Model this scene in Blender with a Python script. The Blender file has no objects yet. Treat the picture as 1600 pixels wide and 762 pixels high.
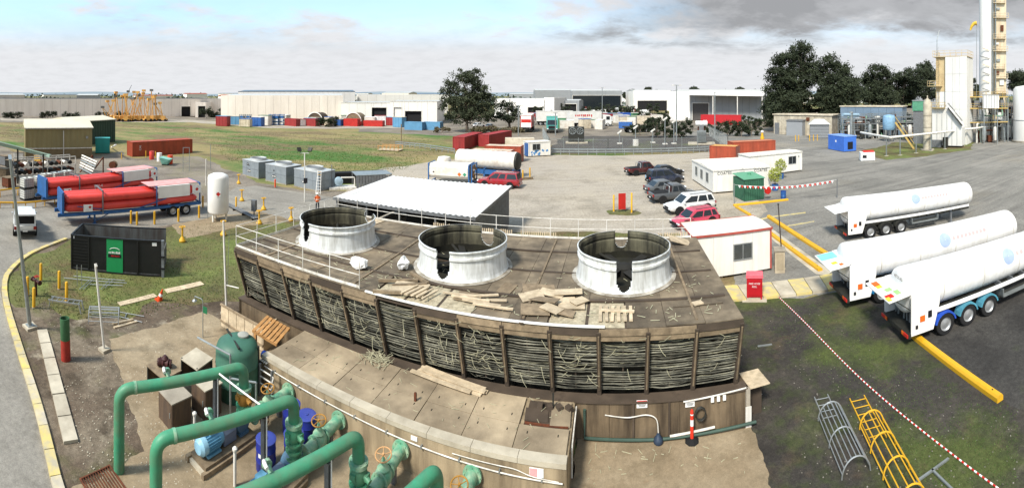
import bpy, math, random
from mathutils import Vector, Matrix, Euler
from math import sin, cos, tan, pi, atan2, sqrt, radians
R = random.Random(11)
SC = bpy.context.scene
COL = SC.collection
# ---------------------------------------------------------------- camera: hand-held panorama = vertical cylinder
H, F, YH, XC = 11.0, 690.0, 148.0, 800.0     # eye height (m), pixels per radian, horizon row, centre column of the 1600x762 photo
cd = bpy.data.cameras.new('camera')
cam = bpy.data.objects.new('camera', cd)
COL.objects.link(cam)
cam.location = (0, 0, H)
cam.rotation_euler = (pi/2, 0, 0)
cd.type = 'PANO'
cd.panorama_type = 'CENTRAL_CYLINDRICAL'
cd.central_cylindrical_range_u_min = -800/F
cd.central_cylindrical_range_u_max = 800/F
cd.central_cylindrical_range_v_min = -(762-YH)/F
cd.central_cylindrical_range_v_max = YH/F
cd.central_cylindrical_radius = 1.0
cd.clip_start = .05
cd.clip_end = 20000
SC.camera = cam
# ---------------------------------------------------------------- sky, sun, exposure
SUN_EL, SUN_AZ = 48.0, 215.0                 # sun behind the camera (azimuth clockwise from +Y)
SC.view_settings.view_transform = 'Standard'
SC.view_settings.look = 'None'
SC.view_settings.gamma = 1.0
SC.view_settings.use_curve_mapping = False
SC.view_settings.exposure = 1.0
W = bpy.data.worlds.new('World')
SC.world = W
W.use_nodes = True
def world():
    nt = W.node_tree
    nt.nodes.clear()
    N, L = nt.nodes.new, nt.links.new
    out = N('ShaderNodeOutputWorld'); bg = N('ShaderNodeBackground')
    sky = N('ShaderNodeTexSky'); sky.sky_type = 'NISHITA'; sky.sun_disc = False
    sky.sun_elevation = radians(SUN_EL); sky.sun_rotation = radians(SUN_AZ)
    tc = N('ShaderNodeTexCoord'); sp = N('ShaderNodeSeparateXYZ'); L(tc.outputs['Generated'], sp.inputs[0])
    def ma(op, a, b=None, c=None):
        n = N('ShaderNodeMath'); n.operation = op
        for i, v in enumerate((a, b, c)):
            if v is None: continue
            if isinstance(v, (int, float)): n.inputs[i].default_value = v
            else: L(v, n.inputs[i])
        return n.outputs[0]
    def ss(v, a, b):
        n = N('ShaderNodeMapRange'); n.interpolation_type = 'SMOOTHSTEP'
        L(v, n.inputs[0]); n.inputs[1].default_value = a; n.inputs[2].default_value = b
        return n.outputs[0]
    zz = ma('MAXIMUM', sp.outputs[2], 0.0)
    den = ma('ADD', zz, .16)
    cb = N('ShaderNodeCombineXYZ')
    L(ma('DIVIDE', sp.outputs[0], den), cb.inputs[0]); L(ma('DIVIDE', sp.outputs[1], den), cb.inputs[1])
    def noise(sc, det, rough, off, dist=.0):
        mp = N('ShaderNodeMapping'); mp.inputs['Location'].default_value = off; L(cb.outputs[0], mp.inputs[0])
        n = N('ShaderNodeTexNoise'); n.inputs['Scale'].default_value = sc; n.inputs['Detail'].default_value = det
        n.inputs['Roughness'].default_value = rough; n.inputs['Distortion'].default_value = dist
        L(mp.outputs[0], n.inputs['Vector']); return n.outputs[0]
    n1 = noise(.55, 8, .62, (3.1, 1.7, 0), .3)    # big banks
    n2 = noise(1.6, 9, .6, (7.7, 4.2, 1), .2)     # billows
    n3 = noise(5.0, 6, .6, (1.3, 9.2, 2))         # wisps
    hgt = ss(zz, .085, .2)                        # height above the horizon haze
    # side: 0 over the grassy field, 1 over the plant with the grey bank
    side = ss(ma('ADD', sp.outputs[0], ma('MULTIPLY', ma('SUBTRACT', n1, .5), 1.2)), -.05, .42)
    bank = ma('MULTIPLY', ss(ma('ADD', ma('ADD', zz, ma('MULTIPLY', side, .05)), ma('MULTIPLY', ma('SUBTRACT', n2, .5), .2)), .15, .215), side)
    shade = ma('ADD', ma('MULTIPLY', bank, .72), ma('MULTIPLY', ss(n2, .44, .68), ma('MULTIPLY', ss(zz, .05, .2), .42)))
    shade = ma('ADD', shade, ma('MULTIPLY', ss(n3, .4, .7), .12))
    cc = N('ShaderNodeMixRGB'); cc.inputs[1].default_value = (4.75, 4.82, 4.98, 1); cc.inputs[2].default_value = (2.15, 2.2, 2.3, 1)
    L(shade, cc.inputs[0]); cc.use_clamp = False
    # blue gaps, only well above the horizon and away from the grey bank
    gap = ma('MULTIPLY', ss(ma('ADD', ma('ADD', n1, ma('MULTIPLY', n2, .55)), ma('MULTIPLY', zz, .62)), .755, .9), hgt)
    gap = ma('MULTIPLY', gap, ma('SUBTRACT', 1.0, bank))
    blue = N('ShaderNodeMixRGB'); blue.blend_type = 'ADD'; blue.inputs[0].default_value = 1
    L(sky.outputs[0], blue.inputs[1]); blue.inputs[2].default_value = (1.2, 2.2, 2.9, 1)
    mx = N('ShaderNodeMixRGB'); L(ma('MULTIPLY', gap, .85), mx.inputs[0]); L(cc.outputs[0], mx.inputs[1]); L(blue.outputs[0], mx.inputs[2])
    L(mx.outputs[0], bg.inputs[0]); bg.inputs[1].default_value = .088
    L(bg.outputs[0], out.inputs[0])
world()
sd = bpy.data.lights.new('sun', 'SUN'); sd.energy = 2.7; sd.angle = radians(10); sd.color = (1, .94, .84)
sun = bpy.data.objects.new('sun', sd); COL.objects.link(sun)
_e, _a = radians(SUN_EL), radians(SUN_AZ)
_dir = Vector((sin(_a)*cos(_e), cos(_a)*cos(_e), sin(_e)))
sun.rotation_euler = _dir.to_track_quat('Z', 'Y').to_euler()
sun.location = _dir*60
# ---------------------------------------------------------------- photo pixels to places
def TH(x): return (x-XC)/F
def G(x, y, z=0.0):                          # the point at height z seen at pixel (x, y)
    r = (H-z)*F/(y-YH); t = TH(x)
    return Vector((r*sin(t), r*cos(t), z))
def GR(x, r, z=0.0):
    t = TH(x); return Vector((r*sin(t), r*cos(t), z))
def ZA(y, r): return H-r*(y-YH)/F
def dist(p): return sqrt(p[0]**2+p[1]**2)
TA = .232                                     # the cooling tower's normal, clockwise from +Y
def TW(s, n, z=0.0): return Vector((s*cos(TA)+n*sin(TA), -s*sin(TA)+n*cos(TA), z))
def SN(x, y, z=0.0):
    r = (H-z)*F/(y-YH); a = (x-960)/F; return r*sin(a), r*cos(a)
# ---------------------------------------------------------------- materials
def C(h, k=1.0):
    def l(c):
        c /= 255.0
        return (c/12.92 if c <= .04045 else ((c+.055)/1.055)**2.4)*k
    return (l(int(h[0:2], 16)), l(int(h[2:4], 16)), l(int(h[4:6], 16)))
MATS = {}
def mat(n, col, rough=.7, metal=0.0, var=.18, sc=2.0, dirt=None, damt=.35, dsc=.9, bump=0.0, bsc=30.0, rnd=.0, streak=False, alpha=None, spec=.4, emit=None, coat=0.0):
    if n in MATS: return MATS[n]
    if isinstance(col, str): col = C(col)
    m = bpy.data.materials.new(n); m.use_nodes = True
    nt = m.node_tree; N, L = nt.nodes.new, nt.links.new
    b = nt.nodes['Principled BSDF']
    b.inputs['Roughness'].default_value = rough; b.inputs['Metallic'].default_value = metal
    b.inputs['Specular IOR Level'].default_value = spec
    b.inputs['Coat Weight'].default_value = coat
    ge = N('ShaderNodeNewGeometry'); pos = ge.outputs['Position']
    if streak:
        mp = N('ShaderNodeMapping'); mp.inputs['Scale'].default_value = (1, 1, .12); L(pos, mp.inputs[0]); spos = mp.outputs[0]
    else: spos = pos
    def noise(s, det=5, v=None):
        t = N('ShaderNodeTexNoise'); t.inputs['Scale'].default_value = s; t.inputs['Detail'].default_value = det; t.inputs['Roughness'].default_value = .62
        L(v or pos, t.inputs['Vector']); return t.outputs[0]
    def ramp(v, a, b_):
        t = N('ShaderNodeMapRange'); L(v, t.inputs[0]); t.inputs[1].default_value = a; t.inputs[2].default_value = b_; t.clamp = True
        return t.outputs[0]
    def mix(f, a, c, mode='MIX'):
        t = N('ShaderNodeMixRGB'); t.blend_type = mode
        for i, v in enumerate((f, a, c)):
            if isinstance(v, (int, float)): t.inputs[i].default_value = v
            elif isinstance(v, tuple): t.inputs[i].default_value = (*v, 1)
            else: L(v, t.inputs[i])
        return t.outputs[0]
    lo = tuple(c*(1-var) for c in col); hi = tuple(min(.95, c*(1+var)) for c in col)
    c = mix(ramp(noise(sc), .32, .68), lo, hi)
    if dirt is not None:
        if isinstance(dirt, str): dirt = C(dirt)
        f = ramp(noise(dsc*(3 if streak else 1), 8, spos), .5-.28*damt+.02, .78-.2*damt)
        k = N('ShaderNodeMath'); k.operation = 'MULTIPLY'; L(f, k.inputs[0]); k.inputs[1].default_value = min(1, damt*1.6)
        c = mix(k.outputs[0], c, dirt)
    if rnd:
        oi = N('ShaderNodeObjectInfo'); hs = N('ShaderNodeHueSaturation')
        k = N('ShaderNodeMapRange'); L(oi.outputs['Random'], k.inputs[0]); k.inputs[3].default_value = 1-rnd; k.inputs[4].default_value = 1+rnd
        L(k.outputs[0], hs.inputs['Value']); L(c, hs.inputs['Color']); c = hs.outputs[0]
    L(c, b.inputs['Base Color'])
    if bump:
        bp = N('ShaderNodeBump'); bp.inputs['Strength'].default_value = bump; bp.inputs['Distance'].default_value = .02
        L(noise(bsc, 4), bp.inputs['Height']); L(bp.outputs[0], b.inputs['Normal'])
    if emit:
        b.inputs['Emission Color'].default_value = (*emit, 1); b.inputs['Emission Strength'].default_value = 1
    MATS[n] = m
    return m
def gmat(n, base, layers, bump=.5, bsc=22.0, rough=.92, grit=.34):
    """ground: base colour, then layers (colour, scale, lo, hi, amount) blended by noise; fine speckle and relief"""
    if n in MATS: return MATS[n]
    m = bpy.data.materials.new(n); m.use_nodes = True
    nt = m.node_tree; N, L = nt.nodes.new, nt.links.new
    b = nt.nodes['Principled BSDF']; b.inputs['Roughness'].default_value = rough; b.inputs['Specular IOR Level'].default_value = .25
    pos = N('ShaderNodeNewGeometry').outputs['Position']
    def noise(s, off, det=8, r=.62, sx=1.0, rot=0.0):
        mp = N('ShaderNodeMapping'); mp.inputs['Location'].default_value = (off*13.7, off*7.1, off); mp.inputs['Scale'].default_value = (sx, 1, 1); mp.inputs['Rotation'].default_value = (0, 0, rot); L(pos, mp.inputs[0])
        t = N('ShaderNodeTexNoise'); t.inputs['Scale'].default_value = s; t.inputs['Detail'].default_value = det; t.inputs['Roughness'].default_value = r
        L(mp.outputs[0], t.inputs['Vector']); return t.outputs[0]
    def mr(v, a, c, o0=0, o1=1):
        t = N('ShaderNodeMapRange'); L(v, t.inputs[0]); t.inputs[1].default_value = a; t.inputs[2].default_value = c; t.inputs[3].default_value = o0; t.inputs[4].default_value = o1
        return t.outputs[0]
    cur = None
    for i, (col, s, lo, hi, am, *st) in enumerate(layers):
        col = tuple(c*.84 for c in (C(col) if isinstance(col, str) else col))
        t = N('ShaderNodeMixRGB'); L(mr(noise(s, i+1, 8, .62, *st), lo, hi, 0, am), t.inputs[0])
        if cur is None: t.inputs[1].default_value = (*(c*.84 for c in base), 1)
        else: L(cur, t.inputs[1])
        t.inputs[2].default_value = (*col, 1); cur = t.outputs[0]
    t = N('ShaderNodeMixRGB'); t.blend_type = 'MULTIPLY'; t.inputs[0].default_value = 1; L(cur, t.inputs[1])
    g = N('ShaderNodeCombineXYZ'); k_ = N('ShaderNodeMath'); k_.operation = 'MULTIPLY'
    L(mr(noise(30, 9, 3, .8), .3, .7, 1-grit, 1+grit), k_.inputs[0]); L(mr(noise(5, 10, 9, .78), .34, .66, 1-grit, 1+grit), k_.inputs[1]); sp = k_.outputs[0]
    for k in range(3): L(sp, g.inputs[k])
    L(g.outputs[0], t.inputs[2]); L(t.outputs[0], b.inputs['Base Color'])
    bp = N('ShaderNodeBump'); bp.inputs['Strength'].default_value = bump; bp.inputs['Distance'].default_value = .03
    L(noise(bsc, 5, 4, .75), bp.inputs['Height']); L(bp.outputs[0], b.inputs['Normal'])
    MATS[n] = m
    return m
# ---------------------------------------------------------------- mesh builder
class M:
    def __init__(s): s.v = []; s.f = []; s.mi = []; s.k = 0
    def mat(s, k): s.k = k; return s
    def add(s, vs, fs):
        o = len(s.v); s.v += [tuple(v) for v in vs]; s.f += [tuple(i+o for i in f) for f in fs]; s.mi += [s.k]*len(fs); return s
    def bx(s, x0, y0, z0, x1, y1, z1, T=None):
        vs = [Vector((x, y, z)) for z in (z0, z1) for y in (y0, y1) for x in (x0, x1)]
        if T is not None: vs = [T @ v for v in vs]
        return s.add(vs, [(0, 2, 3, 1), (4, 5, 7, 6), (0, 1, 5, 4), (2, 6, 7, 3), (0, 4, 6, 2), (1, 3, 7, 5)])
    def box(s, c, d, T=None):
        return s.bx(c[0]-d[0]/2, c[1]-d[1]/2, c[2]-d[2]/2, c[0]+d[0]/2, c[1]+d[1]/2, c[2]+d[2]/2, T)
    def bar(s, p, q, w, h=None, up=(0, 0, 1)):
        p, q = Vector(p), Vector(q); h = h or w
        d = (q-p).normalized(); u = Vector(up)
        if abs(d.dot(u)) > .98: u = Vector((0, 1, 0))
        x = d.cross(u).normalized()*(w/2); u = x.cross(d).normalized()*(h/2)
        vs = [a+i*x+j*u for a in (p, q) for j in (-1, 1) for i in (-1, 1)]
        return s.add(vs, [(0, 2, 3, 1), (4, 5, 7, 6), (0, 1, 5, 4), (2, 6, 7, 3), (0, 4, 6, 2), (1, 3, 7, 5)])
    def tube(s, pts, r, n=8, cap=True, closed=False):
        pts = [Vector(p) for p in pts]; rs = r if isinstance(r, (list, tuple)) else [r]*len(pts)
        vs = []; u = None; K = len(pts)
        for i, p in enumerate(pts):
            if closed: d = pts[(i+1) % K]-pts[i-1]
            else: d = pts[min(i+1, K-1)]-pts[max(i-1, 0)]
            d = d.normalized() if d.length > 1e-9 else Vector((0, 0, 1))
            if u is None:
                u = Vector((0, 0, 1)) if abs(d.z) < .9 else Vector((1, 0, 0))
            u = (u-d*u.dot(d)).normalized(); w = d.cross(u)
            vs += [p+rs[i]*(cos(2*pi*j/n)*u+sin(2*pi*j/n)*w) for j in range(n)]
        fs = [(i*n+j, i*n+(j+1) % n, ((i+1) % K)*n+(j+1) % n, ((i+1) % K)*n+j) for i in range(K if closed else K-1) for j in range(n)]
        if cap and not closed: fs += [tuple(range(n))[::-1], tuple((K-1)*n+j for j in range(n))]
        return s.add(vs, fs)
    def cyl(s, p, q, r, r2=None, n=12, cap=True):
        return s.tube([p, q], [r, r if r2 is None else r2], n, cap)
    def lathe(s, prof, n=24, c=(0, 0, 0), T=None, cap=True):
        vs = []
        for (r, z) in prof:
            for j in range(n):
                v = Vector((r*cos(2*pi*j/n), r*sin(2*pi*j/n), z))
                if T is not None: v = T @ v
                vs.append(v+Vector(c))
        K = len(prof)
        fs = [(i*n+j, i*n+(j+1) % n, (i+1)*n+(j+1) % n, (i+1)*n+j) for i in range(K-1) for j in range(n)]
        if cap: fs += [tuple(range(n))[::-1], tuple((K-1)*n+j for j in range(n))]
        return s.add(vs, fs)
    def prism(s, pts, z0, z1):
        n = len(pts)
        vs = [(p[0], p[1], z0) for p in pts]+[(p[0], p[1], z1) for p in pts]
        return s.add(vs, [tuple(range(n))[::-1], tuple(range(n, 2*n))]+[(i, (i+1) % n, n+(i+1) % n, n+i) for i in range(n)])
    def ext(s, pts, a, b, ax='y'):            # polygon in (x, z) extruded along y, or (y, z) along x
        n = len(pts)
        g = (lambda p, t: (p[0], t, p[1])) if ax == 'y' else (lambda p, t: (t, p[0], p[1]))
        vs = [g(p, a) for p in pts]+[g(p, b) for p in pts]
        return s.add(vs, [tuple(range(n))[::-1], tuple(range(n, 2*n))]+[(i, (i+1) % n, n+(i+1) % n, n+i) for i in range(n)])
    def mesh(s, name, mats, smooth=0):
        me = bpy.data.meshes.new(name); me.from_pydata(s.v, [], s.f)
        for m in (mats if isinstance(mats, (list, tuple)) else [mats]): me.materials.append(m)
        me.polygons.foreach_set('material_index', s.mi)
        if smooth:
            me.polygons.foreach_set('use_smooth', [True]*len(s.f)); me.set_sharp_from_angle(angle=radians(smooth))
        me.update(); return me
def fix_normals(me):
    import bmesh
    b = bmesh.new(); b.from_mesh(me); bmesh.ops.recalc_face_normals(b, faces=b.faces); b.to_mesh(me); b.free()
def tag(o, label=None, cat=None, grp=None, kind=None):
    for k, v in (('label', label), ('category', cat), ('group', grp), ('kind', kind)):
        if v: o[k] = v
    return o
def ob(name, m, mats, par=None, label=None, cat=None, grp=None, kind=None, loc=(0, 0, 0), rz=0.0, smooth=0):
    me = m.mesh(name, mats, smooth) if isinstance(m, M) else m
    o = bpy.data.objects.new(name, me); COL.objects.link(o)
    o.location = loc; o.rotation_euler = (0, 0, rz)
    if par: o.parent = par
    return tag(o, label, cat, grp, kind)
def T(name, label, cat, loc=(0, 0, 0), rz=0.0, grp=None):
    o = bpy.data.objects.new(name, None); COL.objects.link(o); o.empty_display_size = .2
    o.location = loc; o.rotation_euler = (0, 0, rz)
    return tag(o, label, cat, grp)
UNIT = {}
def piece(name, par, mt, c, d, rot=(0, 0, 0), label=None, cat=None, grp=None, kind=None):
    """a box-shaped piece that shares one mesh per material"""
    if mt.name not in UNIT: UNIT[mt.name] = M().box((0, 0, 0), (1, 1, 1)).mesh('block', mt)
    o = bpy.data.objects.new(name, UNIT[mt.name]); COL.objects.link(o)
    o.location = c; o.scale = d; o.rotation_euler = rot
    if par: o.parent = par
    return tag(o, label, cat, grp, kind)
def pbar(name, par, mt, p, q, w, h=None, **kw):
    p, q = Vector(p), Vector(q); d = q-p
    o = piece(name, par, mt, (p+q)/2, (d.length, w, h or w), d.to_track_quat('X', 'Z').to_euler(), **kw)
    return o
def dup(root, loc=None, rz=None, label=None, grp=None):
    def cp(o, par):
        c = o.copy(); COL.objects.link(c); c.parent = par
        for ch in o.children: cp(ch, c)
        return c
    r = cp(root, None)
    if loc is not None: r.location = loc
    if rz is not None: r.rotation_euler = (0, 0, rz)
    if label: r['label'] = label
    if grp: r['group'] = grp
    return r
def fr(a, b):                                 # frame with +x from a to b
    a, b = Vector(a), Vector(b); d = b-a
    return a, atan2(d.y, d.x), Vector((d.x, d.y)).length
def bez(p, n=10):                             # Catmull-Rom through points
    p = [Vector(q) for q in p]; out = []
    for i in range(len(p)-1):
        a, b, c, d = p[max(i-1, 0)], p[i], p[i+1], p[min(i+2, len(p)-1)]
        for k in range(n):
            t = k/n
            out.append(.5*((2*b)+(c-a)*t+(2*a-5*b+4*c-d)*t*t+(3*b-a-3*c+d)*t**3))
    return out+[p[-1]]
def elbow(p, rad, n=6):                       # polyline with rounded corners
    p = [Vector(q) for q in p]; out = [p[0]]
    for i in range(1, len(p)-1):
        a, b, c = p[i-1], p[i], p[i+1]; u, w = (a-b), (c-b)
        k = min(rad, u.length*.49, w.length*.49); s, e = b+u.normalized()*k, b+w.normalized()*k
        for j in range(n+1):
            t = j/n; out.append((1-t)**2*s+2*t*(1-t)*b+t*t*e)
    return out+[p[-1]]
def text(body, par, mt, loc, rot, size, label=None, wide=1.0, name='lettering'):
    cu = bpy.data.curves.new(name, 'FONT'); cu.body = body; cu.size = size; cu.align_x = 'CENTER'; cu.align_y = 'CENTER'
    cu.extrude = .002; cu.resolution_u = 2
    cu.materials.append(mt)
    tmp = bpy.data.objects.new('tmp', cu); me = bpy.data.meshes.new_from_object(tmp); bpy.data.objects.remove(tmp)
    o = bpy.data.objects.new(name, me); COL.objects.link(o); o.location = loc; o.rotation_euler = rot; o.scale = (wide, 1, 1)
    if par: o.parent = par
    return o
def sheet(name, px, mt, z, label=None, cat=None, kind='structure', pts=None, rag=0):
    pts = pts or [G(x, y, z) for x, y in px]
    if rag:                                   # ragged, broken edges
        r = random.Random(len(pts)*7+int(z*1000)); out = []
        for i, p in enumerate(pts):
            q = pts[(i+1) % len(pts)]; d = Vector((q[0]-p[0], q[1]-p[1])); n = max(2, min(60, int(d.length/rag/2)))
            nv = Vector((-d.y, d.x)).normalized() if d.length > 0 else d; ph = r.uniform(0, 6)
            for k in range(n):
                t = k/n; w = sin(pi*t)**.3 if 0 < t < 1 else 0
                o = rag*w*(r.uniform(-.5, .5)+.8*sin(ph+t*n*.37)+.5*sin(2*ph+t*n*.91)); out.append((p[0]+d.x*t+nv.x*o, p[1]+d.y*t+nv.y*o, z))
        pts = out
    me = bpy.data.meshes.new(name); me.from_pydata([(p[0], p[1], z) for p in pts], [], [tuple(range(len(pts)))]); me.materials.append(mt)
    if me.polygons[0].normal.z < 0: me.flip_normals()
    return ob(name, me, mt, label=label, cat=cat, kind=kind)
# common materials
m_conc = mat('concrete', 'a39a8a', .9, var=.14, sc=1.2, dirt='6b6254', damt=.45, dsc=.7, bump=.35, bsc=40)
m_conc_l = mat('pale_concrete', 'b9b09c', .9, var=.12, sc=1.5, dirt='7d7260', damt=.4, dsc=.9, bump=.3, bsc=40)
m_white = mat('white_paint', 'e6e4de', .45, var=.05, sc=1.0, dirt='b5aea2', damt=.18, dsc=.6)
m_white2 = mat('weathered_white', 'dedbd2', .6, var=.08, sc=1.2, dirt='8f8676', damt=.4, dsc=1.1, streak=True)
m_galv = mat('galvanised_steel', '9aa09f', .45, .55, var=.15, sc=4, dirt='75746c', damt=.3)
m_dkmet = mat('dark_steel', '34342f', .6, .3, var=.2, sc=4)
m_black = mat('black_rubber', '151515', .85, var=.2, sc=6)
m_yel = mat('safety_yellow', 'd9a520', .55, var=.12, sc=3, dirt='8a7430', damt=.3, dsc=3)
m_yel2 = mat('worn_yellow_paint', 'd2bc66', .8, var=.1, sc=2, dirt='a89f88', damt=.65, dsc=2.2, bump=.2)
m_red = mat('red_paint', 'b3231c', .45, var=.1, sc=2, dirt='7d2018', damt=.25)
m_rust = mat('rust', '6b3a22', .9, var=.3, sc=6, dirt='3a2418', damt=.5, dsc=4)
m_rustcon = mat('container_red_oxide', 'a34a31', .65, var=.1, sc=.8, dirt='6e3a28', damt=.35, dsc=.5, streak=True)
m_wood = mat('weathered_timber', '8b7a62', .9, var=.2, sc=5, dirt='4f4334', damt=.4, dsc=3, bump=.3, rnd=.22)
m_woodl = mat('pale_timber', 'bfae92', .88, var=.18, sc=5, dirt='7d6c52', damt=.3, dsc=3, bump=.3, rnd=.18)
m_woodn = mat('new_timber', 'b98a55', .85, var=.15, sc=5, dirt='7c5a34', damt=.3, dsc=3, rnd=.12)
m_wooddk = mat('dark_wet_timber', '52463a', .88, var=.3, sc=4, dirt='2b251e', damt=.45, dsc=2, bump=.4, rnd=.15)
m_glass = mat('dark_glass', '1c2226', .12, var=.05, spec=.6)
m_rubber = mat('tyre_rubber', '1b1b1b', .9, var=.15, sc=8)
m_alu = mat('aluminium', 'a9acab', .4, .6, var=.1, sc=4)
m_blk = mat('black_print', '16161a', .7)
m_redp = mat('red_print', 'c0281e', .6)
m_whp = mat('white_print', 'e8e8e4', .6)
# ================================================================ GROUND
g_field = gmat('field_grass', C('4f7030'), [('447028', .15, .45, .6, .7), ('9a8a5e', .06, .42, .54, .95, .5, .4), ('7d6b4e', .11, .5, .59, .9, .4, .3), ('42592e', .5, .5, .7, .5), ('968a62', .8, .52, .7, .55)], .8, 9)
g_dirt = gmat('dirt_and_moss', C('665849'), [('877b69', .35, .45, .62, .8), ('463b2e', .6, .48, .64, .8), ('59602f', .28, .52, .64, .65), ('b3a891', .5, .58, .7, .75), ('a89e8c', 1.6, .6, .74, .6)], .9, 14)
g_lawn = gmat('thin_lawn', C('6a6a40'), [('768444', .3, .44, .62, .75), ('6b5b41', .25, .46, .6, .9), ('4d5c2c', 1.2, .48, .68, .5), ('4b4234', .6, .56, .72, .7)], .9, 16)
g_yard = gmat('gravel_yard', C('7d7468'), [('978d7e', .12, .42, .62, .8), ('5d564b', .2, .5, .66, .7), ('8a8560', .09, .56, .68, .5)], .5, 20)
g_road = gmat('worn_asphalt', C('8f8a80'), [('a39e92', .15, .42, .62, .8), ('77736a', .5, .5, .68, .6), ('6f6a60', 2.2, .58, .75, .5), ('7b766c', .9, .5, .66, .5, .1, 1.9)], .45, 34, grit=.22)
g_park = gmat('car_park_seal', C('b0a799'), [('b5aa97', .1, .42, .6, .8), ('857d6e', .22, .52, .66, .55), ('746c5e', .9, .58, .74, .5), ('8d8474', .9, .5, .66, .4, .15, .5), ('928978', .7, .52, .68, .35, .12, -.9), ('bdb29d', 1.4, .58, .72, .5), ('6a6256', 4.0, .62, .74, .5)], .35, 34)
g_lot = gmat('plant_asphalt', C('85827a'), [('97938a', .08, .42, .6, .8), ('6b6963', .2, .5, .66, .6), ('5c5a55', .7, .57, .72, .5), ('9d9482', .05, .55, .66, .6), ('66635d', .8, .5, .64, .6, .06, .35), ('a39d92', .6, .54, .68, .5, .08, .3), ('504e4a', 3.0, .62, .76, .5)], .35, 34)
g_tar = gmat('dark_bitumen', C('423e39'), [('554f47', .4, .45, .64, .7), ('332f2b', .8, .48, .66, .6), ('57612f', .3, .47, .62, .8), ('3f4a24', 1.2, .5, .66, .55), ('77705f', 1.6, .6, .78, .6), ('6b5a44', .5, .58, .72, .5)], 1.0, 26)
g_tar2 = gmat('tanker_bay_tar', C('3f3d3a'), [('524f4a', .3, .45, .64, .7), ('2f2d2b', .6, .48, .66, .7), ('4b5530', .5, .6, .7, .4)], .6, 30)
g_pad = gmat('pump_pad_concrete', C('95846a'), [('a8987d', .5, .42, .62, .7), ('74664f', .9, .5, .68, .6), ('5f5341', .35, .54, .68, .7), ('b8a88c', .8, .56, .7, .6), ('8b5f3f', 1.3, .66, .78, .4)], .35, 40, grit=.16)
g_comp = gmat('compound_gravel', C('55514d'), [('66615a', .3, .45, .64, .7), ('6f7a45', .12, .58, .68, .6)], .5, 24)
N_ = 96
ob('ground', M().add([(6000*cos(2*pi*i/N_), 6000*sin(2*pi*i/N_), 0) for i in range(N_)], [tuple(range(N_))]), g_field, kind='structure')
sheet('yard_ground', [(-260, 232), (0, 228), (35, 240), (150, 241), (190, 236), (206, 247), (308, 244), (345, 258), (400, 285), (470, 297), (560, 300), (640, 300), (640, 420), (-260, 420)], g_yard, .004, rag=0.6)
sheet('dirt_ground', [(110, 372), (270, 352), (385, 336), (520, 320), (640, 420), (640, 900), (100, 900), (90, 762), (60, 640), (30, 545), (10, 480), (4, 452), (14, 425), (50, 395)], g_dirt, .008)
sheet('lawn', [(110, 374), (270, 354), (385, 338), (470, 347), (420, 420), (385, 470), (345, 470), (300, 478), (240, 470), (200, 500), (120, 500), (70, 470), (24, 480), (7, 452), (16, 427), (52, 397)], g_lawn, .012, rag=0.35)
sheet('access_road', [(-260, 330), (0, 322), (90, 312), (330, 316), (370, 292), (400, 290), (470, 300), (545, 312), (480, 345), (385, 334), (270, 350), (108, 371), (48, 394), (11, 424), (0, 452), (6, 480), (26, 545), (56, 640), (86, 762), (110, 900), (-260, 900)], g_road, .014)
sheet('tank_apron', [(268, 352), (330, 338), (400, 330), (470, 345), (385, 352), (350, 360), (290, 372)], g_pad, .018, rag=0.15)
sheet('car_park', [(520, 312), (600, 262), (700, 250), (830, 242), (1000, 242), (1120, 237), (1180, 250), (1240, 330), (1200, 374), (880, 376), (760, 376), (560, 340)], g_park, .006, rag=0.5)
sheet('verge', [(768, 365), (900, 362), (1060, 364), (1075, 374), (1075, 400), (768, 400)], g_lawn, .012, rag=0.3)
sheet('plant_road', [(1060, 205), (1180, 205), (1290, 214), (1380, 214), (1500, 214), (1700, 196), (1900, 196), (1900, 640), (1570, 640), (1430, 525), (1290, 462), (1150, 462), (1150, 372), (1200, 330), (1120, 238)], g_lot, .010, rag=0.3)
sheet('dark_bitumen_ground', [(1090, 472), (1150, 470), (1292, 458), (1330, 440), (1480, 480), (1700, 600), (1900, 700), (1900, 1000), (900, 1000), (900, 640)], g_tar, .014, rag=0.25)
sheet('tanker_bay', [(1310, 440), (1420, 395), (1700, 340), (1900, 340), (1900, 700), (1575, 632), (1430, 518)], g_tar2, .018, rag=0.2)
sheet('pump_pad', [], g_pad, .02, pts=[TW(-18.1, 8.2), TW(-18.0, 13.4), TW(-12, 14.3), TW(-1.2, 14.3), TW(-1.2, 1.5), TW(-11.2, 1.5), TW(-11.9, 6.6)], rag=.07)
sheet('tower_apron', [], g_pad, .02, pts=[TW(-1.2, 14.4), TW(4.3, 14.4), TW(4.5, 13.6), TW(4.05, 9.0), TW(-1.2, 9.0)], rag=.05)
# grass seen at the plant yard, under the pipe rack
sheet('plant_verge', [(1345, 236), (1385, 250), (1520, 234), (1520, 222), (1400, 222)], g_lawn, .016, rag=0.5)
sheet('far_yard', [(560, 206), (700, 212), (820, 225), (1010, 228), (1160, 214), (1180, 196), (1130, 180), (900, 178), (560, 193)], g_yard, .004, rag=1.5)
sheet('far_road', [(0, 188), (300, 191), (420, 200), (640, 200), (640, 196), (420, 195), (300, 187), (0, 184)], g_park, .008, rag=0.8)
sheet('plant_yard', [(1150, 206), (1200, 180), (1300, 174), (1700, 174), (1900, 180), (1900, 200), (1700, 200), (1500, 216), (1290, 216)], g_yard, .006, rag=1.0)
sheet('far_plain', [(-300, 186), (300, 188), (560, 190), (900, 178), (1150, 176), (1700, 176), (1900, 160), (1700, 153), (-300, 153)], g_yard, .002)
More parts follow.
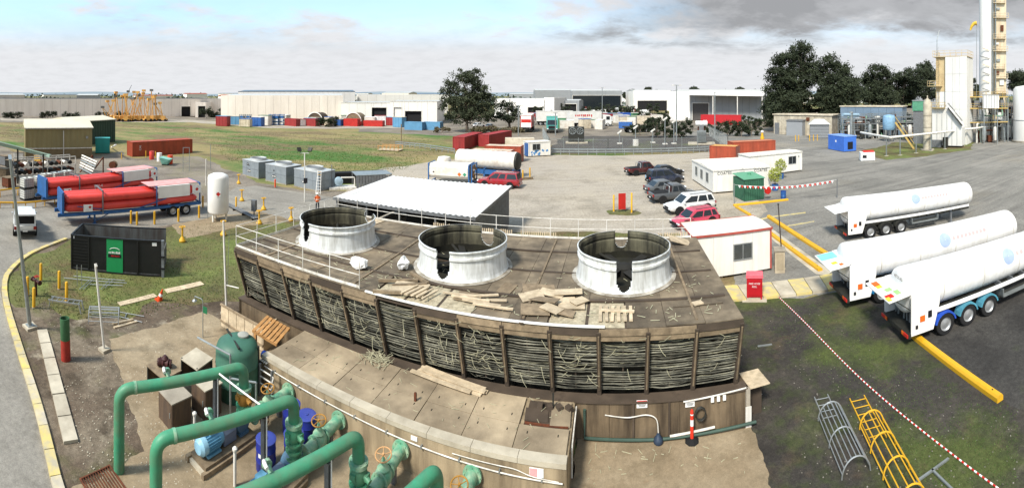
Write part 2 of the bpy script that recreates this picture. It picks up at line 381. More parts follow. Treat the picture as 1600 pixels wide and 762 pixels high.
# kerb of the access road, block by block
kerb = T('kerb', None, None, (0, 0, 0)); kerb['kind'] = 'structure'; del_ = None
m_kw = mat('kerb_concrete', 'b3aa98', .9, var=.15, sc=3, dirt='d0bd70', damt=.5, dsc=1.2)
kp = bez([G(x, y) for x, y in [(102, 800), (90, 762), (60, 640), (30, 545), (12, 484), (7, 452), (14, 426), (50, 396), (108, 372)]], 24)
acc = 0; last = kp[0]; segs = []
for p in kp[1:]:
    if (p-last).length > .95: segs.append((last, p)); last = p
for i, (a, b) in enumerate(segs):
    d = (b-a).normalized()*.012
    pbar('kerb_block', kerb, m_yel2 if (i > 5 or i in (1, 2)) else m_kw, a+d+Vector((0, 0, .05)), b-d+Vector((0, 0, .05)), .3, .14+.02*R.random())
# row of concrete trench covers beside the kerb
tr = T('trench_cover_row', 'row of flat pale concrete trench covers laid beside the yellow kerb', 'trench cover', G(85, 600))
a, b = G(66, 518), G(111, 694); n = 6; o0 = G(85, 600)
for i in range(n):
    p, q = a.lerp(b, (i+.02)/n), a.lerp(b, (i+.98)/n)
    j = Vector((R.uniform(-.02, .02), 0, 0))
    pbar('concrete_slab', tr, m_conc_l, p-o0+Vector((0, 0, .06))+j, q-o0+Vector((0, 0, .06))+j, .46, .1)
# grass tufts standing on the field and lawn (nobody could count them)
def tufts(name, region, n, h, mts, label, seed):
    r = random.Random(seed); m = M()
    xs = [p[0] for p in region]; ys = [p[1] for p in region]
    def inside(x, y):
        c = False
        for i in range(len(region)):
            (x1, y1), (x2, y2) = region[i], region[i-1]
            if (y1 > y) != (y2 > y) and x < (x2-x1)*(y-y1)/(y2-y1)+x1: c = not c
        return c
    k = 0
    while k < n:
        x, y = r.uniform(min(xs), max(xs)), r.uniform(min(ys), max(ys))
        if not inside(x, y): continue
        k += 1; p = G(x, y); hh = h*r.uniform(.4, 1.3); m.k = r.randrange(len(mts))
        for b in range(3):
            a = r.uniform(0, 2*pi); w = hh*.22; l = hh*r.uniform(.1, .6); a2 = a+r.uniform(-1, 1)
            m.add([(p.x+w*cos(a), p.y+w*sin(a), 0), (p.x-w*cos(a), p.y-w*sin(a), 0), (p.x+l*cos(a2+1.5), p.y+l*sin(a2+1.5), hh)], [(0, 1, 2)])
    return ob(name, m, mts, label=label, cat='grass', kind='stuff')
gr1 = mat('grass_green', '5c7038', .9, var=.25, sc=.3); gr2 = mat('grass_dry', '8c8150', .9, var=.2, sc=.3); gr3 = mat('grass_deep', '44602a', .9, var=.25, sc=.3)
tufts('grass', [(180, 186), (420, 205), (650, 212), (700, 230), (640, 262), (560, 285), (360, 252), (310, 215), (190, 200)], 9000, .16, [gr1, gr2, gr3, gr1], 'rough green grass with dry patches covering the open field', 3)
tufts('grass', [(0, 188), (35, 190), (35, 215), (0, 215)], 900, .16, [gr1, gr2], 'green grass behind the olive shed', 4)
tufts('grass', [(110, 376), (270, 356), (385, 340), (465, 349), (418, 420), (385, 468), (300, 474), (200, 498), (120, 498), (24, 478), (16, 430)], 9000, .07, [gr1, gr2, gr3], 'thin lawn grass around the black bin', 5)
tufts('grass', [(1170, 480), (1280, 470), (1400, 560), (1590, 640), (1590, 760), (1450, 760), (1300, 610)], 5000, .045, [gr1, gr3], 'moss and short weeds growing through the dark bitumen', 6)
tufts('grass', [(770, 367), (1060, 366), (1070, 378), (770, 380)], 1500, .09, [gr1, gr2], 'strip of green grass behind the cooling tower railing', 7)
# ================================================================ COOLING TOWER (s = along, n = away, tower frame)
ND, NB, NR, ZD, SL, SR = 13.6, 14.4, 21.9, 3.83, -15.8, 4.1
S0, N0 = -5.85, 17.75
OFF = Vector((-S0, -N0, 0))
m_deck = mat('deck_plywood', '7d705c', .92, var=.3, sc=1.6, dirt='423a30', damt=.55, dsc=.7, bump=.35, bsc=18, rnd=.2)
m_slat = mat('louvre_slat', '7d7b6c', .8, var=.35, sc=4, dirt='2b2b24', damt=.6, dsc=1.2, rnd=.25)
m_strand = mat('broken_strand', 'a8a488', .85, var=.2, sc=4)
m_fill = mat('dark_fill', '191812', 1.0, var=.4, sc=2, dirt='2a2a1c', damt=.4)
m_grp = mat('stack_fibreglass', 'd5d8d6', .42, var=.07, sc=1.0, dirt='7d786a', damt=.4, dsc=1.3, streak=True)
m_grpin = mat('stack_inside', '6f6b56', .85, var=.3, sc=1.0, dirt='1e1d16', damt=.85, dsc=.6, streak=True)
tower = T('cooling_tower', 'long timber cooling tower with three white round fan stacks on its deck', 'cooling tower', TW(S0, N0), -TA)
def tp(name, m, mt, smooth=0, par=None): return ob(name, m, mt, par or tower, loc=OFF if par is None else (0, 0, 0), smooth=smooth)
def tpiece(name, mt, c, d, rot=(0, 0, 0)): return piece(name, tower, mt, Vector(c)+OFF, d, rot)
def tbar(name, mt, p, q, w, h=None): return pbar(name, tower, mt, Vector(p)+OFF, Vector(q)+OFF, w, h)
NBAY = 13; BW = (SR-SL)/NBAY
def face(s, t, off=0.0): return Vector((s, NB+(ND+.06-NB)*t+off, 1.36+(3.62-1.36)*t))
# inner dark pack and internal partitions
tp('fill_pack', M().add([(SL+.15, NB+.4, 1.0), (SR-.15, NB+.4, 1.0), (SR-.15, NR-.4, 1.0), (SL+.15, NR-.4, 1.0), (SL+.1, ND+.5, 3.66), (SR-.1, ND+.5, 3.66), (SR-.1, NR-.2, 3.66), (SL+.1, NR-.2, 3.66)],
   [(0, 1, 5, 4), (1, 2, 6, 5), (2, 3, 7, 6), (3, 0, 4, 7), (4, 5, 6, 7), (3, 2, 1, 0)]), m_fill)
for i in range(NBAY+1):
    s = SL+i*BW+(.06 if i == 0 else -.06 if i == NBAY else 0)
    tbar('post', m_wooddk, face(s, -.06, -.05), face(s, 1.03, -.05), .13, .12)
    if i < NBAY:   # thin middle batten
        tbar('batten', m_wooddk, face(s+BW/2, 0, .06), face(s+BW/2, 1, .06), .05, .05)
    tbar('bolt_batten', m_wood, face(s, .05, -.125), face(s, .98, -.125), .05, .03)
# slats: one strip per row and bay, sagging and wavy; a few shapes shared
sl_meshes = []
for k in range(9):
    r = random.Random(50+k); m = M(); n = 10; sag = r.uniform(.0, .035); ph = r.uniform(0, 6); am = r.uniform(.002, .009)
    pts = [Vector((-.5*BW+BW*i/n, am*sin(ph*2+i*.9), -sag*sin(pi*i/n)+am*sin(ph+i*1.35))) for i in range(n+1)]
    vs = []; fs = []
    for i, p in enumerate(pts):
        vs += [p+Vector((0, -.012, -.008)), p+Vector((0, .016, .016))]
    fs = [(2*i, 2*i+2, 2*i+3, 2*i+1) for i in range(n)]
    m.add(vs, fs); sl_meshes.append(m.mesh('louvre_slat', m_slat))
r = random.Random(5)
ROW = 22
for b in range(NBAY):
    for k in range(ROW):
        if r.random() < .05: continue
        t = .035+.93*k/(ROW-1)
        o = bpy.data.objects.new('louvre_slat', r.choice(sl_meshes)); COL.objects.link(o); o.parent = tower
        o.location = face(SL+(b+.5)*BW, t+r.uniform(-.008, .008), r.uniform(-.02, .03))+OFF
        o.rotation_euler = (r.uniform(-.25, .25), r.uniform(-.022, .022), r.uniform(-.02, .02)); o.scale = (.95*r.choice((1, 1, 1, -1)), 1.2, r.uniform(.55, .95))
# strands between the rows and the broken ones hanging out
ms = M()
for b in range(NBAY):
    torn = .8 if b in (2, 3, 4, 6, 7, 9) else .12
    for k in range(26):
        t = r.uniform(.02, .98); s = SL+b*BW+.08; L_ = BW-.16; n = 7; ph = r.uniform(0, 6); pts = []
        z0 = r.uniform(-.02, .02); sg = r.uniform(0, .09)
        if r.random() < .25: s += r.uniform(0, L_*.5); L_ *= r.uniform(.3, .5)
        for i in range(n+1): pts.append(face(s+L_*i/n, t, .02+.03*sin(ph+i))+Vector((0, 0, z0*i/n-sg*sin(pi*i/n)+.01*sin(ph*3+i*2))))
        w = Vector((0, 0, .006))
        ms.k = 0 if r.random() < .82 else 1
        for i in range(n): ms.add([pts[i]-w, pts[i+1]-w, pts[i+1]+w, pts[i]+w], [(0, 1, 2, 3)])
    for k in range(int(34*torn)):
        p = face(SL+b*BW+r.uniform(.15, BW-.15), r.uniform(.15, .95), -.1); a = r.uniform(-1.4, 1.4); l = r.uniform(.12, .5)
        d = Vector((cos(a)*l, r.uniform(-.15, .05), sin(a)*l)); w = Vector((-sin(a), 0, cos(a)))*.007; ms.k = 1
        mid = p+d*.5+Vector((0, -.03, -.04))
        ms.add([p-w, mid-w, mid+w, p+w], [(0, 1, 2, 3)]); ms.add([mid-w, p+d-w, p+d+w, mid+w], [(0, 1, 2, 3)])
tp('louvre_strands', ms, [m_slat, m_strand])['kind'] = 'stuff'
# fascia boards and deck edge beam
for i in range(NBAY):
    s = SL+i*BW
    if i in (5,): continue
    tpiece('fascia_board', m_wood if i % 3 else m_wooddk, (s+BW/2, ND+.0, ZD-.15), (BW-.02, .05, .2+.03*R.random()), (R.uniform(-.05, .05), R.uniform(-.012, .012), 0))
    tpiece('lower_fascia_board', m_wood, (s+BW/2, ND+.045, ZD-.36), (BW-.02, .045, .16), (.12+R.uniform(-.05, .05), R.uniform(-.01, .01), 0))
tbar('edge_strip', m_white, (-8.6, ND-.02, ZD+.03), (-.3, ND-.02, ZD+.035), .07, .05)
tbar('edge_beam', m_wooddk, (SL, ND+.1, ZD-.1), (SR, ND+.1, ZD-.1), .14, .12)
# end walls: boards
for e, s in ((0, SL+.03), (1, SR-.03)):
    nb = 9
    for k in range(nb):
        z = 1.45+k*.25
        f0 = face(0, (z-1.36)/2.26).y+.1
        tpiece('end_board', m_wooddk if (k+e) % 2 else m_wood, (s, (f0+NR)/2, z), (.04, NR-f0, .235), (0, R.uniform(-.03, .03), 0))
tpiece('rear_wall', m_wooddk, ((SL+SR)/2, NR-.05, 2.5), (SR-SL-.1, .08, 2.4))
# deck: joists' dark underlay, then sheets one by one
tpiece('deck_underlay', m_wooddk, ((SL+SR)/2, (ND+NR)/2+.1, ZD-.075), (SR-SL-.1, NR-ND-.2, .07))
m_granule = mat('exposed_fill', 'b3a88e', .95, var=.25, sc=9, dirt='6d624c', damt=.4, dsc=4, bump=.8)
m_fan = mat('black_fan', '22211d', .9)  # near-black colour puts the throat's darkness into hub and blades
holes = {(6, 0), (7, 0), (8, 0), (11, 0), (12, 0)}
NC = 16; CW = (SR-SL)/NC; rows = [(ND, 15.3), (15.3, 17.6), (17.6, 19.9), (19.9, NR)]
for i in range(NC):
    for j, (a, b) in enumerate(rows):
        c = ((SL+(i+.5)*CW), (a+b)/2, ZD-.012+R.uniform(-.012, .012))
        if (i, j) in holes:
            tpiece('open_bay', m_granule, (c[0], c[1], ZD-.035), (CW-.1, b-a-.1, .02)); continue
        tpiece('deck_sheet', m_deck, c, (CW-.015, b-a-.015, .03), (R.uniform(-.008, .008), R.uniform(-.008, .008), R.uniform(-.004, .004)))
for i in range(4):  # long battens over the joints
    n = rows[i][0] if i else 15.32
    tbar('deck_batten', m_wooddk, (SL+.2, n+.01, ZD+.03), (SR-.2, n+R.uniform(-.02, .02), ZD+.03), .09, .05)
for s in (-13.9, -9.3, -2.9, 2.6): tbar('deck_batten', m_wood, (s, ND+.2, ZD+.03), (s+R.uniform(-.05, .05), NR-.3, ZD+.03), .08, .05)
# fan stacks
def stack(s, n, notches, seed):
    r = random.Random(seed); NS, prof = 220, [(1.95, .0), (1.91, .05), (1.87, .14), (1.84, .3), (1.815, .5), (1.8, .68), (1.8, .78), (1.86, .83), (1.86, .9), (1.8, .94), (1.8, 1.06), (1.86, 1.11), (1.87, 1.17)]
    p2 = []
    for (r0, z0), (r1, z1) in zip(prof[:-1], prof[1:]):
        nk = max(1, round((z1-z0)/.02)); p2 += [(r0+(r1-r0)*k/nk, z0+(z1-z0)*k/nk) for k in range(nk)]
    prof = p2+[prof[-1]]
    m = M(); rs = [(1+.004*sin(j*.25+seed)) for j in range(NS)]
    K = len(prof)
    for i in range(K):
        for j in range(NS):
            a = 2*pi*j/NS; rr = prof[i][0]*rs[j]
            m.v.append((rr*cos(a), rr*sin(a), prof[i][1]))
    for i in range(K-1):
        for j in range(NS):
            am = 2*pi*(j+.5)/NS; zm = (prof[i][1]+prof[i+1][1])/2; cut = False
            for (ac, hw, zb) in notches:
                da = abs((am-ac+pi) % (2*pi)-pi)
                w = hw*(1 if zm > zb+.42 else sqrt(max(0, 1-(1-(zm-zb)/.42)**2))) if zm > zb else -1
                if da < w: cut = True
            if not cut:
                m.f.append((i*NS+j, i*NS+(j+1) % NS, (i+1)*NS+(j+1) % NS, (i+1)*NS+j)); m.mi.append(0)
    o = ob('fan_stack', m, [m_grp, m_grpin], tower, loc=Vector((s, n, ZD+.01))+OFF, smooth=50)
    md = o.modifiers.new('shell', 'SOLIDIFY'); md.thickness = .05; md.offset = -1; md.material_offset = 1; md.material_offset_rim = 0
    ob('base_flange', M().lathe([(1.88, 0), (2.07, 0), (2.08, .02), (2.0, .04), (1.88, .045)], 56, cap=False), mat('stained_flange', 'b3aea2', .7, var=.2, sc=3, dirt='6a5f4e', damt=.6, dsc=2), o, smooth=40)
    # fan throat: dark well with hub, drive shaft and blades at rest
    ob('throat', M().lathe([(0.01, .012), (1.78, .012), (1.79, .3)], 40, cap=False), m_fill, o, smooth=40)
    ob('fan_hub', M().lathe([(.32, .02), (.34, .3), (.22, .4), (.01, .42)], 16), m_fan, o, smooth=40)
    for k in range(6):
        a = k*pi/3+seed; ob('fan_blade', M().box((.95, 0, .26), (1.3, .3, .02), Matrix.Rotation(a, 4, 'Z') @ Matrix.Rotation(.25, 4, 'X')), m_fan, o)
    ob('drive_shaft', M().cyl((0, 0, .3), (1.7*cos(2.2), 1.7*sin(2.2), .3), .06), m_dkmet, o)
stack(.38, 17.65, [(-pi/2-.02, .15, .1), (pi/2+.05, .16, .45)], 1)
stack(-6.25, 17.5, [(-pi/2-.1, .15, .1), (pi/2-.35, .2, .35)], 2)
stack(-12.75, 17.6, [(-pi/2-.35, .14, .25), (pi/2-.5, .22, .6)], 3)
# handrails
def rail(pts, h=1.0, step=1.35, mt=None):
    mt = mt or m_white2
    for (a, b) in zip(pts[:-1], pts[1:]):
        a, b = Vector(a), Vector(b); L_ = (b-a).length; n = max(1, round(L_/step))
        for i in range(n+1):
            p = a.lerp(b, i/n)
            tp('rail_post', M().cyl(p, p+Vector((R.uniform(-.01, .01), R.uniform(-.01, .01), h)), .019, n=6), mt, 40)
        for z in (h, h*.52): tp('rail', M().cyl(a+Vector((0, 0, z)), b+Vector((0, 0, z)), .016, n=6), mt, 40)
        tp('toe_board', M().bar(a+Vector((0, 0, .08)), b+Vector((0, 0, .08)), .012, .1), m_white2)
rail([(-8.9, ND+.06, ZD), (SL+.05, ND+.06, ZD), (SL+.05, NR-.1, ZD), (SR-.3, NR-.1, ZD)])
# comb of small timber pickets along the rear edge
for s0, n in ((-9.5, 40), (-4.7, 17), (1.35, 6), (2.2, 14)):
    for i in range(n):
        tpiece('picket', m_woodl, (s0+i*.11, NR+.05, ZD+.04+R.uniform(-.02, .02)), (.06, .03, .44))
# ---- loose things lying on the deck
def deckz(k=0): return ZD+.03+.012*k
def loose(name, px, py, l, w, t, rz, mt, label, cat, grp=None, z=None, tilt=(0, 0)):
    z = z if z is not None else ZD+.055
    s, n = SN(px, py, z)
    return piece(name, None, mt, TW(s, n, z+t/2), (l, w, t), (tilt[0], tilt[1], -TA+rz), label, cat, grp)
ply = [(842, 452, 1.2, .7, .25), (862, 458, .9, .5, -.2), (888, 456, 1.0, .55, .1), (850, 468, 1.1, .35, -.4), (880, 470, .9, .5, .3), (830, 462, .8, .6, .5), (836, 484, .95, .6, .2), (862, 482, .7, .45, -.5), (893, 478, .9, .4, .1), (880, 487, .75, .45, -.1), (905, 470, .6, .4, .8)]
for i, (x, y, l, w, a) in enumerate(ply):
    loose('plywood_sheet', x, y, l, w, .025, a, m_woodl if i % 3 else m_wood, 'broken pale plywood sheet in the heap on the tower deck', 'plywood', 'broken plywood heaped on the tower deck', ZD+.05+.03*(i % 4), (R.uniform(-.12, .12), R.uniform(-.15, .15)))
for i, (x, y, a) in enumerate([(722, 461, .1), (735, 467, .0), (752, 474, -.05), (770, 480, -.02), (760, 470, .25), (748, 463, .4)]):
    loose('timber_batten', x, y, 1.4, .1, .05, a, m_woodl, 'pale timber batten lying loose behind the white deck edge strip', 'timber', 'loose battens on the tower deck', ZD+.05+.02*(i % 2))
for i, (x, y, a, l) in enumerate([(622, 440, .5, 1.5), (640, 447, .55, 1.3), (655, 436, -.55, 1.2), (604, 458, .4, 1.0)]):
    loose('timber_beam', x, y, l, .12, .1, a, m_wood, 'brown timber beam lying across the torn deck corner', 'timber', 'beams across the torn deck edge')
for i in range(6):
    s, n = SN(938+i*9.5, 492, ZD)
    piece('pallet_slat', tower, m_woodl, Vector((s, n+.05, ZD+.035))+OFF, (.11, 1.0, .03), (0, 0, R.uniform(-.03, .03)))
loose('plank', 965, 486, 1.1, .14, .035, -.1, m_woodl, 'short pale plank lying across the white slats on the deck', 'plank')
loose('timber_offcut', 1090, 474, .35, .25, .04, .3, m_woodl, 'small pale offcut lying alone on bare deck sheets beside the end stack', 'offcut')
loose('bent_plate', 1062, 376, 1.1, .6, .03, .2, m_woodl, 'pale curled plate standing at the rear deck corner by the cabin', 'plate', None, ZD+.15, (.2, .35))
loose('timber_hatch', 640, 400+52, 1.3, 1.0, .06, .15, m_woodl, 'pale slatted hatch lying on the torn deck edge', 'hatch')
for i in range(5): loose('loose_slat', 640+i*8, 452+i*2, .9, .07, .03, 1.3, m_woodl, 'thin pale slat resting on the slatted hatch', 'slat', 'slats on the hatch', ZD+.13)
loose('deck_panel', 510, 355+4, 1.6, .9, .03, .2, m_conc_l, 'pale flat panel lying behind the end railing by the first stack', 'panel')
r_d = random.Random(77)
for i in range(26):   # flat weathered sheets and strips lying over the deck joints
    s_, n_ = r_d.uniform(SL+.8, SR-.8), r_d.uniform(ND+.4, NR-.6)
    if any((s_-c)**2+(n_-17.6)**2 < 6.6 for c in (.38, -6.25, -12.75)): continue
    l_, w_ = (r_d.uniform(.7, 1.9), r_d.uniform(.06, .16)) if i % 2 else (r_d.uniform(.5, 1.1), r_d.uniform(.35, .8))
    tpiece('loose_strip' if i % 2 else 'patch_sheet', [m_wood, m_deck, m_woodl, m_wooddk][i % 4], (s_, n_, ZD+.02+.004*i*.2), (l_, w_, .02), (0, 0, r_d.choice((0, pi/2, .1, 1.4, r_d.uniform(0, 3)))))
m_lit = M()
for i in range(260):
    s_, n_ = r_d.uniform(SL+.4, SR-.4), ND+.3+abs(r_d.gauss(0, 2.2)); a = r_d.uniform(0, pi); l = r_d.uniform(.05, .3)
    if n_ > NR-.3: continue
    m_lit.bar(TW(s_-l*cos(a)/2, n_-l*sin(a)/2, ZD+.03), TW(s_+l*cos(a)/2, n_+l*sin(a)/2, ZD+.035), .02, .012)
ob('litter', m_lit, m_strand, label='pale splinters and slat scraps strewn over the tower deck', cat='litter', kind='stuff')
def bag(px, py, label, seed):
    r = random.Random(seed); z = ZD+.03; s, n = SN(px, py, z); m = M(); K, J = 7, 12
    for i in range(K):
        ph = pi*i/(K-1)
        for j in range(J):
            a = 2*pi*j/J; rr = .32*sin(ph)**.6*(1+r.uniform(-.22, .22))
            m.v.append((rr*cos(a)*1.15, rr*sin(a)*.75, max(0, .21-.22*cos(ph)+r.uniform(-.03, .03)+.05*cos(2*a))))
    m.f = [(i*J+j, i*J+(j+1) % J, (i+1)*J+(j+1) % J, (i+1)*J+j) for i in range(K-1) for j in range(J)]; m.mi = [0]*len(m.f)
    ob('bag', m, m_whp, None, label, 'bag', None, loc=TW(s, n, z), rz=seed)
bag(561, 419, 'crumpled white bag on the deck just behind the front railing', 3)
bag(630, 419, 'crumpled white bag on the deck against the middle stack base', 8)
# ---- basin below the tower
m_basin = mat('stained_basin_wall', '75654f', .9, var=.2, sc=1.5, dirt='33291e', damt=.55, dsc=.8, bump=.3, streak=True, rnd=.08)
basin = T('basin', 'low brown stained concrete basin wall carrying the cooling tower', 'basin', TW(S0, N0), -TA)
def bpz(name, mt, c, d, rot=(0, 0, 0)): return piece(name, basin, mt, Vector(c)+OFF, d, rot)
for i in range(9): bpz('front_panel', m_basin, (-16+1.13+i*2.262, 14.14, .6), (2.25, .18, 1.2))
bpz('coping', m_wooddk, ((4.36-16)/2, 14.2, 1.225), (20.36, .42, .06))
bpz('side_wall', m_basin, (4.27, 18, .6), (.18, 7.9, 1.2)); bpz('side_wall', m_basin, (-15.9, 18, .6), (.18, 7.9, 1.2)); bpz('rear_wall', m_basin, (-5.8, 22, .6), (20, .18, 1.2))
bpz('water_surface', m_fill, (-5.8, 18, .9), (20, 7.6, .02))
for s in (.6, 1.75): bpz('wall_joint_post', m_wooddk, (s, 14.03, .6), (.06, .06, 1.18))
bpz('end_post', m_conc, (4.36, 14.02, .62), (.14, .16, 1.24)); bpz('end_plate', m_white2, (4.36, 13.92, .35), (.2, .02, .7))
o = ob('drain_pipe', M().tube([(-.95, 14.0, 1.0), (-.95, 13.95, .14), (1.35, 13.9, .1), (4.6, 13.85, .2)], .05, 8), mat('dull_green_pipe', '3c5147', .6), basin, loc=OFF, smooth=50)
ob('white_pipe', M().tube([(1.75, 13.86, .2), (3.2, 13.84, .32)], .04, 8), m_white2, basin, loc=OFF, smooth=50)
ob('grey_conduit', M().tube([(2.2, 13.98, 1.16), (4.3, 13.98, 1.3)], .025, 6), m_white2, basin, loc=OFF, smooth=50)
for k in range(3): bpz('junction_box', m_white, (3.15+k*.2, 13.97, 1.12), (.1, .05, .16))
ob('small_pump', M().lathe([(.12, 0), (.16, .05), (.14, .16), (.08, .22), (.05, .3)], 12, c=(1.38, 13.85, .02)), mat('pump_navy', '2c3a4c', .5), basin, loc=OFF, smooth=50)
ob('hose', M().tube(bez([(-.3, 14.0, .85), (.4, 13.98, .78), (1.0, 13.97, .85), (1.32, 13.9, .75), (1.38, 13.85, .35)], 6), .018, 6), m_white2, basin, loc=OFF, smooth=50)
ob('coiled_hose', M().tube([(2.75+.17*cos(a*.7), 13.98-.004*a, .75+.2*sin(a*.7)) for a in range(28)], .018, 6), m_dkmet, basin, loc=OFF, smooth=50)
def notice(px, py, n, w, h, head, par=None):
    z = None
    a = (px-960)/F; rr = n/cos(a); z = ZA(py, rr); s = n*tan(a)
    t = T('notice', None, None); t.parent = basin; t.location = Vector((s, n, z))+OFF
    piece('plate', t, m_whp, (0, 0, 0), (w, .012, h)); piece('heading_band', t, head, (0, -.008, h*.3), (w*.94, .006, h*.32))
    for k in range(3): piece('text_line', t, m_blk, (0, -.008, h*(.02-.16*k)), (w*(.8-.12*k), .005, h*.06))
notice(1003, 631, 14.02, .34, .24, m_redp); notice(1078, 630, 14.02, .3, .22, m_whp)
# bollard post with base
bp0 = TW(*SN(1081, 690))
bt = T('barrier_post', 'red plastic bollard with white band on a black octagonal base', 'bollard', bp0)
m_bred = mat('bollard_red', 'd5331f', .5, var=.05)
ob('base', M().lathe([(.23, 0), (.23, .05), (.12, .11), (.06, .13)], 8), m_black, bt)
ob('post', M().lathe([(.055, .1), (.05, .98), (.03, 1.02)], 14), m_bred, bt, smooth=40)
ob('band', M().lathe([(.056, .52), (.056, .72)], 14, cap=False), m_whp, bt, smooth=40); ob('band', M().lathe([(.055, .86), (.055, .9)], 14, cap=False), m_whp, bt, smooth=40)
# plywood at the tower's end, debris on the apron
s, n = SN(1175, 597, 1.2); piece('plywood_board', None, m_woodl, TW(4.75, 14.5, 1.2), (.75, .9, .03), (0, .05, -TA+.15), 'square pale plywood board lying on the basin corner beside the tower', 'board')
piece('trestle', None, m_wooddk, TW(4.75, 14.7, .58), (.5, .5, 1.16), (0, 0, -TA), 'dark timber block carrying the pale board at the tower corner', 'block')
m = M(); r = random.Random(9)
for i in range(42):
    s, n = r.uniform(-1.0, 3.9), 13.75-abs(r.gauss(0, .9)); a = r.uniform(0, pi); l = r.uniform(.06, .35) if n > 13 else r.uniform(.03, .15)
    m.bar(TW(s-l*cos(a)/2, n-l*sin(a)/2, .035), TW(s+l*cos(a)/2, n+l*sin(a)/2, .035), .015, .015)
ob('litter', m, m_strand, label='scattered pale slat fragments on the concrete beside the basin', cat='litter', kind='stuff')
# ================================================================ CONCRETE SUMP in front of the tower
m_sump = mat('sump_wall', 'a39276', .9, var=.12, sc=1.2, dirt='5f523f', damt=.5, dsc=.8, bump=.3, streak=True)
m_slab = mat('sump_slab', 'a6967c', .9, var=.18, sc=.9, dirt='5a4e3e', damt=.5, dsc=.55, bump=.3, rnd=.1)
sump = T('concrete_sump', 'low concrete sump with hatch slabs on top in front of the tower', 'sump', TW(-6.5, 12.75), -TA)
SO = Vector((6.5, -12.75, 0))
def sp_(name, mt, c, d, rot=(0, 0, 0)): return piece(name, sump, mt, Vector(c)+SO, d, rot)
Z1 = 1.3; SA, SB = -11.8, -1.25
sp_('front_wall', m_sump, ((SA+SB)/2, 11.6, .6), (SB-SA, .2, 1.2)); sp_('end_wall', m_sump, (SA+.1, 12.85, .6), (.2, 2.3, 1.2)); sp_('end_wall', m_sump, (SB-.1, 12.85, .6), (.2, 2.3, 1.2))
sp_('slab_bed', m_sump, ((SA+SB)/2, 12.84, 1.19), (SB-SA-.06, 2.3, .06))
for i in range(8):
    w = (SB-SA)/8; sp_('edge_kerb', m_conc_l, (SA+(i+.5)*w, 11.62, 1.27), (w-.012, .3, .14))
w = (SB-SA-.1)/7
for i in range(7):
    for j, (a, b) in enumerate([(11.79, 12.75), (12.76, 13.9)]):
        if (i, j) == (6, 1): continue
        c = Vector((SA+.05+(i+.5)*w+(w*.25 if j else 0)*(0), (a+b)/2, 1.255+R.uniform(-.008, .008)))
        k = sp_('cover_slab', m_slab, c, (w-.02, b-a-.012, .08), (R.uniform(-.004, .004), R.uniform(-.004, .004), 0))
        for q in (-.3, .3): sp_('lifting_hole', m_fill, c+Vector((q*w, .2 if j == 0 else -.25, .041)), (.03, .09, .008))
sp_('hatch_recess', m_wooddk, (-2.0, 13.35, 1.22), (1.35, 1.05, .03)); sp_('rusty_hatch', m_wooddk, (-2.35, 13.2, 1.27), (.7, .5, .05), (0, .08, .1)); sp_('hatch_frame', m_rust, (-2.0, 12.86, 1.26), (1.3, .05, .05)); sp_('cover_slab', m_slab, (-1.62, 13.35, 1.265), (.6, 1.0, .06), (0, -.03, .05))
for k in range(4): sp_('hatch_block', m_wooddk, (-2.3+.3*k, 13.55, 1.32), (.16, .2, .16), (0, 0, .3*k))
sp_('valve_spindle', m_rust, (-6.1, 12.6, 1.42), (.07, .07, .28)); sp_('valve_spindle', m_dkmet, (-1.9, 13.6, 1.5), (.05, .05, .45))
ob('wall_pipe', M().tube(elbow([(SA+.2, 11.44, 1.0), (-7.5, 11.44, .97), (SB-.1, 11.44, .85)], .2), .02, 8), m_white2, sump, loc=SO, smooth=50)
ob('wall_pipe', M().tube(elbow([(-4.4, 11.42, 1.07), (-2.6, 11.42, 1.08), (-2.2, 11.42, .95), (SB-.2, 11.42, .9)], .2), .012, 8), m_white2, sump, loc=SO, smooth=50)
for k in range(9): sp_('pipe_clip', m_galv, (SA+.7+k*1.15, 11.46, 1.0-.014*k), (.04, .1, .09))
ob('end_conduit', M().tube(elbow([(SB+.05, 13.9, 1.15), (SB+.05, 12.4, 1.05), (SB+.05, 12.4, .2)], .1), .025, 8), m_white2, sump, loc=SO, smooth=50)
sp_('wall_sign', m_whp, (-2.05, 11.485, 1.02), (.38, .02, .24)); sp_('sign_panel', mat('pink_print', 'd79a9a', .6), (-2.13, 11.47, 1.02), (.2, .01, .22))
sp_('wall_sign', m_whp, (-5.6, 11.485, 1.06), (.2, .02, .12))
# planks stacked on the sump
for i, (ds, dn, a, l) in enumerate([(0, 0, -.16, 2.5), (.1, .16, -.14, 2.6), (.05, .3, -.17, 2.5), (-.25, -.12, -.12, 2.3), (.15, .06, -.15, 2.4)]):
    s, n = SN(700, 597, 1.35)
    piece('timber_plank', None, m_woodl, TW(s+ds, n+dn, 1.33+.045*(i > 2)+.005*i), (l, .15, .04), (0, 0, -TA+a), 'long pale plank stacked on the sump cover below the louvres', 'plank', 'planks stacked on the sump cover')
m = M(); r = random.Random(12)
for i in range(90):
    s, n = SN(588, 562, 1.3); s += r.gauss(0, .3); n += r.gauss(0, .2); a = r.uniform(0, pi); l = r.uniform(.15, .5)
    m.bar(TW(s-l*cos(a)/2, n-l*sin(a)/2, 1.31+r.uniform(0, .1)), TW(s+l*cos(a)/2, n+l*sin(a)/2, 1.31+r.uniform(0, .1)), .016, .01)
ob('litter', m, m_strand, label='small heap of broken pale slats on the sump cover', cat='litter', kind='stuff')
m = M()
for i in range(70):
    s, n = r.uniform(-11.3, -1.6), r.uniform(11.9, 13.9); a = r.uniform(0, pi); l = r.uniform(.05, .3)
    m.bar(TW(s-l*cos(a)/2, n-l*sin(a)/2, 1.305), TW(s+l*cos(a)/2, n+l*sin(a)/2, 1.308), .012, .01)
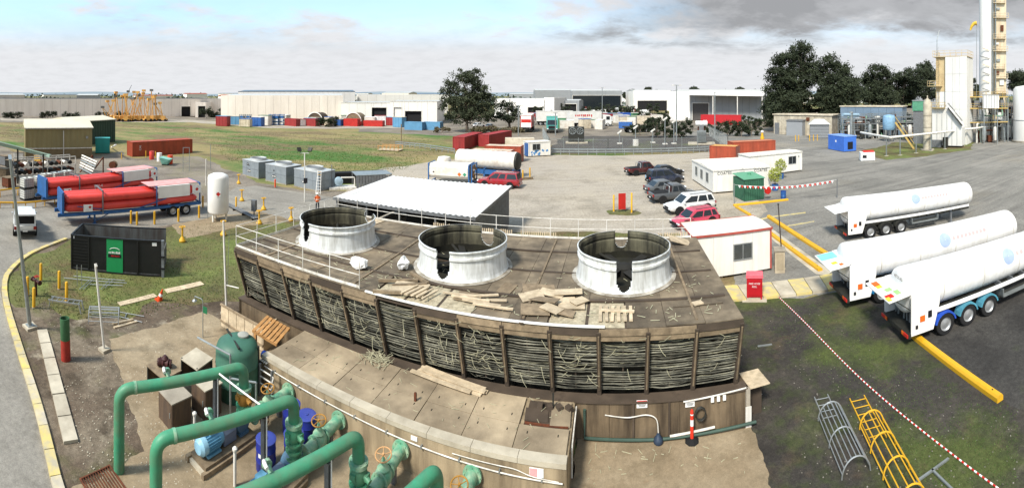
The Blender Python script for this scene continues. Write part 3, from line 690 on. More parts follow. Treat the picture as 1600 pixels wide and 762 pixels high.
ob('litter', m, m_strand, label='sparse pale splinters spread over the sump cover slabs', cat='litter', kind='stuff')
# ================================================================ PUMPS AND PIPES
m_green = mat('sea_green_pipe', '3f8c69', .5, var=.18, sc=2.5, dirt='5f7a5e', damt=.5, dsc=1.8, bump=.15)
m_green2 = mat('old_green_pipe', '5d9a7c', .7, var=.2, sc=3, dirt='a9b79a', damt=.5, dsc=4, bump=.3)
m_ochre = mat('ochre_valve', 'a97a30', .7, var=.2, sc=5, dirt='6a4a20', damt=.4, dsc=5)
m_mblue = mat('motor_blue', '6fa9c6', .45, var=.1, sc=3, dirt='4c7488', damt=.3, dsc=4)
m_cabin = mat('brown_cabinet', '4e4035', .75, var=.2, sc=2, dirt='7d6448', damt=.35, dsc=2, streak=True)
m_drum = mat('blue_drum', '232f86', .4, var=.12, sc=3, dirt='3a4270', damt=.25, dsc=3)
m_gsteel = mat('grey_steel', '75787a', .6, .3, var=.15, sc=4, dirt='5a5148', damt=.3, dsc=3)
def flange(m, p, d, r, t=.05, n=20):
    p, d = Vector(p), Vector(d).normalized(); m.cyl(p-d*t/2, p+d*t/2, r, n=n)
    u = d.orthogonal().normalized(); w = d.cross(u)
    for k in range(8):
        a = k*pi/4; q = p+(u*cos(a)+w*sin(a))*r*.84; m.cyl(q-d*(t/2+.025), q+d*(t/2+.025), .018, n=6)
def wheel_h(m, c, d, r, tr=.016):
    c, d = Vector(c), Vector(d).normalized(); u = d.orthogonal().normalized(); w = d.cross(u)
    m.tube([c+r*(u*cos(2*pi*k/18)+w*sin(2*pi*k/18)) for k in range(18)], tr, 6, closed=True)
    for k in range(5):
        a = 2*pi*k/5; m.cyl(c, c+r*(u*cos(a)+w*sin(a)), .012, n=5)
    m.cyl(c-d*.04, c+d*.04, .035, n=8)
ZP = 2.4; PR = .16
SK = [-10.42, -8.3, -6.12, -3.98]
plab = ['green arched pipe standing beside the brown cabinets, with an ochre check valve', 'green arched pipe rising past the blue drums, with a white tap stub', 'green arched pipe whose grey post stands beside the bright motor', 'green arched pipe farthest from the green tank, low over the pad']
for k, s in enumerate(SK):
    base = TW(s, 9.1)
    dp = T('discharge_pipe', plab[k], 'pipe', base, -TA, 'green arched discharge pipes')
    a, b, c, d, e = (-1.2, -3.5, -.3), (-1.2, -3.5, ZP), (0, 0, ZP), (0, .28, ZP), (0, .28, .9)
    e_pts = elbow([(-1.2, -3.5, .0), (-1.2, -3.5, ZP), (0, .25, ZP), (0, .25, 1.75)], .42, 8)
    ob('pipe_run', M().tube(e_pts, PR, 18), m_green, dp, smooth=50)
    jl = Vector((-1.2, -3.5, ZP)).lerp(Vector((0, .25, ZP)), .12); jd = Vector((1.2, 3.75, 0))
    m = M(); flange(m, (0, .25, 1.71), (0, 0, 1), .25, .1); ob('flange', m, m_green2, dp, smooth=40)
    m = M(); m.lathe([(.17, 1.22), (.2, 1.3), (.23, 1.42), (.22, 1.55), (.18, 1.64)], 18, c=(0, .25, 0)); m.box((.2, .25, 1.45), (.2, .16, .16)); m.cyl((.1, .25, 1.5), (.38, .18, 1.42), .07, n=10); m.box((-.02, .05, 1.48), (.16, .14, .14))
    ob('check_valve', m, m_ochre if k == 0 else m_green, dp, smooth=40)
    m = M(); flange(m, (0, .25, 1.19), (0, 0, 1), .25); m.tube([(0, .25, 1.2), (0, .25, .75)], PR, 16); flange(m, (0, .25, .98), (0, 0, 1), .24); flange(m, (0, .25, .78), (0, 0, 1), .24); ob('lower_spool', m, m_green, dp, smooth=40)
    m = M(); m.tube([jl-jd.normalized()*.04, jl+jd.normalized()*.04], PR+.012, 18); ob('weld_collar', m, m_green2, dp, smooth=40)
    # tap stub on the run
    q = Vector((-1.2, -3.5, ZP)).lerp(Vector((0, .25, ZP)), .4)
    m = M(); m.cyl(q+Vector((-.1, 0, 0)), q+Vector((-.3, .05, .12)), .06, n=10); m.cyl(q+Vector((-.3, .05, .12)), q+Vector((-.38, .07, .12)), .12, n=10); m.cyl(q+Vector((-.42, .0, .1)), q+Vector((-.36, .16, .16)), .035, n=8); ob('branch', m, m_green2, dp, smooth=40)
    m = M(); m.tube(elbow([q+Vector((-.38, .06, .14)), q+Vector((-.3, -.1, .32)), q+Vector((-.1, -.18, .3))], .1), .045, 10); ob('white_stub', m, m_white, dp, smooth=40)
    # column under the run
    q = Vector((-1.2, -3.5, 0)).lerp(Vector((0, .25, 0)), .76)
    m = M(); m.bx(q.x-.06, q.y-.07, .02, q.x+.06, q.y-.055, ZP-PR-.02); m.bx(q.x-.06, q.y+.055, .02, q.x+.06, q.y+.07, ZP-PR-.02); m.bx(q.x-.008, q.y-.06, .02, q.x+.008, q.y+.06, ZP-PR-.02); m.bx(q.x-.13, q.y-.13, 0, q.x+.13, q.y+.13, .025); m.bx(q.x-.1, q.y-.1, ZP-PR-.03, q.x+.1, q.y+.1, ZP-PR-.005); ob('support_column', m, m_gsteel, dp)
    ob('conduit', M().tube([(q.x+.12, q.y-.02, .1), (q.x+.12, q.y-.02, ZP+.02)], .018, 6), m_white, dp)
    if k == 0: ob('white_brace', M().tube([(q.x+.1, q.y+.02, ZP+.05), (q.x+2.05, q.y+.05, ZP+.02)], .026, 8), m_white, dp, smooth=40)
# pump sets
mlab = ['pale blue motor and pump on timber plinth beside the brown cabinets', 'pale blue motor and pump beside the white standpipe', 'pale blue motor and pump under the third green arch', 'pale blue motor and pump at the end of the pump row']
def pump_set(s, lab):
    p = T('pump_set', lab, 'pump', TW(s-.12, 9.1), -TA, 'blue pumps on the concrete pad')
    T_ = Matrix.Translation((0, -1.02, .58)) @ Matrix.Rotation(pi/2, 4, 'X')
    m = M(); m.lathe([(.0, -.42), (.2, -.42), (.22, -.36), (.22, .22), (.0, .22)], 20, T=T_, cap=False)
    for k in range(22):
        a = 2*pi*k/22; c = Vector((.235*cos(a), -1.0, .58+.235*sin(a))); m.box((0, 0, 0), (.05, .5, .012), Matrix.Translation(c) @ Matrix.Rotation(-a, 4, 'Y'))
    mo = ob('motor', m, m_mblue, p, smooth=40)
    ob('fan_cowl', M().lathe([(.0, .46), (.17, .45), (.255, .36), (.26, .2), (.24, .19)], 20, T=T_, cap=False), mat('cowl_pale_blue', '8fbcd2', .45), mo, smooth=40)
    ob('terminal_box', M().box((.02, -.95, .88), (.2, .26, .14)), m_mblue, mo); ob('foot', M().bx(-.24, -1.25, .3, .24, -.75, .36), m_mblue, mo)
    m = M(); m.ext([(-.17, .3), (-.17, .62), (-.1, .72), (.1, .72), (.17, .62), (.17, .3)], -.58, -.1); ob('coupling_guard', m, mat('guard_grey', '6d7889', .5), p)
    m = M(); m.lathe([(.05, -.18), (.24, -.16), (.3, 0), (.24, .16), (.05, .18)], 20, T=Matrix.Translation((0, .22, .58)) @ Matrix.Rotation(pi/2, 4, 'Y')); m.cyl((0, .4, .58), (0, .62, .62), .15, n=14); m.bx(-.2, .05, .28, .2, .4, .36); ob('pump_casing', m, mat('pump_blue_grey', '4f6f86', .55, var=.15), p, smooth=40)
    for j, (x0, w, z, h) in enumerate([(-.32, .62, .02, .12), (-.28, .58, .14, .12)]): ob('plinth_timber' if j else 'plinth', M().bx(x0-.06, -1.55+.08*j, z, x0+w+.1, .55, z+h), m_wood if j else m_conc_l, p)
    ob('plinth_timber', M().bx(-.42, -1.62, .02, -.3, .5, .2), m_wood, p); ob('plinth_timber', M().bx(.36, -1.6, .02, .48, .45, .17), m_wood, p)
    return p
for s, l in zip(SK, mlab): pump_set(s, l)
# suction pipes from the sump wall with gate valve and hand wheel
slab_ = ['short old green suction pipe joining the sump behind the ochre valve', 'short old green suction pipe joining the sump beside the blue drums', 'short old green suction pipe joining the sump in the open middle of the pad', 'short old green suction pipe joining the sump near the wall sign']
for k, s in enumerate(SK):
    p = T('suction_pipe', slab_[k], 'pipe', TW(s+.02+.05*k, 10.6), -TA, 'green suction pipes in the sump wall')
    ob('pipe', M().tube([(0, .85, .64), (0, -.88, .64)], .17, 18), m_green2, p, smooth=40)
    
    for (y_, r_, t_) in ((.82, .27, .07), (.02, .23, .05), (-.42, .25, .05), (-.86, .25, .05)): m = M(); flange(m, (0, y_, .64), (0, 1, 0), r_, t_); ob('flange', m, m_green2, p, smooth=40)
    m = M(); m.lathe([(.19, -.18), (.24, -.05), (.24, .05), (.19, .18)], 16, T=Matrix.Translation((0, -.2, .64)) @ Matrix.Rotation(pi/2, 4, 'X')); m.lathe([(.16, .8), (.18, .86), (.1, .95), (.05, 1.05), (.03, 1.2)], 12, c=(0, -.2, 0)); ob('gate_valve', m, m_green2, p, smooth=40)
    m = M(); wheel_h(m, (0, -.2, 1.22), (0, -.2, 1), .22, .02); ob('hand_wheel', m, m_ochre if k != 2 else mat('faded_wheel', 'b98f62', .7), p, smooth=40)
    m = M(); wheel_h(m, (.26, -.6, .5), (1, -.4, .2), .15, .016); m.cyl((.1, -.6, .55), (.3, -.6, .5), .03, n=8); ob('rusty_wheel', m, m_rust, p, smooth=40)
    ob('stand', M().bx(-.08, .3, .02, .08, .42, .48), m_gsteel, p)
# drums
def drum(s, n, label, tilt=0):
    d = T('drum', label, 'drum', TW(s, n, .02), R.uniform(0, 6), 'blue drums')
    ob('barrel', M().lathe([(.27, 0), (.29, .02), (.29, .28), (.3, .3), (.29, .32), (.29, .58), (.3, .6), (.29, .62), (.29, .84), (.27, .86)], 28), m_drum, d, smooth=40)
    ob('lid', M().lathe([(.302, .845), (.305, .88), (.28, .895), (.2, .885), (.05, .885), (.05, .91), (.0, .91)], 28, cap=False), mat('drum_lid', '33408f', .4, dirt='596094', damt=.3), d, smooth=40)
    return d
d = drum(-9.22, 9.15, 'blue lidded drum with a white label standing alone between two pumps'); d.rotation_euler = (0, 0, -TA)
m = M(); n = 6
for i in range(n):
    a0, a1 = -pi/2-.05+i*.16, -pi/2-.05+(i+1)*.16
    m.add([(.296*cos(a0), .296*sin(a0), .48), (.296*cos(a1), .296*sin(a1), .48), (.296*cos(a1), .296*sin(a1), .6), (.296*cos(a0), .296*sin(a0), .6)], [(0, 1, 2, 3)])
ob('label_sticker', m, m_whp, d)
drum(-9.65, 10.75, 'blue drum half hidden behind the second green arch'); drum(-8.95, 10.7, 'blue drum against the sump wall beside the second hand wheel'); drum(-8.75, 9.85, 'blue drum partly hidden under the second hand wheel')
# green tank
gt = T('water_tank', 'dark green round plastic tank at the end of the concrete sump', 'tank', TW(-12.35, 10.75, .02), 0)
m_gtank = mat('tank_green', '3f6a58', .5, var=.1, sc=2, dirt='2f5144', damt=.3)
ob('shell', M().lathe([(.78, 0), (.8, .05), (.8, .5), (.815, .52), (.8, .54), (.8, 1.1), (.815, 1.12), (.8, 1.14), (.79, 1.62), (.72, 1.8), (.5, 1.93), (.2, 1.98), (0, 1.99)], 36, cap=False), m_gtank, gt, smooth=50)
ob('lid', M().lathe([(.2, 1.93), (.21, 2.03), (.15, 2.06), (0, 2.07)], 20, c=(.1, .25, 0), cap=False), mat('tank_lid', '9a9a90', .5), gt, smooth=40)
ob('top_bar', M().bar((-.7, .3, 1.95), (.45, -.5, 1.95), .06), m_dkmet, gt)
for a in (.4, 2.2): ob('strap', M().box((.8*cos(a), .8*sin(a), .9), (.04, .1, 1.7), None), m_dkmet, gt)
# grey pipe frames around the tank
pf = T('pipe_railing', 'grey galvanised pipe frame standing between the green tank and the sump', 'pipe frame', TW(-11.55, 9.75), -TA)
for (a, b) in [((0, 0, 0), (0, 0, 2.1)), ((-1.5, -.3, 2.15), (0, 0, 2.1)), ((0, 0, 1.3), (.75, .5, 1.3)), ((.75, .5, 0), (.75, .5, 1.3))]: ob('pipe', M().cyl(a, b, .035, n=8), m_galv, pf, smooth=40)
# cabinets
def cab(name, s, n, w, d, h, label, top, rz=0.0, body=None):
    c = T(name, label, 'cabinet', TW(s, n, .02), -TA+rz)
    ob('body', M().bx(-w/2, -d/2, 0, w/2, d/2, h-.04), body or m_cabin, c); ob('top', M().bx(-w/2-.03, -d/2-.03, h-.04, w/2+.03, d/2+.03, h), top, c)
    ob('door', M().bx(-w/2+.05, -d/2-.015, .08, w/2-.05, -d/2-.002, h-.1), body or m_cabin, c); ob('handle', M().bx(w/2-.12, -d/2-.035, h*.45, w/2-.09, -d/2-.016, h*.62), m_galv, c)
    return c
cab('control_cabinet', -12.5, 8.1, .85, .75, .95, 'brown steel cabinet with grey top beside the first green arch', m_conc)
cab('control_cabinet', -12.25, 9.25, .8, .7, 1.05, 'tall brown cabinet with pale lid tight beside the green tank', m_conc_l)
def stand(s, n, w, d, h, label, top, slope=0):
    c = T('steel_stand', label, 'stand', TW(s, n, .02), -TA+.1)
    for x in (-1, 1):
        for y in (-1, 1): ob('leg', M().bx(x*(w/2-.05)-.03, y*(d/2-.05)-.03, 0, x*(w/2-.05)+.03, y*(d/2-.05)+.03, h), m_dkmet, c)
    ob('top', M().add([(-w/2, -d/2, h-slope), (w/2, -d/2, h-slope), (w/2, d/2, h+slope), (-w/2, d/2, h+slope), (-w/2, -d/2, h+.04-slope), (w/2, -d/2, h+.04-slope), (w/2, d/2, h+.04+slope), (-w/2, d/2, h+.04+slope)], [(3, 2, 1, 0), (4, 5, 6, 7), (0, 1, 5, 4), (1, 2, 6, 5), (2, 3, 7, 6), (3, 0, 4, 7)]), top, c)
    ob('side_panel', M().bx(-w/2+.06, d/2-.07, .1, w/2-.06, d/2-.05, h-.06), m_cabin, c); ob('side_panel', M().bx(-w/2+.02, -d/2+.06, .15, -w/2+.04, d/2-.06, h-.06), m_cabin, c)
    return c
stand(-13.85, 8.5, 1.05, .85, .9, 'brown steel stand with a dark red valve body lying on its top', m_wood)
stand(-13.25, 9.55, .95, .8, 1.2, 'dark steel stand with a pale sloping top among the cabinets', m_conc_l, .05)
vb = T('rusty_valve', 'dark red rusty valve body lying on the brown steel stand', 'valve', TW(-13.9, 8.55, .96), .4)
m_vb = mat('dark_red_casting', '3d1d1c', .6, var=.3, sc=8)
m = M(); m.lathe([(.06, -.2), (.16, -.18), (.12, -.06), (.17, 0), (.12, .06), (.16, .18), (.06, .2)], 14, T=Matrix.Translation((0, 0, .15)) @ Matrix.Rotation(pi/2, 4, 'Y')); m.lathe([(.1, .2), (.14, .3), (.06, .4)], 10, c=(.02, .02, 0)); ob('casting', m, m_vb, vb, smooth=40)
m = M(); flange(m, (.22, .05, .12), (1, .2, 0), .15); ob('flange', m, m_vb, vb, smooth=40); m = M(); flange(m, (-.2, -.03, .14), (1, .1, .1), .14); ob('flange', m, m_vb, vb, smooth=40)
# white standpipe, grating, safety shower, walkway bits
for (px, py, lab) in [(367, 742, 'short white standpipe with a capped head between the pumps'), (304, 668+2, 'thin white standpipe stub behind the second green arch')]:
    q = G(px, py+18); h = 1.0 if px == 367 else .8
    t = T('standpipe', lab, 'standpipe', q); ob('pipe', M().cyl((0, 0, 0), (0, 0, h), .045, n=10), m_white2, t, smooth=40); ob('cap', M().lathe([(.05, h-.02), (.07, h+.02), (.07, h+.08), (.03, h+.12)], 10), m_white2, t, smooth=40)
gt_ = T('floor_grating', 'rusty steel floor grating set in the dirt beside the riser pipe', 'grating', TW(-11.1, 5.0, .03), -TA+.1)
ob('frame', M().bx(-.75, -.5, 0, .75, -.46, .04).bx(-.75, .46, 0, .75, .5, .04).bx(-.75, -.46, 0, -.71, .46, .04).bx(.71, -.46, 0, .75, .46, .04), m_rust, gt_)
for i in range(11): ob('bar', M().bx(-.7, -.42+i*.08, .005, .7, -.4+i*.08, .035), m_rust, gt_)
ss_ = T('safety_shower', 'thin grey safety shower post with a small green sign behind the tank', 'safety shower', G(317, 528))
ob('pole', M().tube(elbow([(0, 0, 0), (0, 0, 1.75), (-.5, .0, 1.75), (-.5, 0, 1.62)], .15), .02, 8), m_galv, ss_, smooth=40); ob('rose', M().lathe([(.03, 1.62), (.11, 1.55), (.12, 1.53)], 12, c=(-.5, 0, 0)), m_galv, ss_, smooth=40); ob('sign', M().box((.12, 0, 1.3), (.26, .015, .3)), mat('sign_green', '1f6b45', .5), ss_)
# timber hoarding and pallet between the lawn and sump
th = T('timber_hoarding', 'pale boarded timber box at the end of the tower below the pallet', 'hoarding', TW(-15.2, 13.2), -TA)
for i in range(5): ob('board', M().bx(-1.1+i*.56, -.02, .05, -1.1+i*.56+.53, .03, 1.0), m_woodl, th)
ob('rail', M().bar((-1.15, .0, 1.05), (1.75, .0, 1.05), .09, .07), m_wood, th); ob('rail', M().bar((-1.15, -.04, .3), (1.75, -.04, .3), .05, .08), m_wood, th)
ob('end_board', M().bx(1.7, -.02, .0, 1.76, 1.0, 1.15), m_woodl, th)
pl = T('pallet', 'orange-brown timber pallet resting tilted on the end of the sump', 'pallet', TW(-12.55, 12.75, 1.42), -TA+.25)
pl.rotation_euler = (.12, .22, -TA+.25)
for i in range(7): piece('deck_board', pl, m_woodn, (-.51+i*.17, 0, .1), (.12, 1.1, .022))
for y in (-.5, 0, .5): piece('bearer', pl, m_woodn, (0, y, .04), (1.15, .09, .09))
piece('timber_frame_leg', None, m_woodn, TW(-13.0, 12.3, .7), (.1, .1, 1.4), (0, 0, 0), 'orange-brown timber post under the tilted pallet', 'post')
vw = T('red_valve', 'orange-red valve with hand wheel below the timber pallet', 'valve', TW(-13.1, 12.15, .0), -TA)
m = M(); m.lathe([(.1, .0), (.1, .6), (.16, .62), (.16, .7), (.1, .72), (.06, .95)], 12); ob('body', m, m_red, vw, smooth=40); m = M(); wheel_h(m, (0, -.02, .98), (0, -.3, 1), .16); ob('hand_wheel', m, mat('wheel_orange', 'c4502a', .6), vw, smooth=40)
bm = T('small_motor', 'small bright blue motor with white pipes beside the green tank', 'motor', TW(-11.95, 11.9, .3), -TA)
ob('body', M().lathe([(.0, -.2), (.14, -.2), (.15, .2), (.0, .2)], 14, T=Matrix.Translation((0, 0, .72)) @ Matrix.Rotation(pi/2, 4, 'Y'), cap=False), mat('bright_blue', '2b57b8', .4), bm, smooth=40)
for k in range(4): ob('white_pipe', M().tube(elbow([(.15+.1*k, -.1, .3), (.15+.1*k, -.1, .8), (.15+.1*k, -.5, .85)], .1), .028, 8), m_white, bm, smooth=40)
ob('stand', M().bx(-.2, -.2, -.3, .2, .2, .56), m_dkmet, bm)
sv = T('pipe_manifold', 'white pipe manifold bracketed on the sump corner', 'manifold', TW(-11.6, 10.9, 0), -TA)
for k in range(3): ob('pipe', M().tube(elbow([(0, .3, .5+.25*k), (.7, .3, .5+.25*k), (.9, .0, .7+.15*k)], .1), .025, 8), m_white2, sv, smooth=40)
ob('bracket', M().bx(-.02, .25, 0, .03, .35, 1.2), m_gsteel, sv); ob('bracket', M().bx(.6, .25, 0, .65, .35, 1.2), m_gsteel, sv)
hy = T('hydrant', 'small red round hydrant head in front of the sump wall', 'hydrant', TW(*SN(863, 790)), 0)
ob('body', M().lathe([(.16, 0), (.16, .05), (.1, .08), (.1, .5), (.15, .54), (.13, .64), (.05, .7), (.03, .78)], 16), m_red, hy, smooth=40)
for s in (-1, 1): ob('outlet', M().cyl((0, 0, .42), (s*.2, 0, .42), .05, n=10), m_red, hy, smooth=40)
# ================================================================ LAWN AND LEFT FOREGROUND
def lean_post(name, bx_, by, tx, ty, r0, r1, mt, label, cat, footing=.4, head=None, n=12):
    p = G(bx_, by); rr = dist(p); h = ZA(ty, rr); t = GR(tx, rr, h)
    o = T(name, label, cat, p)
    ob('pole', M().tube([(0, 0, .02), t-p], [r0, r1], n), mt, o, smooth=40)
    if footing: ob('footing', M().bx(-footing/2, -footing/2, 0, footing/2, footing/2, .12), m_conc_l, o)
    return o, t-p
o, t = lean_post('lamp_post', 47, 512, 16, 250, .1, .07, m_galv, 'tall grey steel lamp post on a concrete footing beside the kerb', 'lamp post', .55)
ob('base_plate', M().bx(-.17, -.17, .12, .17, .17, .15), m_galv, o)
ob('lamp_head', M().bar(t, t+Vector((-.7, .3, .12)), .16, .08), m_galv, o)
o, t = lean_post('white_post', 163, 548, 149, 412, .05, .05, m_white2, 'white leaning pipe post standing in the lawn before the ladder cage', 'post', .38)
ob('top_bracket', M().bar(t, t+Vector((.1, -.02, -.1)), .09), m_white2, o)
o, t = lean_post('pipe_post', 354, 490, 349, 345, .06, .05, m_white2, 'tall pale pipe post with a side arm at the tower corner', 'post', .45)
ob('arm', M().tube([t*.31, t*.31+Vector((.75, .1, .0))], .03, 8), m_white2, o, smooth=40)
ob('rod', M().tube([t*.32+Vector((.12, 0, 0)), t*.9+Vector((.35, 0, 0))], .012, 6), m_galv, o)
bs = T('pipe_bollard', 'short thick pipe painted green above and red below, standing in dirt', 'bollard', G(103, 562)); bs.rotation_euler = (0, -.06, 0)
m_bg = mat('old_green_paint', '3d6b45', .7, var=.2, sc=4, dirt='2d4030', damt=.4, dsc=4)
ob('lower_half', M().lathe([(.2, 0), (.2, .82)], 20), mat('old_red_paint', '9c2f22', .7, var=.2, sc=4), bs, smooth=40); ob('upper_half', M().lathe([(.195, .82), (.2, .83), (.2, 1.7), (.18, 1.7), (.17, 1.3)], 20, cap=False), m_bg, bs, smooth=40)
ob('dark_core', M().lathe([(.0, 1.32), (.175, 1.32)], 16, cap=False), m_black, bs)
def bollard(px, py, label, h=1.05, r=.085, grp='yellow bollards', mt=None, ring=False):
    b = T('bollard', label, 'bollard', G(px, py), 0, grp)
    ob('post', M().lathe([(r, 0), (r, h-.03), (r*.7, h), (0, h+.01)], 14, cap=False), mt or m_yel, b, smooth=40)
    ob('collar', M().lathe([(r+.02, 0), (r+.02, .05), (r, .06)], 14, cap=False), m_conc, b)
    return b
for px, py in [(64, 439), (92.5, 452), (104, 471), (43, 462), (53, 481)]: bollard(px, py, 'yellow bollard guarding the dark red hydrant in the lawn')
h2 = T('hydrant_valve', 'dark red hydrant valve standing among the yellow bollards', 'hydrant', G(56, 462))
ob('riser', M().cyl((0, 0, 0), (0, 0, .9), .08, n=10), m_vb, h2, smooth=40); m = M(); m.tube([(-.35, 0, .8), (.35, .05, .82)], .08, 10); flange(m, (-.35, 0, .8), (1, 0, 0), .13); flange(m, (.35, .05, .82), (1, 0, 0), .13); ob('cross_pipe', m, m_vb, h2, smooth=40); m = M(); wheel_h(m, (.1, 0, 1.1), (0, 0, 1), .14); ob('hand_wheel', m, m_red, h2, smooth=40)
# ladder cage lying on the lawn
def ladder_cage(name, label, A, B, rad, mt, hoops, bars, ladder=None, thick=.02, grp=None, up=None, taper=1.0, lad_w=.42):
    """cage lying along A->B: half-round hoops joined by long bars, ladder rails and rungs beneath"""
    a, rz, L_ = fr(A, B); o = T(name, label, 'ladder cage', a, rz, grp)
    def hp(x, th, k=1.0):
        rr = rad*(taper if x < 0 else 1); return Vector((x, -rr*cos(th), .06+rr*1.05*sin(th)))
    for i in range(hoops):
        x = L_*i/(hoops-1); rr = rad*(taper+(1-taper)*i/(hoops-1))
        ob('hoop', M().tube([Vector((x, -rr*cos(t_), .05+rr*1.25*sin(t_))) for t_ in [pi*k/14 for k in range(15)]], thick, 6), mt, o, smooth=40)
    for k in range(bars):
        th_ = pi*(.08+.84*k/(bars-1)); r0, r1 = rad*taper, rad
        ob('long_bar', M().tube([(0, -r0*cos(th_), .05+r0*1.25*sin(th_)), (L_, -r1*cos(th_), .05+r1*1.25*sin(th_))], thick*.8, 5), mt, o)
    if ladder:
        x0, x1, n = ladder; 
        for s in (-1, 1): ob('ladder_rail', M().bar((x0, s*lad_w/2, .04), (x1, s*lad_w/2, .04), .03, .06), mt, o)
        for i in range(n):
            x = x0+(x1-x0)*(i+.5)/n; ob('rung', M().cyl((x, -lad_w/2, .05), (x, lad_w/2, .05), .015, n=6), mt, o)
    return o
ladder_cage('ladder_cage', 'short silver ladder cage lying on the lawn behind the white post', G(140, 500), G(186, 502), .48, m_alu, 2, 9, None, .022)
ld = T('ladder', 'silver aluminium ladder lying on the lawn beside the hydrant bollards', 'ladder', *fr(G(78, 476), G(127, 486))[:2])
L_ = fr(G(78, 476), G(127, 486))[2]
for s in (-.2, .2): ob('rail', M().bar((0, s, .35-.2*0), (L_, s, .42), .03, .07), m_alu, ld)
for i in range(6): ob('rung', M().cyl((L_*(i+.5)/6, -.2, .38), (L_*(i+.5)/6, .2, .38), .018, n=6), m_alu, ld)
for s in (-.2, .2): ob('leg', M().bar((L_-.05, s, .42), (L_+.1, s-.1, 0), .05, .05), m_alu, ld); ob('leg', M().bar((.1, s, .36), (.05, s, 0), .04, .04), m_alu, ld)
rf = T('rail_frame', 'bundle of silver handrail frames lying on the lawn before the black bin', 'rail frame', G(150, 445))
q0 = G(150, 445)
for (x0, y0, x1, y1) in [(100, 434, 198, 442), (115, 431, 195, 438), (140, 444, 192, 446), (124, 452, 142, 436), (130, 452, 146, 436), (158, 452, 172, 436), (164, 450, 178, 436)]:
    ob('bar', M().tube([G(x0, y0, .1)-q0, G(x1, y1, .12)-q0], .025, 6), m_alu, rf)
for x in (121, 128): ob('upright', M().tube([G(x, 447)-q0, G(x, 447)-q0+Vector((-.05, 0, 1.2))], .02, 6), m_alu, rf)
rf = T('rail_frame', 'silver ladder rails lying in the dirt past the ladder cage', 'rail frame', G(185, 496)); q0 = G(185, 496)
for (x0, y0, x1, y1) in [(143, 491, 185, 494), (185, 494, 222, 503), (186, 487, 225, 494), (195, 497, 198, 489)]: ob('bar', M().tube([G(x0, y0, .06)-q0, G(x1, y1, .06)-q0], .02, 6), m_alu, rf)
def plank_px(x0, y0, x1, y1, w, t, mt, label, grp=None, z=.03, name='plank'):
    a, b = G(x0, y0, z), G(x1, y1, z); return pbar(name, None, mt, a, b, w, t, label=label, cat='plank', grp=grp)
plank_px(186, 475, 243, 461, .42, .04, m_woodl, 'long pale board lying on the lawn behind the ladder cage')
plank_px(259, 455, 316, 442, .5, .04, m_woodl, 'wide pale board lying on the lawn behind the traffic cone')
plank_px(178, 512, 214, 502, .14, .08, m_woodl, 'pale timber length in dirt, lying below another', None); plank_px(176, 506, 208, 499, .14, .08, m_woodl, 'pale timber length in dirt, upper of two crossed ones', None, .1)
cn = T('traffic_cone', 'orange traffic cone lying tilted on the lawn by the pale boards', 'cone', G(249, 469)); cn.rotation_euler = (0, .35, 0)
m_or = mat('cone_orange', 'd84a1c', .5, var=.06)
ob('base', M().bx(-.2, -.2, 0, .2, .2, .04), m_or, cn); ob('body', M().lathe([(.16, .04), (.03, .7), (0, .7)], 16, cap=False), m_or, cn, smooth=40); ob('band', M().lathe([(.113, .3), (.083, .45)], 16, cap=False), m_whp, cn, smooth=40)
# skip bin
A, B = G(111.5, 420), G(253, 432.5); a, rz, L_ = fr(A, B); D_, h = 2.45, 2.2
sk = T('skip_bin', 'large open black steel waste bin with a green front panel on the lawn', 'skip bin', a, rz)
m_skb = mat('bin_black', '17191a', .5, var=.2, sc=1.5, dirt='2c2a28', damt=.3)
m_skin = mat('bin_inside', '5c5f5d', .8, var=.2, sc=1, dirt='3a2e26', damt=.5, dsc=.9, streak=True)
m_skg = mat('bin_green', '1f9254', .5, var=.06, sc=2)
ob('floor', M().bx(0, 0, .08, L_, D_, .16), m_skin, sk)
for (nm, x0, x1) in (('front_panel', 0, L_*.40), ('front_panel', L_*.58, L_)): ob(nm, M().bx(x0, 0, .16, x1, .05, h-.08).mat(1).bx(x0, .052, .16, x1, .07, h-.08), [m_skb, m_skin], sk)
gp = ob('green_panel', M().bx(L_*.4+.003, -.03, .1, L_*.58-.003, .05, h-.06).mat(1).bx(L_*.4, .052, .16, L_*.58, .07, h-.08), [m_skg, m_skin], sk)
piece('sign_band', gp, m_blk, (L_*.49, -.038, 1.1), (.82, .008, .2))
def marks(par, mt, x, y, z, w, h, n, seed):   # a short row of print too small to read
    r = random.Random(seed); xx = x-w/2
    for k in range(n):
        ww = w/n*r.uniform(.5, .85); piece('print_mark', par, mt, (xx+ww/2, y, z+r.uniform(-.1, .1)*h), (ww, .006, h*r.uniform(.7, 1.05))); xx += w/n
marks(gp, m_whp, L_*.49, -.036, 1.3, .74, .13, 8, 4); marks(gp, m_redp, L_*.5, -.044, 1.1, .55, .08, 8, 5)
ob('logo_arc', M().tube([(L_*.49+.33*cos(t_), -.036, 1.42+.17*sin(t_)) for t_ in [.4+k*.23 for k in range(11)]], .018, 5), m_whp, gp)
for i in range(9): ob('rib', M().bx(.12, -.045, .35+i*.19, L_*.2, -.001, .43+i*.19), m_skb, sk)
for x in (.03, L_*.2, L_*.74, L_-.05): ob('side_post', M().bx(x-.05, -.06, .1, x+.05, -.002, h-.06), m_skb, sk)
ob('back_panel', M().bx(0, D_-.05, .16, L_, D_, h-.08).mat(1).bx(0, D_-.072, .16, L_, D_-.052, h-.08), [m_skb, m_skin], sk)
ob('end_panel', M().bx(0, .07, .16, .05, D_-.08, h-.08).mat(1).bx(.052, .07, .16, .07, D_-.08, h-.08), [m_skb, m_skin], sk)
ob('end_door', M().bx(L_-.02, .1, .16, L_+.04, D_-.1, h-.9), m_skin, sk)
tr_ = M()
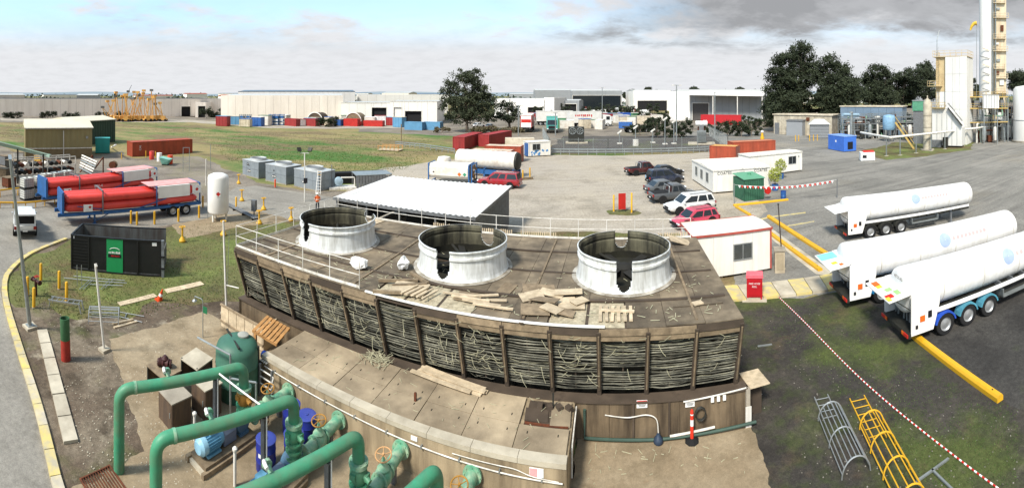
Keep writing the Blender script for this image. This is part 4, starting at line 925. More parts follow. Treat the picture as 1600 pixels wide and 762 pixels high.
for p, q in [((0, 0), (L_, 0)), ((0, D_), (L_, D_)), ((0, 0), (0, D_))]: tr_.bar((p[0], p[1], h-.04), (q[0], q[1], h-.04), .1, .08)
ob('top_rail', tr_, m_skb, sk)
ob('hinge_post', M().bx(L_-.02, -.13, .0, L_+.14, .05, h+.02), mat('worn_grey_paint', '7d8284', .6, dirt='3b3b3b', damt=.4, dsc=3), sk)
for z in (.5, 1.2): ob('hinge', M().bx(L_-.1, -.16, z, L_+.2, -.131, z+.1), m_black, sk)
ob('rub_rail', M().bx(0, -.08, .02, L_, .0, .1), m_skb, sk); piece('sticker', sk, m_whp, (L_*.92, -.004, 1.95), (.28, .01, .2)); piece('sticker', sk, m_whp, (.17, -.004, 2.0), (.07, .01, .26))
# ================================================================ VEHICLES
m_rim = mat('wheel_rim', 'a8a9a8', .4, .5, var=.1)
m_tail = mat('tail_lamp', '8e1512', .3); m_head = mat('head_lamp', 'd8dcdf', .15, spec=.6)
def wheel(par, x, y, r, w, rim=None, name='wheel', n=24):
    s = 1 if y > 0 else -1
    T_ = Matrix.Translation((x, y, r)) @ Matrix.Rotation(-s*pi/2, 4, 'X')
    o = ob(name, M().lathe([(r*.55, -w/2), (r*.93, -w/2), (r, -w/2+.03), (r, w/2-.03), (r*.93, w/2), (r*.6, w/2)], n, T=T_, cap=False), m_rubber, par, smooth=40)
    ob('rim', M().lathe([(r*.62, w/2-.01), (r*.56, w/2-.05), (r*.5, w/2-.07), (r*.2, w/2-.03), (r*.14, w/2-.02), (0, w/2-.02)], n, T=T_, cap=False), rim or m_rim, o, smooth=40)
    return o
def car(style, paint, loc, rz, label, Lc=4.6, Wc=1.82, Hc=1.7, grp=None, name='parked_car'):
    """x forward; loft body + greenhouse with panes, wheels, lamps"""
    c = T(name, label, 'car', loc, rz, grp); w = Wc/2; h = Hc; l = Lc/2
    pm = mat('car_paint_'+paint, paint, .25, .15, var=.03, sc=1, dirt='6a655d', damt=.25, dsc=1.5, coat=.4, spec=.5)
    belt = .58*h if style != 'sedan' else .62*h
    hood = belt-.06
    if style == 'ute': st = [(-l, .42*h, belt-.02), (-l+.08, .3*h, belt+.02), (-l+.25, .24*h, belt+.02), (-.55, .2*h, belt+.01), (0, .18*h, belt), (l*.42, .18*h, belt), (l*.6, .19*h, hood+.02), (l*.88, .22*h, hood-.08), (l*.97, .26*h, hood-.2), (l, .3*h, hood-.36)]
    elif style == 'sedan': st = [(-l, .34*h, belt-.2), (-l+.06, .25*h, belt-.04), (-l+.35, .2*h, belt+.02), (-.5, .16*h, belt), (.3, .16*h, belt), (l*.45, .16*h, belt-.03), (l*.8, .19*h, hood-.1), (l*.96, .24*h, hood-.22), (l, .3*h, hood-.4)]
    else: st = [(-l, .34*h, belt-.1), (-l+.05, .26*h, belt), (-l+.3, .22*h, belt+.02), (-.5, .18*h, belt), (.3, .18*h, belt), (l*.5, .18*h, belt-.01), (l*.62, .19*h, hood+.02), (l*.88, .22*h, hood-.07), (l*.97, .26*h, hood-.18), (l, .32*h, hood-.36)]
    m = M(); K = 11
    for (x, zb, zt) in st:
        e = 1-max(0, abs(x)/l-.8)*.7; ww = w*e; hh = zt-zb
        half = [(ww*.86, zb), (ww*.97, zb+.18*hh), (ww, zb+.45*hh), (ww*.985, zb+.72*hh), (ww*.93, zt-.03), (ww*.75, zt+.005)]
        m.v += [(x, -a, b) for a, b in half]+[(x, a, b) for a, b in reversed(half)]
    J = 12
    for i in range(len(st)-1): m.f += [(i*J+j, (i+1)*J+j, (i+1)*J+(j+1) % J, i*J+(j+1) % J) for j in range(J)]
    m.f += [tuple(range(J)), tuple((len(st)-1)*J+j for j in range(J))[::-1]]; m.mi = [0]*len(m.f)
    body = ob('body', m, pm, c, smooth=35); fix_normals(body.data)
    if style == 'ute': g = (-.55, -.35, l*.28, l*.52)
    elif style == 'sedan': g = (-l+.5, -l+1.15, l*.1, l*.5)
    elif style == 'canopy': g = (-l+.08, -l+.3, l*.22, l*.52)
    else: g = (-l+.08, -l+.4, l*.2, l*.54)
    wb, wt, zb, zt = w*.93, w*.74, belt-.01, h
    def gp(f, y, k):  # point on greenhouse: f 0..1 height
        pass
    a0, a1, a2, a3 = g; m = M()
    ring = lambda x0, x1, ww, z: [(x0, -ww, z), (x1, -ww, z), (x1, ww, z), (x0, ww, z)]
    zs = zt-.07
    rings = [ring(a0, a3, wb, zb), ring(a0+(a1-a0)*.93, a3+(a2-a3)*.93, wt+.03, zs), ring(a1+.05, a2-.05, wt-.03, zt-.01), ring(a1+.3, a2-.3, wt-.25, zt+.01)]
    for rg in rings: m.v += rg
    for i in range(3): m.f += [(i*4+j, i*4+(j+1) % 4, (i+1)*4+(j+1) % 4, (i+1)*4+j) for j in range(4)]
    m.f.append((12, 13, 14, 15)); m.mi = [0]*len(m.f)
    cabn = ob('cabin', m, pm, c, smooth=30)
    def side_pt(x01, f, s, o=.012):
        z = zb+(zs-zb)*f; x0 = a0+(a1-a0)*.93*f; x1 = a3+(a2-a3)*.93*f; ww = wb+(wt+.03-wb)*f
        return (x0+(x1-x0)*x01, s*(ww+o), z)
    cuts = {'suv': [(.03, .2), (.23, .52), (.55, .84)], 'canopy': [(.03, .36), (.42, .64), (.67, .86)], 'sedan': [(.16, .46), (.49, .8)], 'ute': [(.06, .44), (.48, .8)]}[style]
    for s in (-1, 1):
        for (u0, u1) in cuts:
            q = [side_pt(u0+(.0), .12, s), side_pt(u1+(.1 if u1 > .78 else 0), .12, s), side_pt(u1, .9, s), side_pt(u0+.02, .9, s)]
            ob('side_window', M().add(q, [(0, 1, 2, 3)]), m_glass, cabn)
        ob('mirror', M().box((a3-.35, s*(w+.06), belt+.08), (.12, .16, .12)), pm, c)
    def endq(front, o=.014):
        x = lambda f: (a3+(a2-a3)*.93*f+o) if front else (a0+(a1-a0)*.93*f-o)
        ww = lambda f: (wb+(wt+.03-wb)*f)*.9
        return [(x(.1), -ww(.1), zb+(zs-zb)*.1), (x(.1), ww(.1), zb+(zs-zb)*.1), (x(.92), ww(.92), zb+(zs-zb)*.92), (x(.92), -ww(.92), zb+(zs-zb)*.92)]
    ob('windscreen', M().add(endq(True), [(0, 1, 2, 3)]), m_glass, cabn); ob('rear_window', M().add(endq(False), [(3, 2, 1, 0)]), m_glass, cabn)
    if style == 'ute': ob('tray', M().bx(-l+.12, -w*.82, belt-.0, -.6, w*.82, belt+.03), m_black, c); ob('sport_bar', M().tube(elbow([(-.8, -w*.8, belt), (-.72, -w*.7, h-.1), (-.72, w*.7, h-.1), (-.8, w*.8, belt)], .15), .04, 8), m_alu, c, smooth=40)
    if style in ('suv', 'canopy'):
        for s in (-1, 1): ob('roof_rail', M().tube([(a1+.2, s*(wt-.08), zt+.05), (a2-.2, s*(wt-.08), zt+.05)], .02, 6), m_black, c)
    rr = .34 if style == 'sedan' else .37
    for x in (-l*.6, l*.6):
        for s in (-1, 1):
            ob('wheel_arch', M().cyl((x, s*(w-.12), rr+.03), (x, s*(w+.004), rr+.03), rr+.07, n=20), m_black, c); wheel(c, x, s*(w-.1), rr, .22)
    for s in (-1, 1):
        ob('tail_light', M().box((-l+.02, s*w*.8, belt-.16), (.1, .22, .24)), m_tail, c); ob('headlight', M().box((l-.12, s*w*.72, hood-.24), (.2, .34, .13)), m_head, c)
    ob('front_bumper', M().box((l-.02, 0, .45), (.12, Wc*.8, .2)), m_black, c); ob('rear_bumper', M().box((-l+.0, 0, .48), (.12, Wc*.84, .2)), m_black if style != 'canopy' else pm, c)
    ob('number_plate', M().box((-l-.065, 0, .62), (.01, .36, .11)), m_whp, c); ob('grille', M().box((l+.0, 0, hood-.28), (.06, Wc*.42, .14)), m_black, c)
    return c
GP = 'cars parked in the car park row'
car('suv', 'e4e4e0', (16.3, 38.3, .01), pi+.04, 'white four-door wagon parked between a pink car and a grey utility', 4.75, 1.85, 1.72, GP)
car('suv', 'c8455c', (14.9, 33.9, .01), pi+.1, 'pink-red small hatchback parked behind the white cabin roof', 4.0, 1.72, 1.5, GP)
car('ute', '55585a', (16.4, 42.9, .01), .06, 'grey dual-cab utility with a silver sport bar over its tray', 5.1, 1.85, 1.78, GP)
car('sedan', '5d6163', (16.9, 46.8, .01), .08, 'grey sedan parked between the grey utility and the navy wagon', 4.6, 1.8, 1.46, GP)
nv = car('suv', '232c40', (18.6, 51.6, .01), .06, 'dark navy wagon with a spare wheel on its rear door', 4.6, 1.85, 1.85, GP)
wheel(nv, 0, 0, .34, .2, name='spare_wheel'); sw = nv.children[-1]
for o_ in [o for o in nv.children if o.name.startswith('spare_wheel')]: o_.location = (-2.4, -.34*0, .68); o_.rotation_euler = (0, 0, -pi/2*1)
ob('spare_cover', M().cyl((-2.52, .1, 1.02), (-2.5, .1, 1.02), .2, n=16), mat('cover_blue', '8fb0c4', .5), nv)
car('sedan', '17181a', (20.6, 56.4, .01), .1, 'black car parked beyond the navy wagon', 4.6, 1.8, 1.5, GP)
car('ute', '4a1418', (17.9, 58.6, .01), .2, 'dark maroon utility at the far end of the parked row', 5.0, 1.85, 1.75, GP)
rd = car('canopy', '9c1420', (-1.5, 52.8, .01), pi-.3, 'bright red utility with a canopy parked beside the white tank containers', 5.2, 1.86, 1.82, None)
ut = car('ute', 'dfe1df', GR(38, 36.2, .014), pi/2+1.13, 'white utility with its black rear canopy hatch open on the access road', 5.1, 1.86, 1.72, None)
ob('canopy', M().ext([(-2.45, 1.0), (-.6, 1.0), (-.6, 1.78), (-2.25, 1.78)], -.82, .82), mat('car_paint_dfe1df', 'dfe1df'), ut)
ob('open_hatch', M().bar((-2.3, 0, 1.8), (-3.1, 0, 2.0), 1.6, .05), m_whp, ut); ob('load_bay', M().box((-2.37, 0, 1.38), (.1, 1.4, .6)), m_black, ut)
# ================================================================ TANKER TRAILERS
m_tank = mat('tanker_white', 'e9e8e4', .3, var=.03, sc=.6, dirt='b9b2a4', damt=.28, dsc=.8, streak=True, coat=.2)
m_tblue = mat('guard_blue', '2a4fae', .4); m_teal = mat('guard_teal', '4f8ea0', .45); m_bl2 = mat('locker_blue', '1f6f9f', .4)
m_lb = mat('faded_logo_blue', '9cacc9', .4, var=.1, sc=3); m_lr = mat('faded_logo_red', 'dba5a2', .4, var=.06, sc=4)
m_lbl = mat('panel_pale_blue', '7fc4dc', .5); m_hz = mat('hazard_orange', 'd8641e', .5); m_hy = mat('hazard_yellow', 'd9cf3f', .5); m_hg = mat('hazard_green', '9cc77c', .5)
m_cdust = mat('dusty_white', 'c4beb2', .5)
TDIR = atan2(-.332, .943)
def tanker(px, py, label, guards, lower, L_=12.4, logo=True, num=None, flapcols=(0, 1), rearz=0.0):
    t = T('tanker_trailer', label, 'tanker trailer', (px, py, .02), TDIR+rearz, 'white tanker trailers in the filling bays')
    r, zc = 1.0, 2.05
    Tx = Matrix.Translation((0, 0, zc)) @ Matrix.Rotation(pi/2, 4, 'Y')
    ob('tank', M().lathe([(0, .02), (.55, .03), (.85, .08), (.97, .18), (r, .32), (r, L_-.35), (.96, L_-.2), (.8, L_-.06), (.5, L_), (0, L_+.02)], 48, T=Tx, cap=False), m_tank, t, smooth=50)
    for x in (1.9, 4.4, 6.9, 9.4, L_-.6): ob('seam_band', M().lathe([(r+.002, x), (r+.012, x+.01), (r+.012, x+.05), (r+.002, x+.06)], 40, T=Tx, cap=False), m_cdust, t, smooth=40)
    # rear cabinet with side cheeks, dark equipment bay, raised flap
    for s in (-1, 1):
        m = M(); m.ext([(-.02, .5), (1.15, .5), (1.3, .95), (1.5, 1.6), (1.5, 2.05), (-.02, 2.3)], s*1.2-.02*s-.02, s*1.2-.02*s+.02); ch = ob('cabinet_side', m, m_tank, t)
        ob('cheek_sign', M().box((.55, s*1.235, 1.15), (.26, .01, .26)), m_hz, ch); ob('cheek_sign', M().box((.95, s*1.235, 1.25), (.2, .01, .3)), m_blk, ch); ob('cheek_sign', M().box((.25, s*1.235, .85), (.12, .01, .16)), m_blk, ch)
    ob('cabinet_roof', M().add([(-.02, -1.18, 2.3), (-.02, 1.18, 2.3), (.2, 1.0, 2.4), (.2, -1.0, 2.4)], [(0, 1, 2, 3)]), m_tank, t)
    ob('bay_back', M().bx(.9, -1.17, .55, .95, 1.17, 1.5), m_black, t); ob('bay_floor', M().bx(-.02, -1.17, .5, .9, 1.17, .56), m_dkmet, t)
    r_ = random.Random(int(px*10))
    for k in range(9):
        y = -1.0+.25*k; ob('bay_pipe', M().tube(elbow([(.5, y, .56), (.5, y, .9+.3*r_.random()), (.5+.2*r_.random(), y+.2, 1.1+.3*r_.random()), (.88, y, 1.2)], .1), .03+.03*r_.random(), 8), m_galv if k % 3 else m_dkmet, t, smooth=40)
    ob('bay_gauge', M().lathe([(.0, 0), (.14, 0), (.14, .06)], 16, T=Matrix.Translation((.3, .4, 1.25)) @ Matrix.Rotation(-pi/2, 4, 'Y'), cap=False), m_whp, t); ob('valve_box', M().bx(.35, -.9, .7, .8, -.4, 1.2), m_gsteel, t)
    fl = ob('flap', M().add([(.02, -1.12, 2.26), (.02, 1.12, 2.26), (-1.08, 1.12, 2.14), (-1.08, -1.12, 2.14), (.02, -1.12, 2.3), (.02, 1.12, 2.3), (-1.08, 1.12, 2.18), (-1.08, -1.12, 2.18)], [(0, 1, 2, 3), (7, 6, 5, 4), (0, 4, 5, 1), (1, 5, 6, 2), (2, 6, 7, 3), (3, 7, 4, 0)]), m_tank, t)
    fz = lambda x: 2.3+.109*(x)*1.0+.006
    def fsign(x, y, w, d, mt): piece('flap_sign', fl, mt, (x, y, fz(x)), (d, w, .008), (0, -.109, 0))
    if flapcols == 'blue': fsign(-.55, .62, .85, .95, m_lbl); fsign(-.55, -.4, .3, .3, m_hy); fsign(-.3, -.75, .25, .2, m_hz)
    elif flapcols == 'signs': fsign(-.75, .75, .42, .3, m_hz); fsign(-.75, .4, .26, .26, m_hy); fsign(-.55, -.1, .3, .3, m_hg); fsign(-.35, -.55, .4, .25, m_hg); fsign(-.8, -.65, .34, .36, m_redp); fsign(-.95, -.85, .34, .2, m_hy)
    for s in (-1, 1): ob('flap_strut', M().tube([(.0, s*1.1, 1.6), (-.7, s*1.1, 2.14)], .02, 6), m_dkmet, t)
    ob('rear_bumper', M().bx(-.16, -1.2, .42, -.02, 1.2, .6), m_dkmet, t)
    for s in (-1, 1): ob('tail_lamp', M().box((-.18, s*1.0, .52), (.05, .34, .14)), m_redp, t); ob('reflector', M().box((-.19, s*.74, .52), (.03, .16, .14)), m_hz, t)
    for s in (-1, 1): ob('chassis_rail', M().bx(1.2, s*.5-.06, .78, L_-.3, s*.5+.06, 1.1), m_dkmet, t); ob('side_rail', M().bx(1.4, s*1.17-.03, 1.18, L_-.8, s*1.17+.03, 1.36), m_tank, t)
    for k, x in enumerate((1.85, 3.2, 4.55)):
        ob('axle', M().cyl((x, -1, .5), (x, 1, .5), .07), m_dkmet, t)
        for s in (-1, 1):
            wheel(t, x, s*1.02, .5, .36, m_rim)
            gm = M()
            for q in range(9):
                a0, a1 = radians(12+q*17.3), radians(12+(q+1)*17.3)
                c_ = lambda a, rr, y: (x+rr*cos(a), y, .5+rr*sin(a))
                y0, y1 = s*.82, s*1.24
                gm.add([c_(a0, .6, y0), c_(a1, .6, y0), c_(a1, .6, y1), c_(a0, .6, y1), c_(a0, .5+.02, y1), c_(a1, .5+.02, y1)], [(0, 1, 2, 3), (3, 2, 5, 4)])
            ob('mudguard', gm, guards[k], t, smooth=40)
    for k in range(7):
        x = 5.6+k*(L_-7)/6; ob('saddle', M().bx(x-.05, -.9, 1.0, x+.05, .9, 1.3), m_gsteel, t)
    if lower: ob('side_locker', M().bx(.95, -1.15, .62, 1.35, 1.15, 1.5), lower, t); ob('side_skirt', M().bx(5.4, -1.19, .75, L_-2.5, -1.13, 1.18), lower, t)
    for s in (-1, 1):
        lg = ob('landing_leg', M().bx(L_-2.6, s*.85-.07, .05, L_-2.46, s*.85+.07, 1.1), m_gsteel, t); ob('foot', M().bx(L_-2.75, s*.85-.15, 0, L_-2.3, s*.85+.15, .05), m_gsteel, lg)
    ob('hose_rack', M().bx(5.6, -1.1, .55, 8.2, -.6, .62).bx(5.6, -1.1, .55, 5.66, -.6, .98).bx(8.14, -1.1, .55, 8.2, -.6, .98), m_galv, t); ob('hose', M().tube([(5.7, -.85, .68), (8.1, -.8, .68)], .06, 8), m_dkmet, t)
    if logo:  # faded roundel and lettering, following the curve of the shell
        def patch(x0, x1, a0, a1, mt, nm):
            m = M(); n = 8
            for i in range(n+1):
                a = a0+(a1-a0)*i/n; m.v += [(x0, -1.004*r*cos(a), zc+1.004*r*sin(a)), (x1, -1.004*r*cos(a), zc+1.004*r*sin(a))]
            m.f = [(2*i, 2*i+1, 2*i+3, 2*i+2) for i in range(n)]; m.mi = [0]*n; ob(nm, m, mt, t, smooth=60)
        xs = L_*.5; m = M(); n = 24
        ring = [[(xs+q*cos(2*pi*k/n), .45+q*sin(2*pi*k/n)) for k in range(n)] for q in (.02, .16, .3, .42)]
        for rg in ring: m.v += [(x, -1.006*r*cos(a), zc+1.006*r*sin(a)) for x, a in rg]
        m.f = [(i*n+k, i*n+(k+1) % n, (i+1)*n+(k+1) % n, (i+1)*n+k) for i in range(3) for k in range(n)]; m.mi = [0]*len(m.f); ob('logo_roundel', m, m_lb, t, smooth=60)
        for k in range(9): patch(xs+.55+k*.3, xs+.78+k*.3, .34, .56, m_lr, 'logo_letter')
    if num: text(num, t, m_blk, (.0, -.05, 2.66), (pi/2, 0, -pi/2), .19)
    return t
tanker(15.45, 12.95, 'white tanker trailer with bright blue and teal mudguards and hazard signs on flap', [m_tblue, m_teal, m_teal], None, 12.4, True, 'AT 21-02', 'signs')
tanker(15.95, 17.3, 'white tanker trailer with a pale blue flap panel and blue side locker', [m_bl2]*3, m_bl2, 12.4, True, None, 'blue')
tanker(23.2, 25.0, 'white tanker trailer with plain white flap, parked apart from the other two', [m_dkmet]*3, None, 12.2, True, None, None, -.02)
# ================================================================ BAY FURNITURE
def beam_px(name, x0, y0, x1, y1, w, h, mt, label, cat, z=0):
    a, b = G(x0, y0), G(x1, y1); o = T(name, label, cat, *fr(a, b)[:2]); L_ = fr(a, b)[2]
    ob('beam', M().ext([(-w/2, .02), (w/2, .02), (w/2, h*.7), (w*.3, h), (-w*.3, h), (-w/2, h*.7)], 0, L_, 'x'), mt, o)
    for k in range(max(2, int(L_/2.5))): ob('fixing', M().lathe([(.03, h), (.03, h+.015)], 8, c=(.4+k*(L_-.8)/max(1, int(L_/2.5)-1), 0, 0)), m_dkmet, o)
    return o
beam_px('wheel_stop', 1424, 524, 1563, 628, .3, .26, m_yel, 'long yellow wheel-stop beam behind the tanker with blue mudguards', 'wheel stop')
beam_px('wheel_stop', 1201, 340, 1296, 402, .34, .26, m_yel, 'yellow wheel-stop beam running towards the pale blue tanker flap', 'wheel stop')
beam_px('wheel_stop', 1204, 366, 1282, 424, .3, .22, m_yel, 'yellow kerb beam beside the concrete path behind the white cabin', 'kerb')
beam_px('wheel_stop', 1146, 322, 1231, 313, .28, .2, m_yel, 'yellow kerb beam in front of the green shed', 'kerb')
beam_px('wheel_stop', 1150, 324, 1172, 337, .25, .2, m_yel, 'short yellow kerb beam at the corner by the green shed', 'kerb')
sheet('painted_line', [(1187, 342), (1201, 338), (1259, 331), (1259, 332.5), (1203, 340), (1189, 343.5)], m_yel2, .024, rag=.03)
sheet('painted_line', [(1230, 352), (1272, 345), (1272, 346.5), (1231, 353.5)], m_yel2, .024, rag=.03)
sheet('path', [(1204, 372), (1275, 428), (1292, 430), (1300, 424), (1205, 356)], m_conc_l, .026)
pw = T('crossing_platform', 'raised pale walkway with faded yellow squares leading to the tankers', 'walkway', G(1222, 450)); q0 = G(1222, 450)
P = [G(1125, 450), G(1304, 430), G(1318, 452), G(1140, 472)]
def quadlerp(u, v): return (P[0].lerp(P[1], u)).lerp(P[3].lerp(P[2], u), v)
for i in range(7):
    u0, u1 = i/7+.003, (i+1)/7-.003; qs = [quadlerp(u0, 0)-q0, quadlerp(u1, 0)-q0, quadlerp(u1, 1)-q0, quadlerp(u0, 1)-q0]
    ob('deck_panel', M().prism(qs[::-1], .0, .14), m_yel2 if i % 2 == 0 else m_conc_l, pw)
hb = T('hose_box', 'red steel fire hose cabinet with pitched top on a concrete pad', 'hose box', G(1179, 466), TH(1179)*-1)
ob('pad', M().bx(-.65, -.5, 0, .65, .5, .06), m_conc_l, hb); m_hb = mat('hose_red', 'b01b24', .4, var=.06)
ob('body', M().bx(-.42, -.28, .2, .42, .28, 1.2), m_hb, hb); ob('roof', M().ext([(-.47, 1.2), (.47, 1.2), (.44, 1.36), (-.44, 1.36)], -.32, .32), mat('hose_pink_top', 'd8646e', .4), hb)
ob('door', M().bx(-.37, -.31, .3, .37, -.281, 1.12), m_hb, hb); text('FIRE HOSE', hb, m_whp, (0, -.315, .92), (pi/2, 0, 0), .13); text('REEL', hb, m_whp, (0, -.315, .76), (pi/2, 0, 0), .13)
for x in (-.36, .36):
    for y in (-.22, .22): ob('leg', M().bx(x-.04, y-.04, .06, x+.04, y+.04, .2), m_hb, hb)
# rope lying across the bitumen
a, b = G(1216, 464), G(1580, 780); m = M(); n = 150
for i in range(n):
    p = a.lerp(b, i/n); q = a.lerp(b, (i+1)/n); w = lambda u: Vector((.05*sin(u*9), .05*cos(u*7), .04)); m.k = i % 2
    m.tube([p+w(i/n), q+w((i+1)/n)], .025, 6, cap=False)
ob('rope', m, [m_redp, m_whp], label='red and white barrier rope stretched across the mossy bitumen', cat='rope')
ladder_cage('ladder_cage', 'silver caged ladder lying on the bitumen beside a yellow one', G(1298, 655), G(1338, 745), .44, m_alu, 3, 9, (-1.15, .1, 4), .022, None, lad_w=.5)
ladder_cage('ladder_cage', 'yellow caged ladder lying on the bitumen beside a silver one', G(1362, 668), G(1425, 790), .42, m_yel, 4, 6, (-1.5, .6, 6), .026, None, lad_w=.55)
tb = T('tee_bar', 'pale galvanised tee-shaped bar lying on mossy ground past the caged ladders', 'bar', G(1455, 740)); q0 = G(1455, 740)
for (x0, y0, x1, y1) in [(1432, 752, 1482, 716), (1456, 733, 1490, 766), (1432, 752, 1445, 766)]: ob('bar', M().bar(G(x0, y0, .08)-q0, G(x1, y1, .08)-q0, .06, .05), m_galv, tb)
pbar('metal_strip', None, m_galv, G(1184, 541, .03), G(1206, 538, .03), .08, .05, label='short bright metal strip lying on dark bitumen beside the tower', cat='strip')
m = M(); r = random.Random(31)
for i in range(420):
    x, y = r.uniform(1170, 1600), r.uniform(475, 762); 
    if x < 1250 and y > 640: continue
    if y < 470+(x-1290)*.7 and x > 1290 and y < 640: continue
    p = G(x, y); s = r.uniform(.008, .03); m.lathe([(0, 0), (s, s*.3), (s*.7, s*.8), (0, s)], 5, c=(p.x, p.y, .012), cap=False)
ob('gravel', m, mat('grey_stone', '7a756b', .9, var=.3, sc=9), label='loose pale stones scattered over the dark bitumen', cat='gravel', kind='stuff')
m = M()
for i in range(900):
    x, y = r.uniform(60, 330), r.uniform(490, 762)
    if x < 60+(y-515)*.27 + 12: continue
    p = G(x, y); s = r.uniform(.008, .03); m.lathe([(0, 0), (s, s*.3), (s*.7, s*.8), (0, s)], 5, c=(p.x, p.y, .012), cap=False)
ob('gravel', m, m_conc_l, label='loose pale stones scattered over the dirt by the kerb', cat='gravel', kind='stuff')
# ================================================================ CABINS
m_pan = mat('cabin_panel', 'e2dfd6', .55, var=.04, sc=1, dirt='b8b0a2', damt=.25, dsc=.8, streak=True)
m_roofw = mat('cabin_roof', 'dcd8cc', .6, var=.05, sc=1.2, dirt='a99f8d', damt=.3, dsc=.7)
m_grey = mat('cabin_grey', '8f9290', .6)
def window(par, x, y, z, w, h, bars=False, ny=-1, panes=2, frame=None, name='window'):
    """window standing in the wall plane y facing -y (ny=-1); real frame, panes set back"""
    t = bpy.data.objects.new(name, None); COL.objects.link(t); t.parent = par; t.location = (x, y, z)
    f = frame or m_grey
    for (a, b, c_, d_) in [(-w/2, -h/2, w/2, -h/2+.05), (-w/2, h/2-.05, w/2, h/2), (-w/2, -h/2+.05, -w/2+.05, h/2-.05), (w/2-.05, -h/2+.05, w/2, h/2-.05)]: piece('frame', t, f, ((a+c_)/2, ny*.03, (b+d_)/2), (c_-a, .06, d_-b))
    pw_ = (w-.1)/panes
    for k in range(panes):
        piece('pane', t, m_glass, (-w/2+.05+(k+.5)*pw_, ny*.012, 0), (pw_-.03, .02, h-.1))
        if k: piece('mullion', t, f, (-w/2+.05+k*pw_, ny*.03, 0), (.04, .05, h-.1))
    if bars:
        m = M(); n = 9
        for k in range(-n, n):
            for sg in (1, -1):
                pts = []
                for u in range(41):
                    xx = -w/2+w*u/40; zz = sg*(xx)*1.1+k*h/n*1.3
                    if -h/2+.03 < zz < h/2-.03 and abs(xx) < w/2-.03: pts.append((xx, ny*.055, zz))
                if len(pts) > 1: m.bar(pts[0], pts[-1], .012, .012, (0, 1, 0))
        ob('security_mesh', m, m_galv, t)['kind'] = 'stuff'
    return t
def cabin(A, B, D_, h, label, trim=None, panels=5, over=.06, roof=None, slope=.1, name='site_cabin', wall=None, feet=True):
    a, rz, L_ = fr(A, B); c = T(name, label, 'cabin', a, rz); z0 = .18 if feet else 0
    wl = wall or m_pan; n = max(1, round(L_/1.2))
    for i in range(n): piece('wall_panel', c, wl, (L_*(i+.5)/n, .04, (z0+h)/2), (L_/n-.012, .08, h-z0)); piece('wall_panel', c, wl, (L_*(i+.5)/n, D_-.04, (z0+h)/2), (L_/n-.012, .08, h-z0))
    n2 = max(1, round((D_-.16)/1.2))
    for i in range(n2):
        for x in (.04, L_-.04): piece('wall_panel', c, wl, (x, .08+(D_-.16)*(i+.5)/n2, (z0+h)/2), (.08, (D_-.16)/n2-.012, h-z0))
    piece('inner_core', c, wl, (L_/2, D_/2, (z0+h)/2), (L_-.1, D_-.1, h-z0-.02))
    m = M(); m.add([(-over, -over, h), (L_+over, -over, h), (L_+over, D_+over, h), (-over, D_+over, h), (-over, D_/2, h+slope), (L_+over, D_/2, h+slope)], [(3, 2, 1, 0), (0, 1, 5, 4), (2, 3, 4, 5), (0, 4, 3), (1, 2, 5)]); ob('roof', m, roof or m_roofw, c)
    m = M()
    for p, q in [((-over, -over), (L_+over, -over)), ((-over, D_+over), (L_+over, D_+over)), ((-over, -over), (-over, D_+over)), ((L_+over, -over), (L_+over, D_+over))]: m.bar((p[0], p[1], h-.04), (q[0], q[1], h-.04), .05, .13)
    ob('roof_trim', m, trim or m_white2, c)
    for x in (0.04, L_-.04):
        for y in (.0, D_): piece('corner_post', c, trim or m_white2, (x, y, (z0+h-.1)/2), (.1, .1, h-z0-.1))
    if feet:
        for k in range(4):
            for y in (.3, D_-.3): piece('stump', c, m_conc, (.3+k*(L_-.6)/3, y, z0/2), (.22, .3, z0))
    return c, L_
m_rtrim = mat('faded_red_trim', 'a84f45', .5)
c1, L1 = cabin(G(1083, 442), G(1205, 423), 2.9, 2.72, 'white site cabin with faded red trim and a barred window behind the tower', m_rtrim)
window(c1, L1*.62, 0, 1.5, 1.25, 1.0, True); piece('wall_box', c1, m_conc_l, (L1+.08, 1.9, 1.2), (.12, .3, .4))
for k in range(4): piece('side_lamp', c1, m_redp, (L1+.04, .5+k*.6, 1.1+.2*(k % 2)), (.04, .14, .14))
mb = T('meter_cabinet', 'beige concrete cabinet beside the dark pole at the cabin end', 'cabinet', G(1218, 424), -.5)
ob('body', M().bx(-.3, -.3, 0, .3, .3, 1.35), mat('beige_render', 'b5a78e', .8, dirt='8a7c66', damt=.4), mb); ob('cap', M().bx(-.36, -.36, 1.35, .36, .36, 1.45), m_conc, mb); ob('door', M().bx(-.22, -.325, .2, .22, -.302, 1.2), mat('beige_door', '9d8f76', .7), mb)
o, t = lean_post('signal_pole', 1223, 421, 1216, 320, .04, .035, mat('dark_brown_pole', '3a2f2a', .6), 'thin dark brown pole standing beside the beige cabinet', 'pole', .25)
ob('cap', M().lathe([(.05, 0), (.07, .05), (.03, .1)], 8, c=t), m_dkmet, o)
for k, (x0, y0, x1, y1) in enumerate([(1206, 382, 1206, 420), (1210, 380, 1212, 420)]): pass
c2, L2 = cabin(G(1114, 303), G(1203, 295), 8.4, 2.62, 'wide white site office with two joined roofs in the car park', m_white2, 6, slope=.18)
text('COATES', c2, m_blk, (1.35, -.03, 2.22), (pi/2, 0, 0), .46); text('COATES', c2, m_blk, (L2-1.2, -.03, 2.26), (pi/2, 0, 0), .46)
for k in range(3):
    w_ = window(c2, 0, 0, 0, .9, 1.1); w_.location = (-.0, 2.0+k*2.2, 1.5); w_.rotation_euler = (0, 0, -pi/2)
piece('door', c2, m_white, (3.3, -.02, 1.2), (.9, .05, 2.0)); piece('door_frame', c2, m_grey, (3.3, -.01, 1.22), (1.0, .03, 2.08)); piece('roof_joint', c2, m_grey, (L2*.5, -.06, 2.6), (.05, .06, .16))
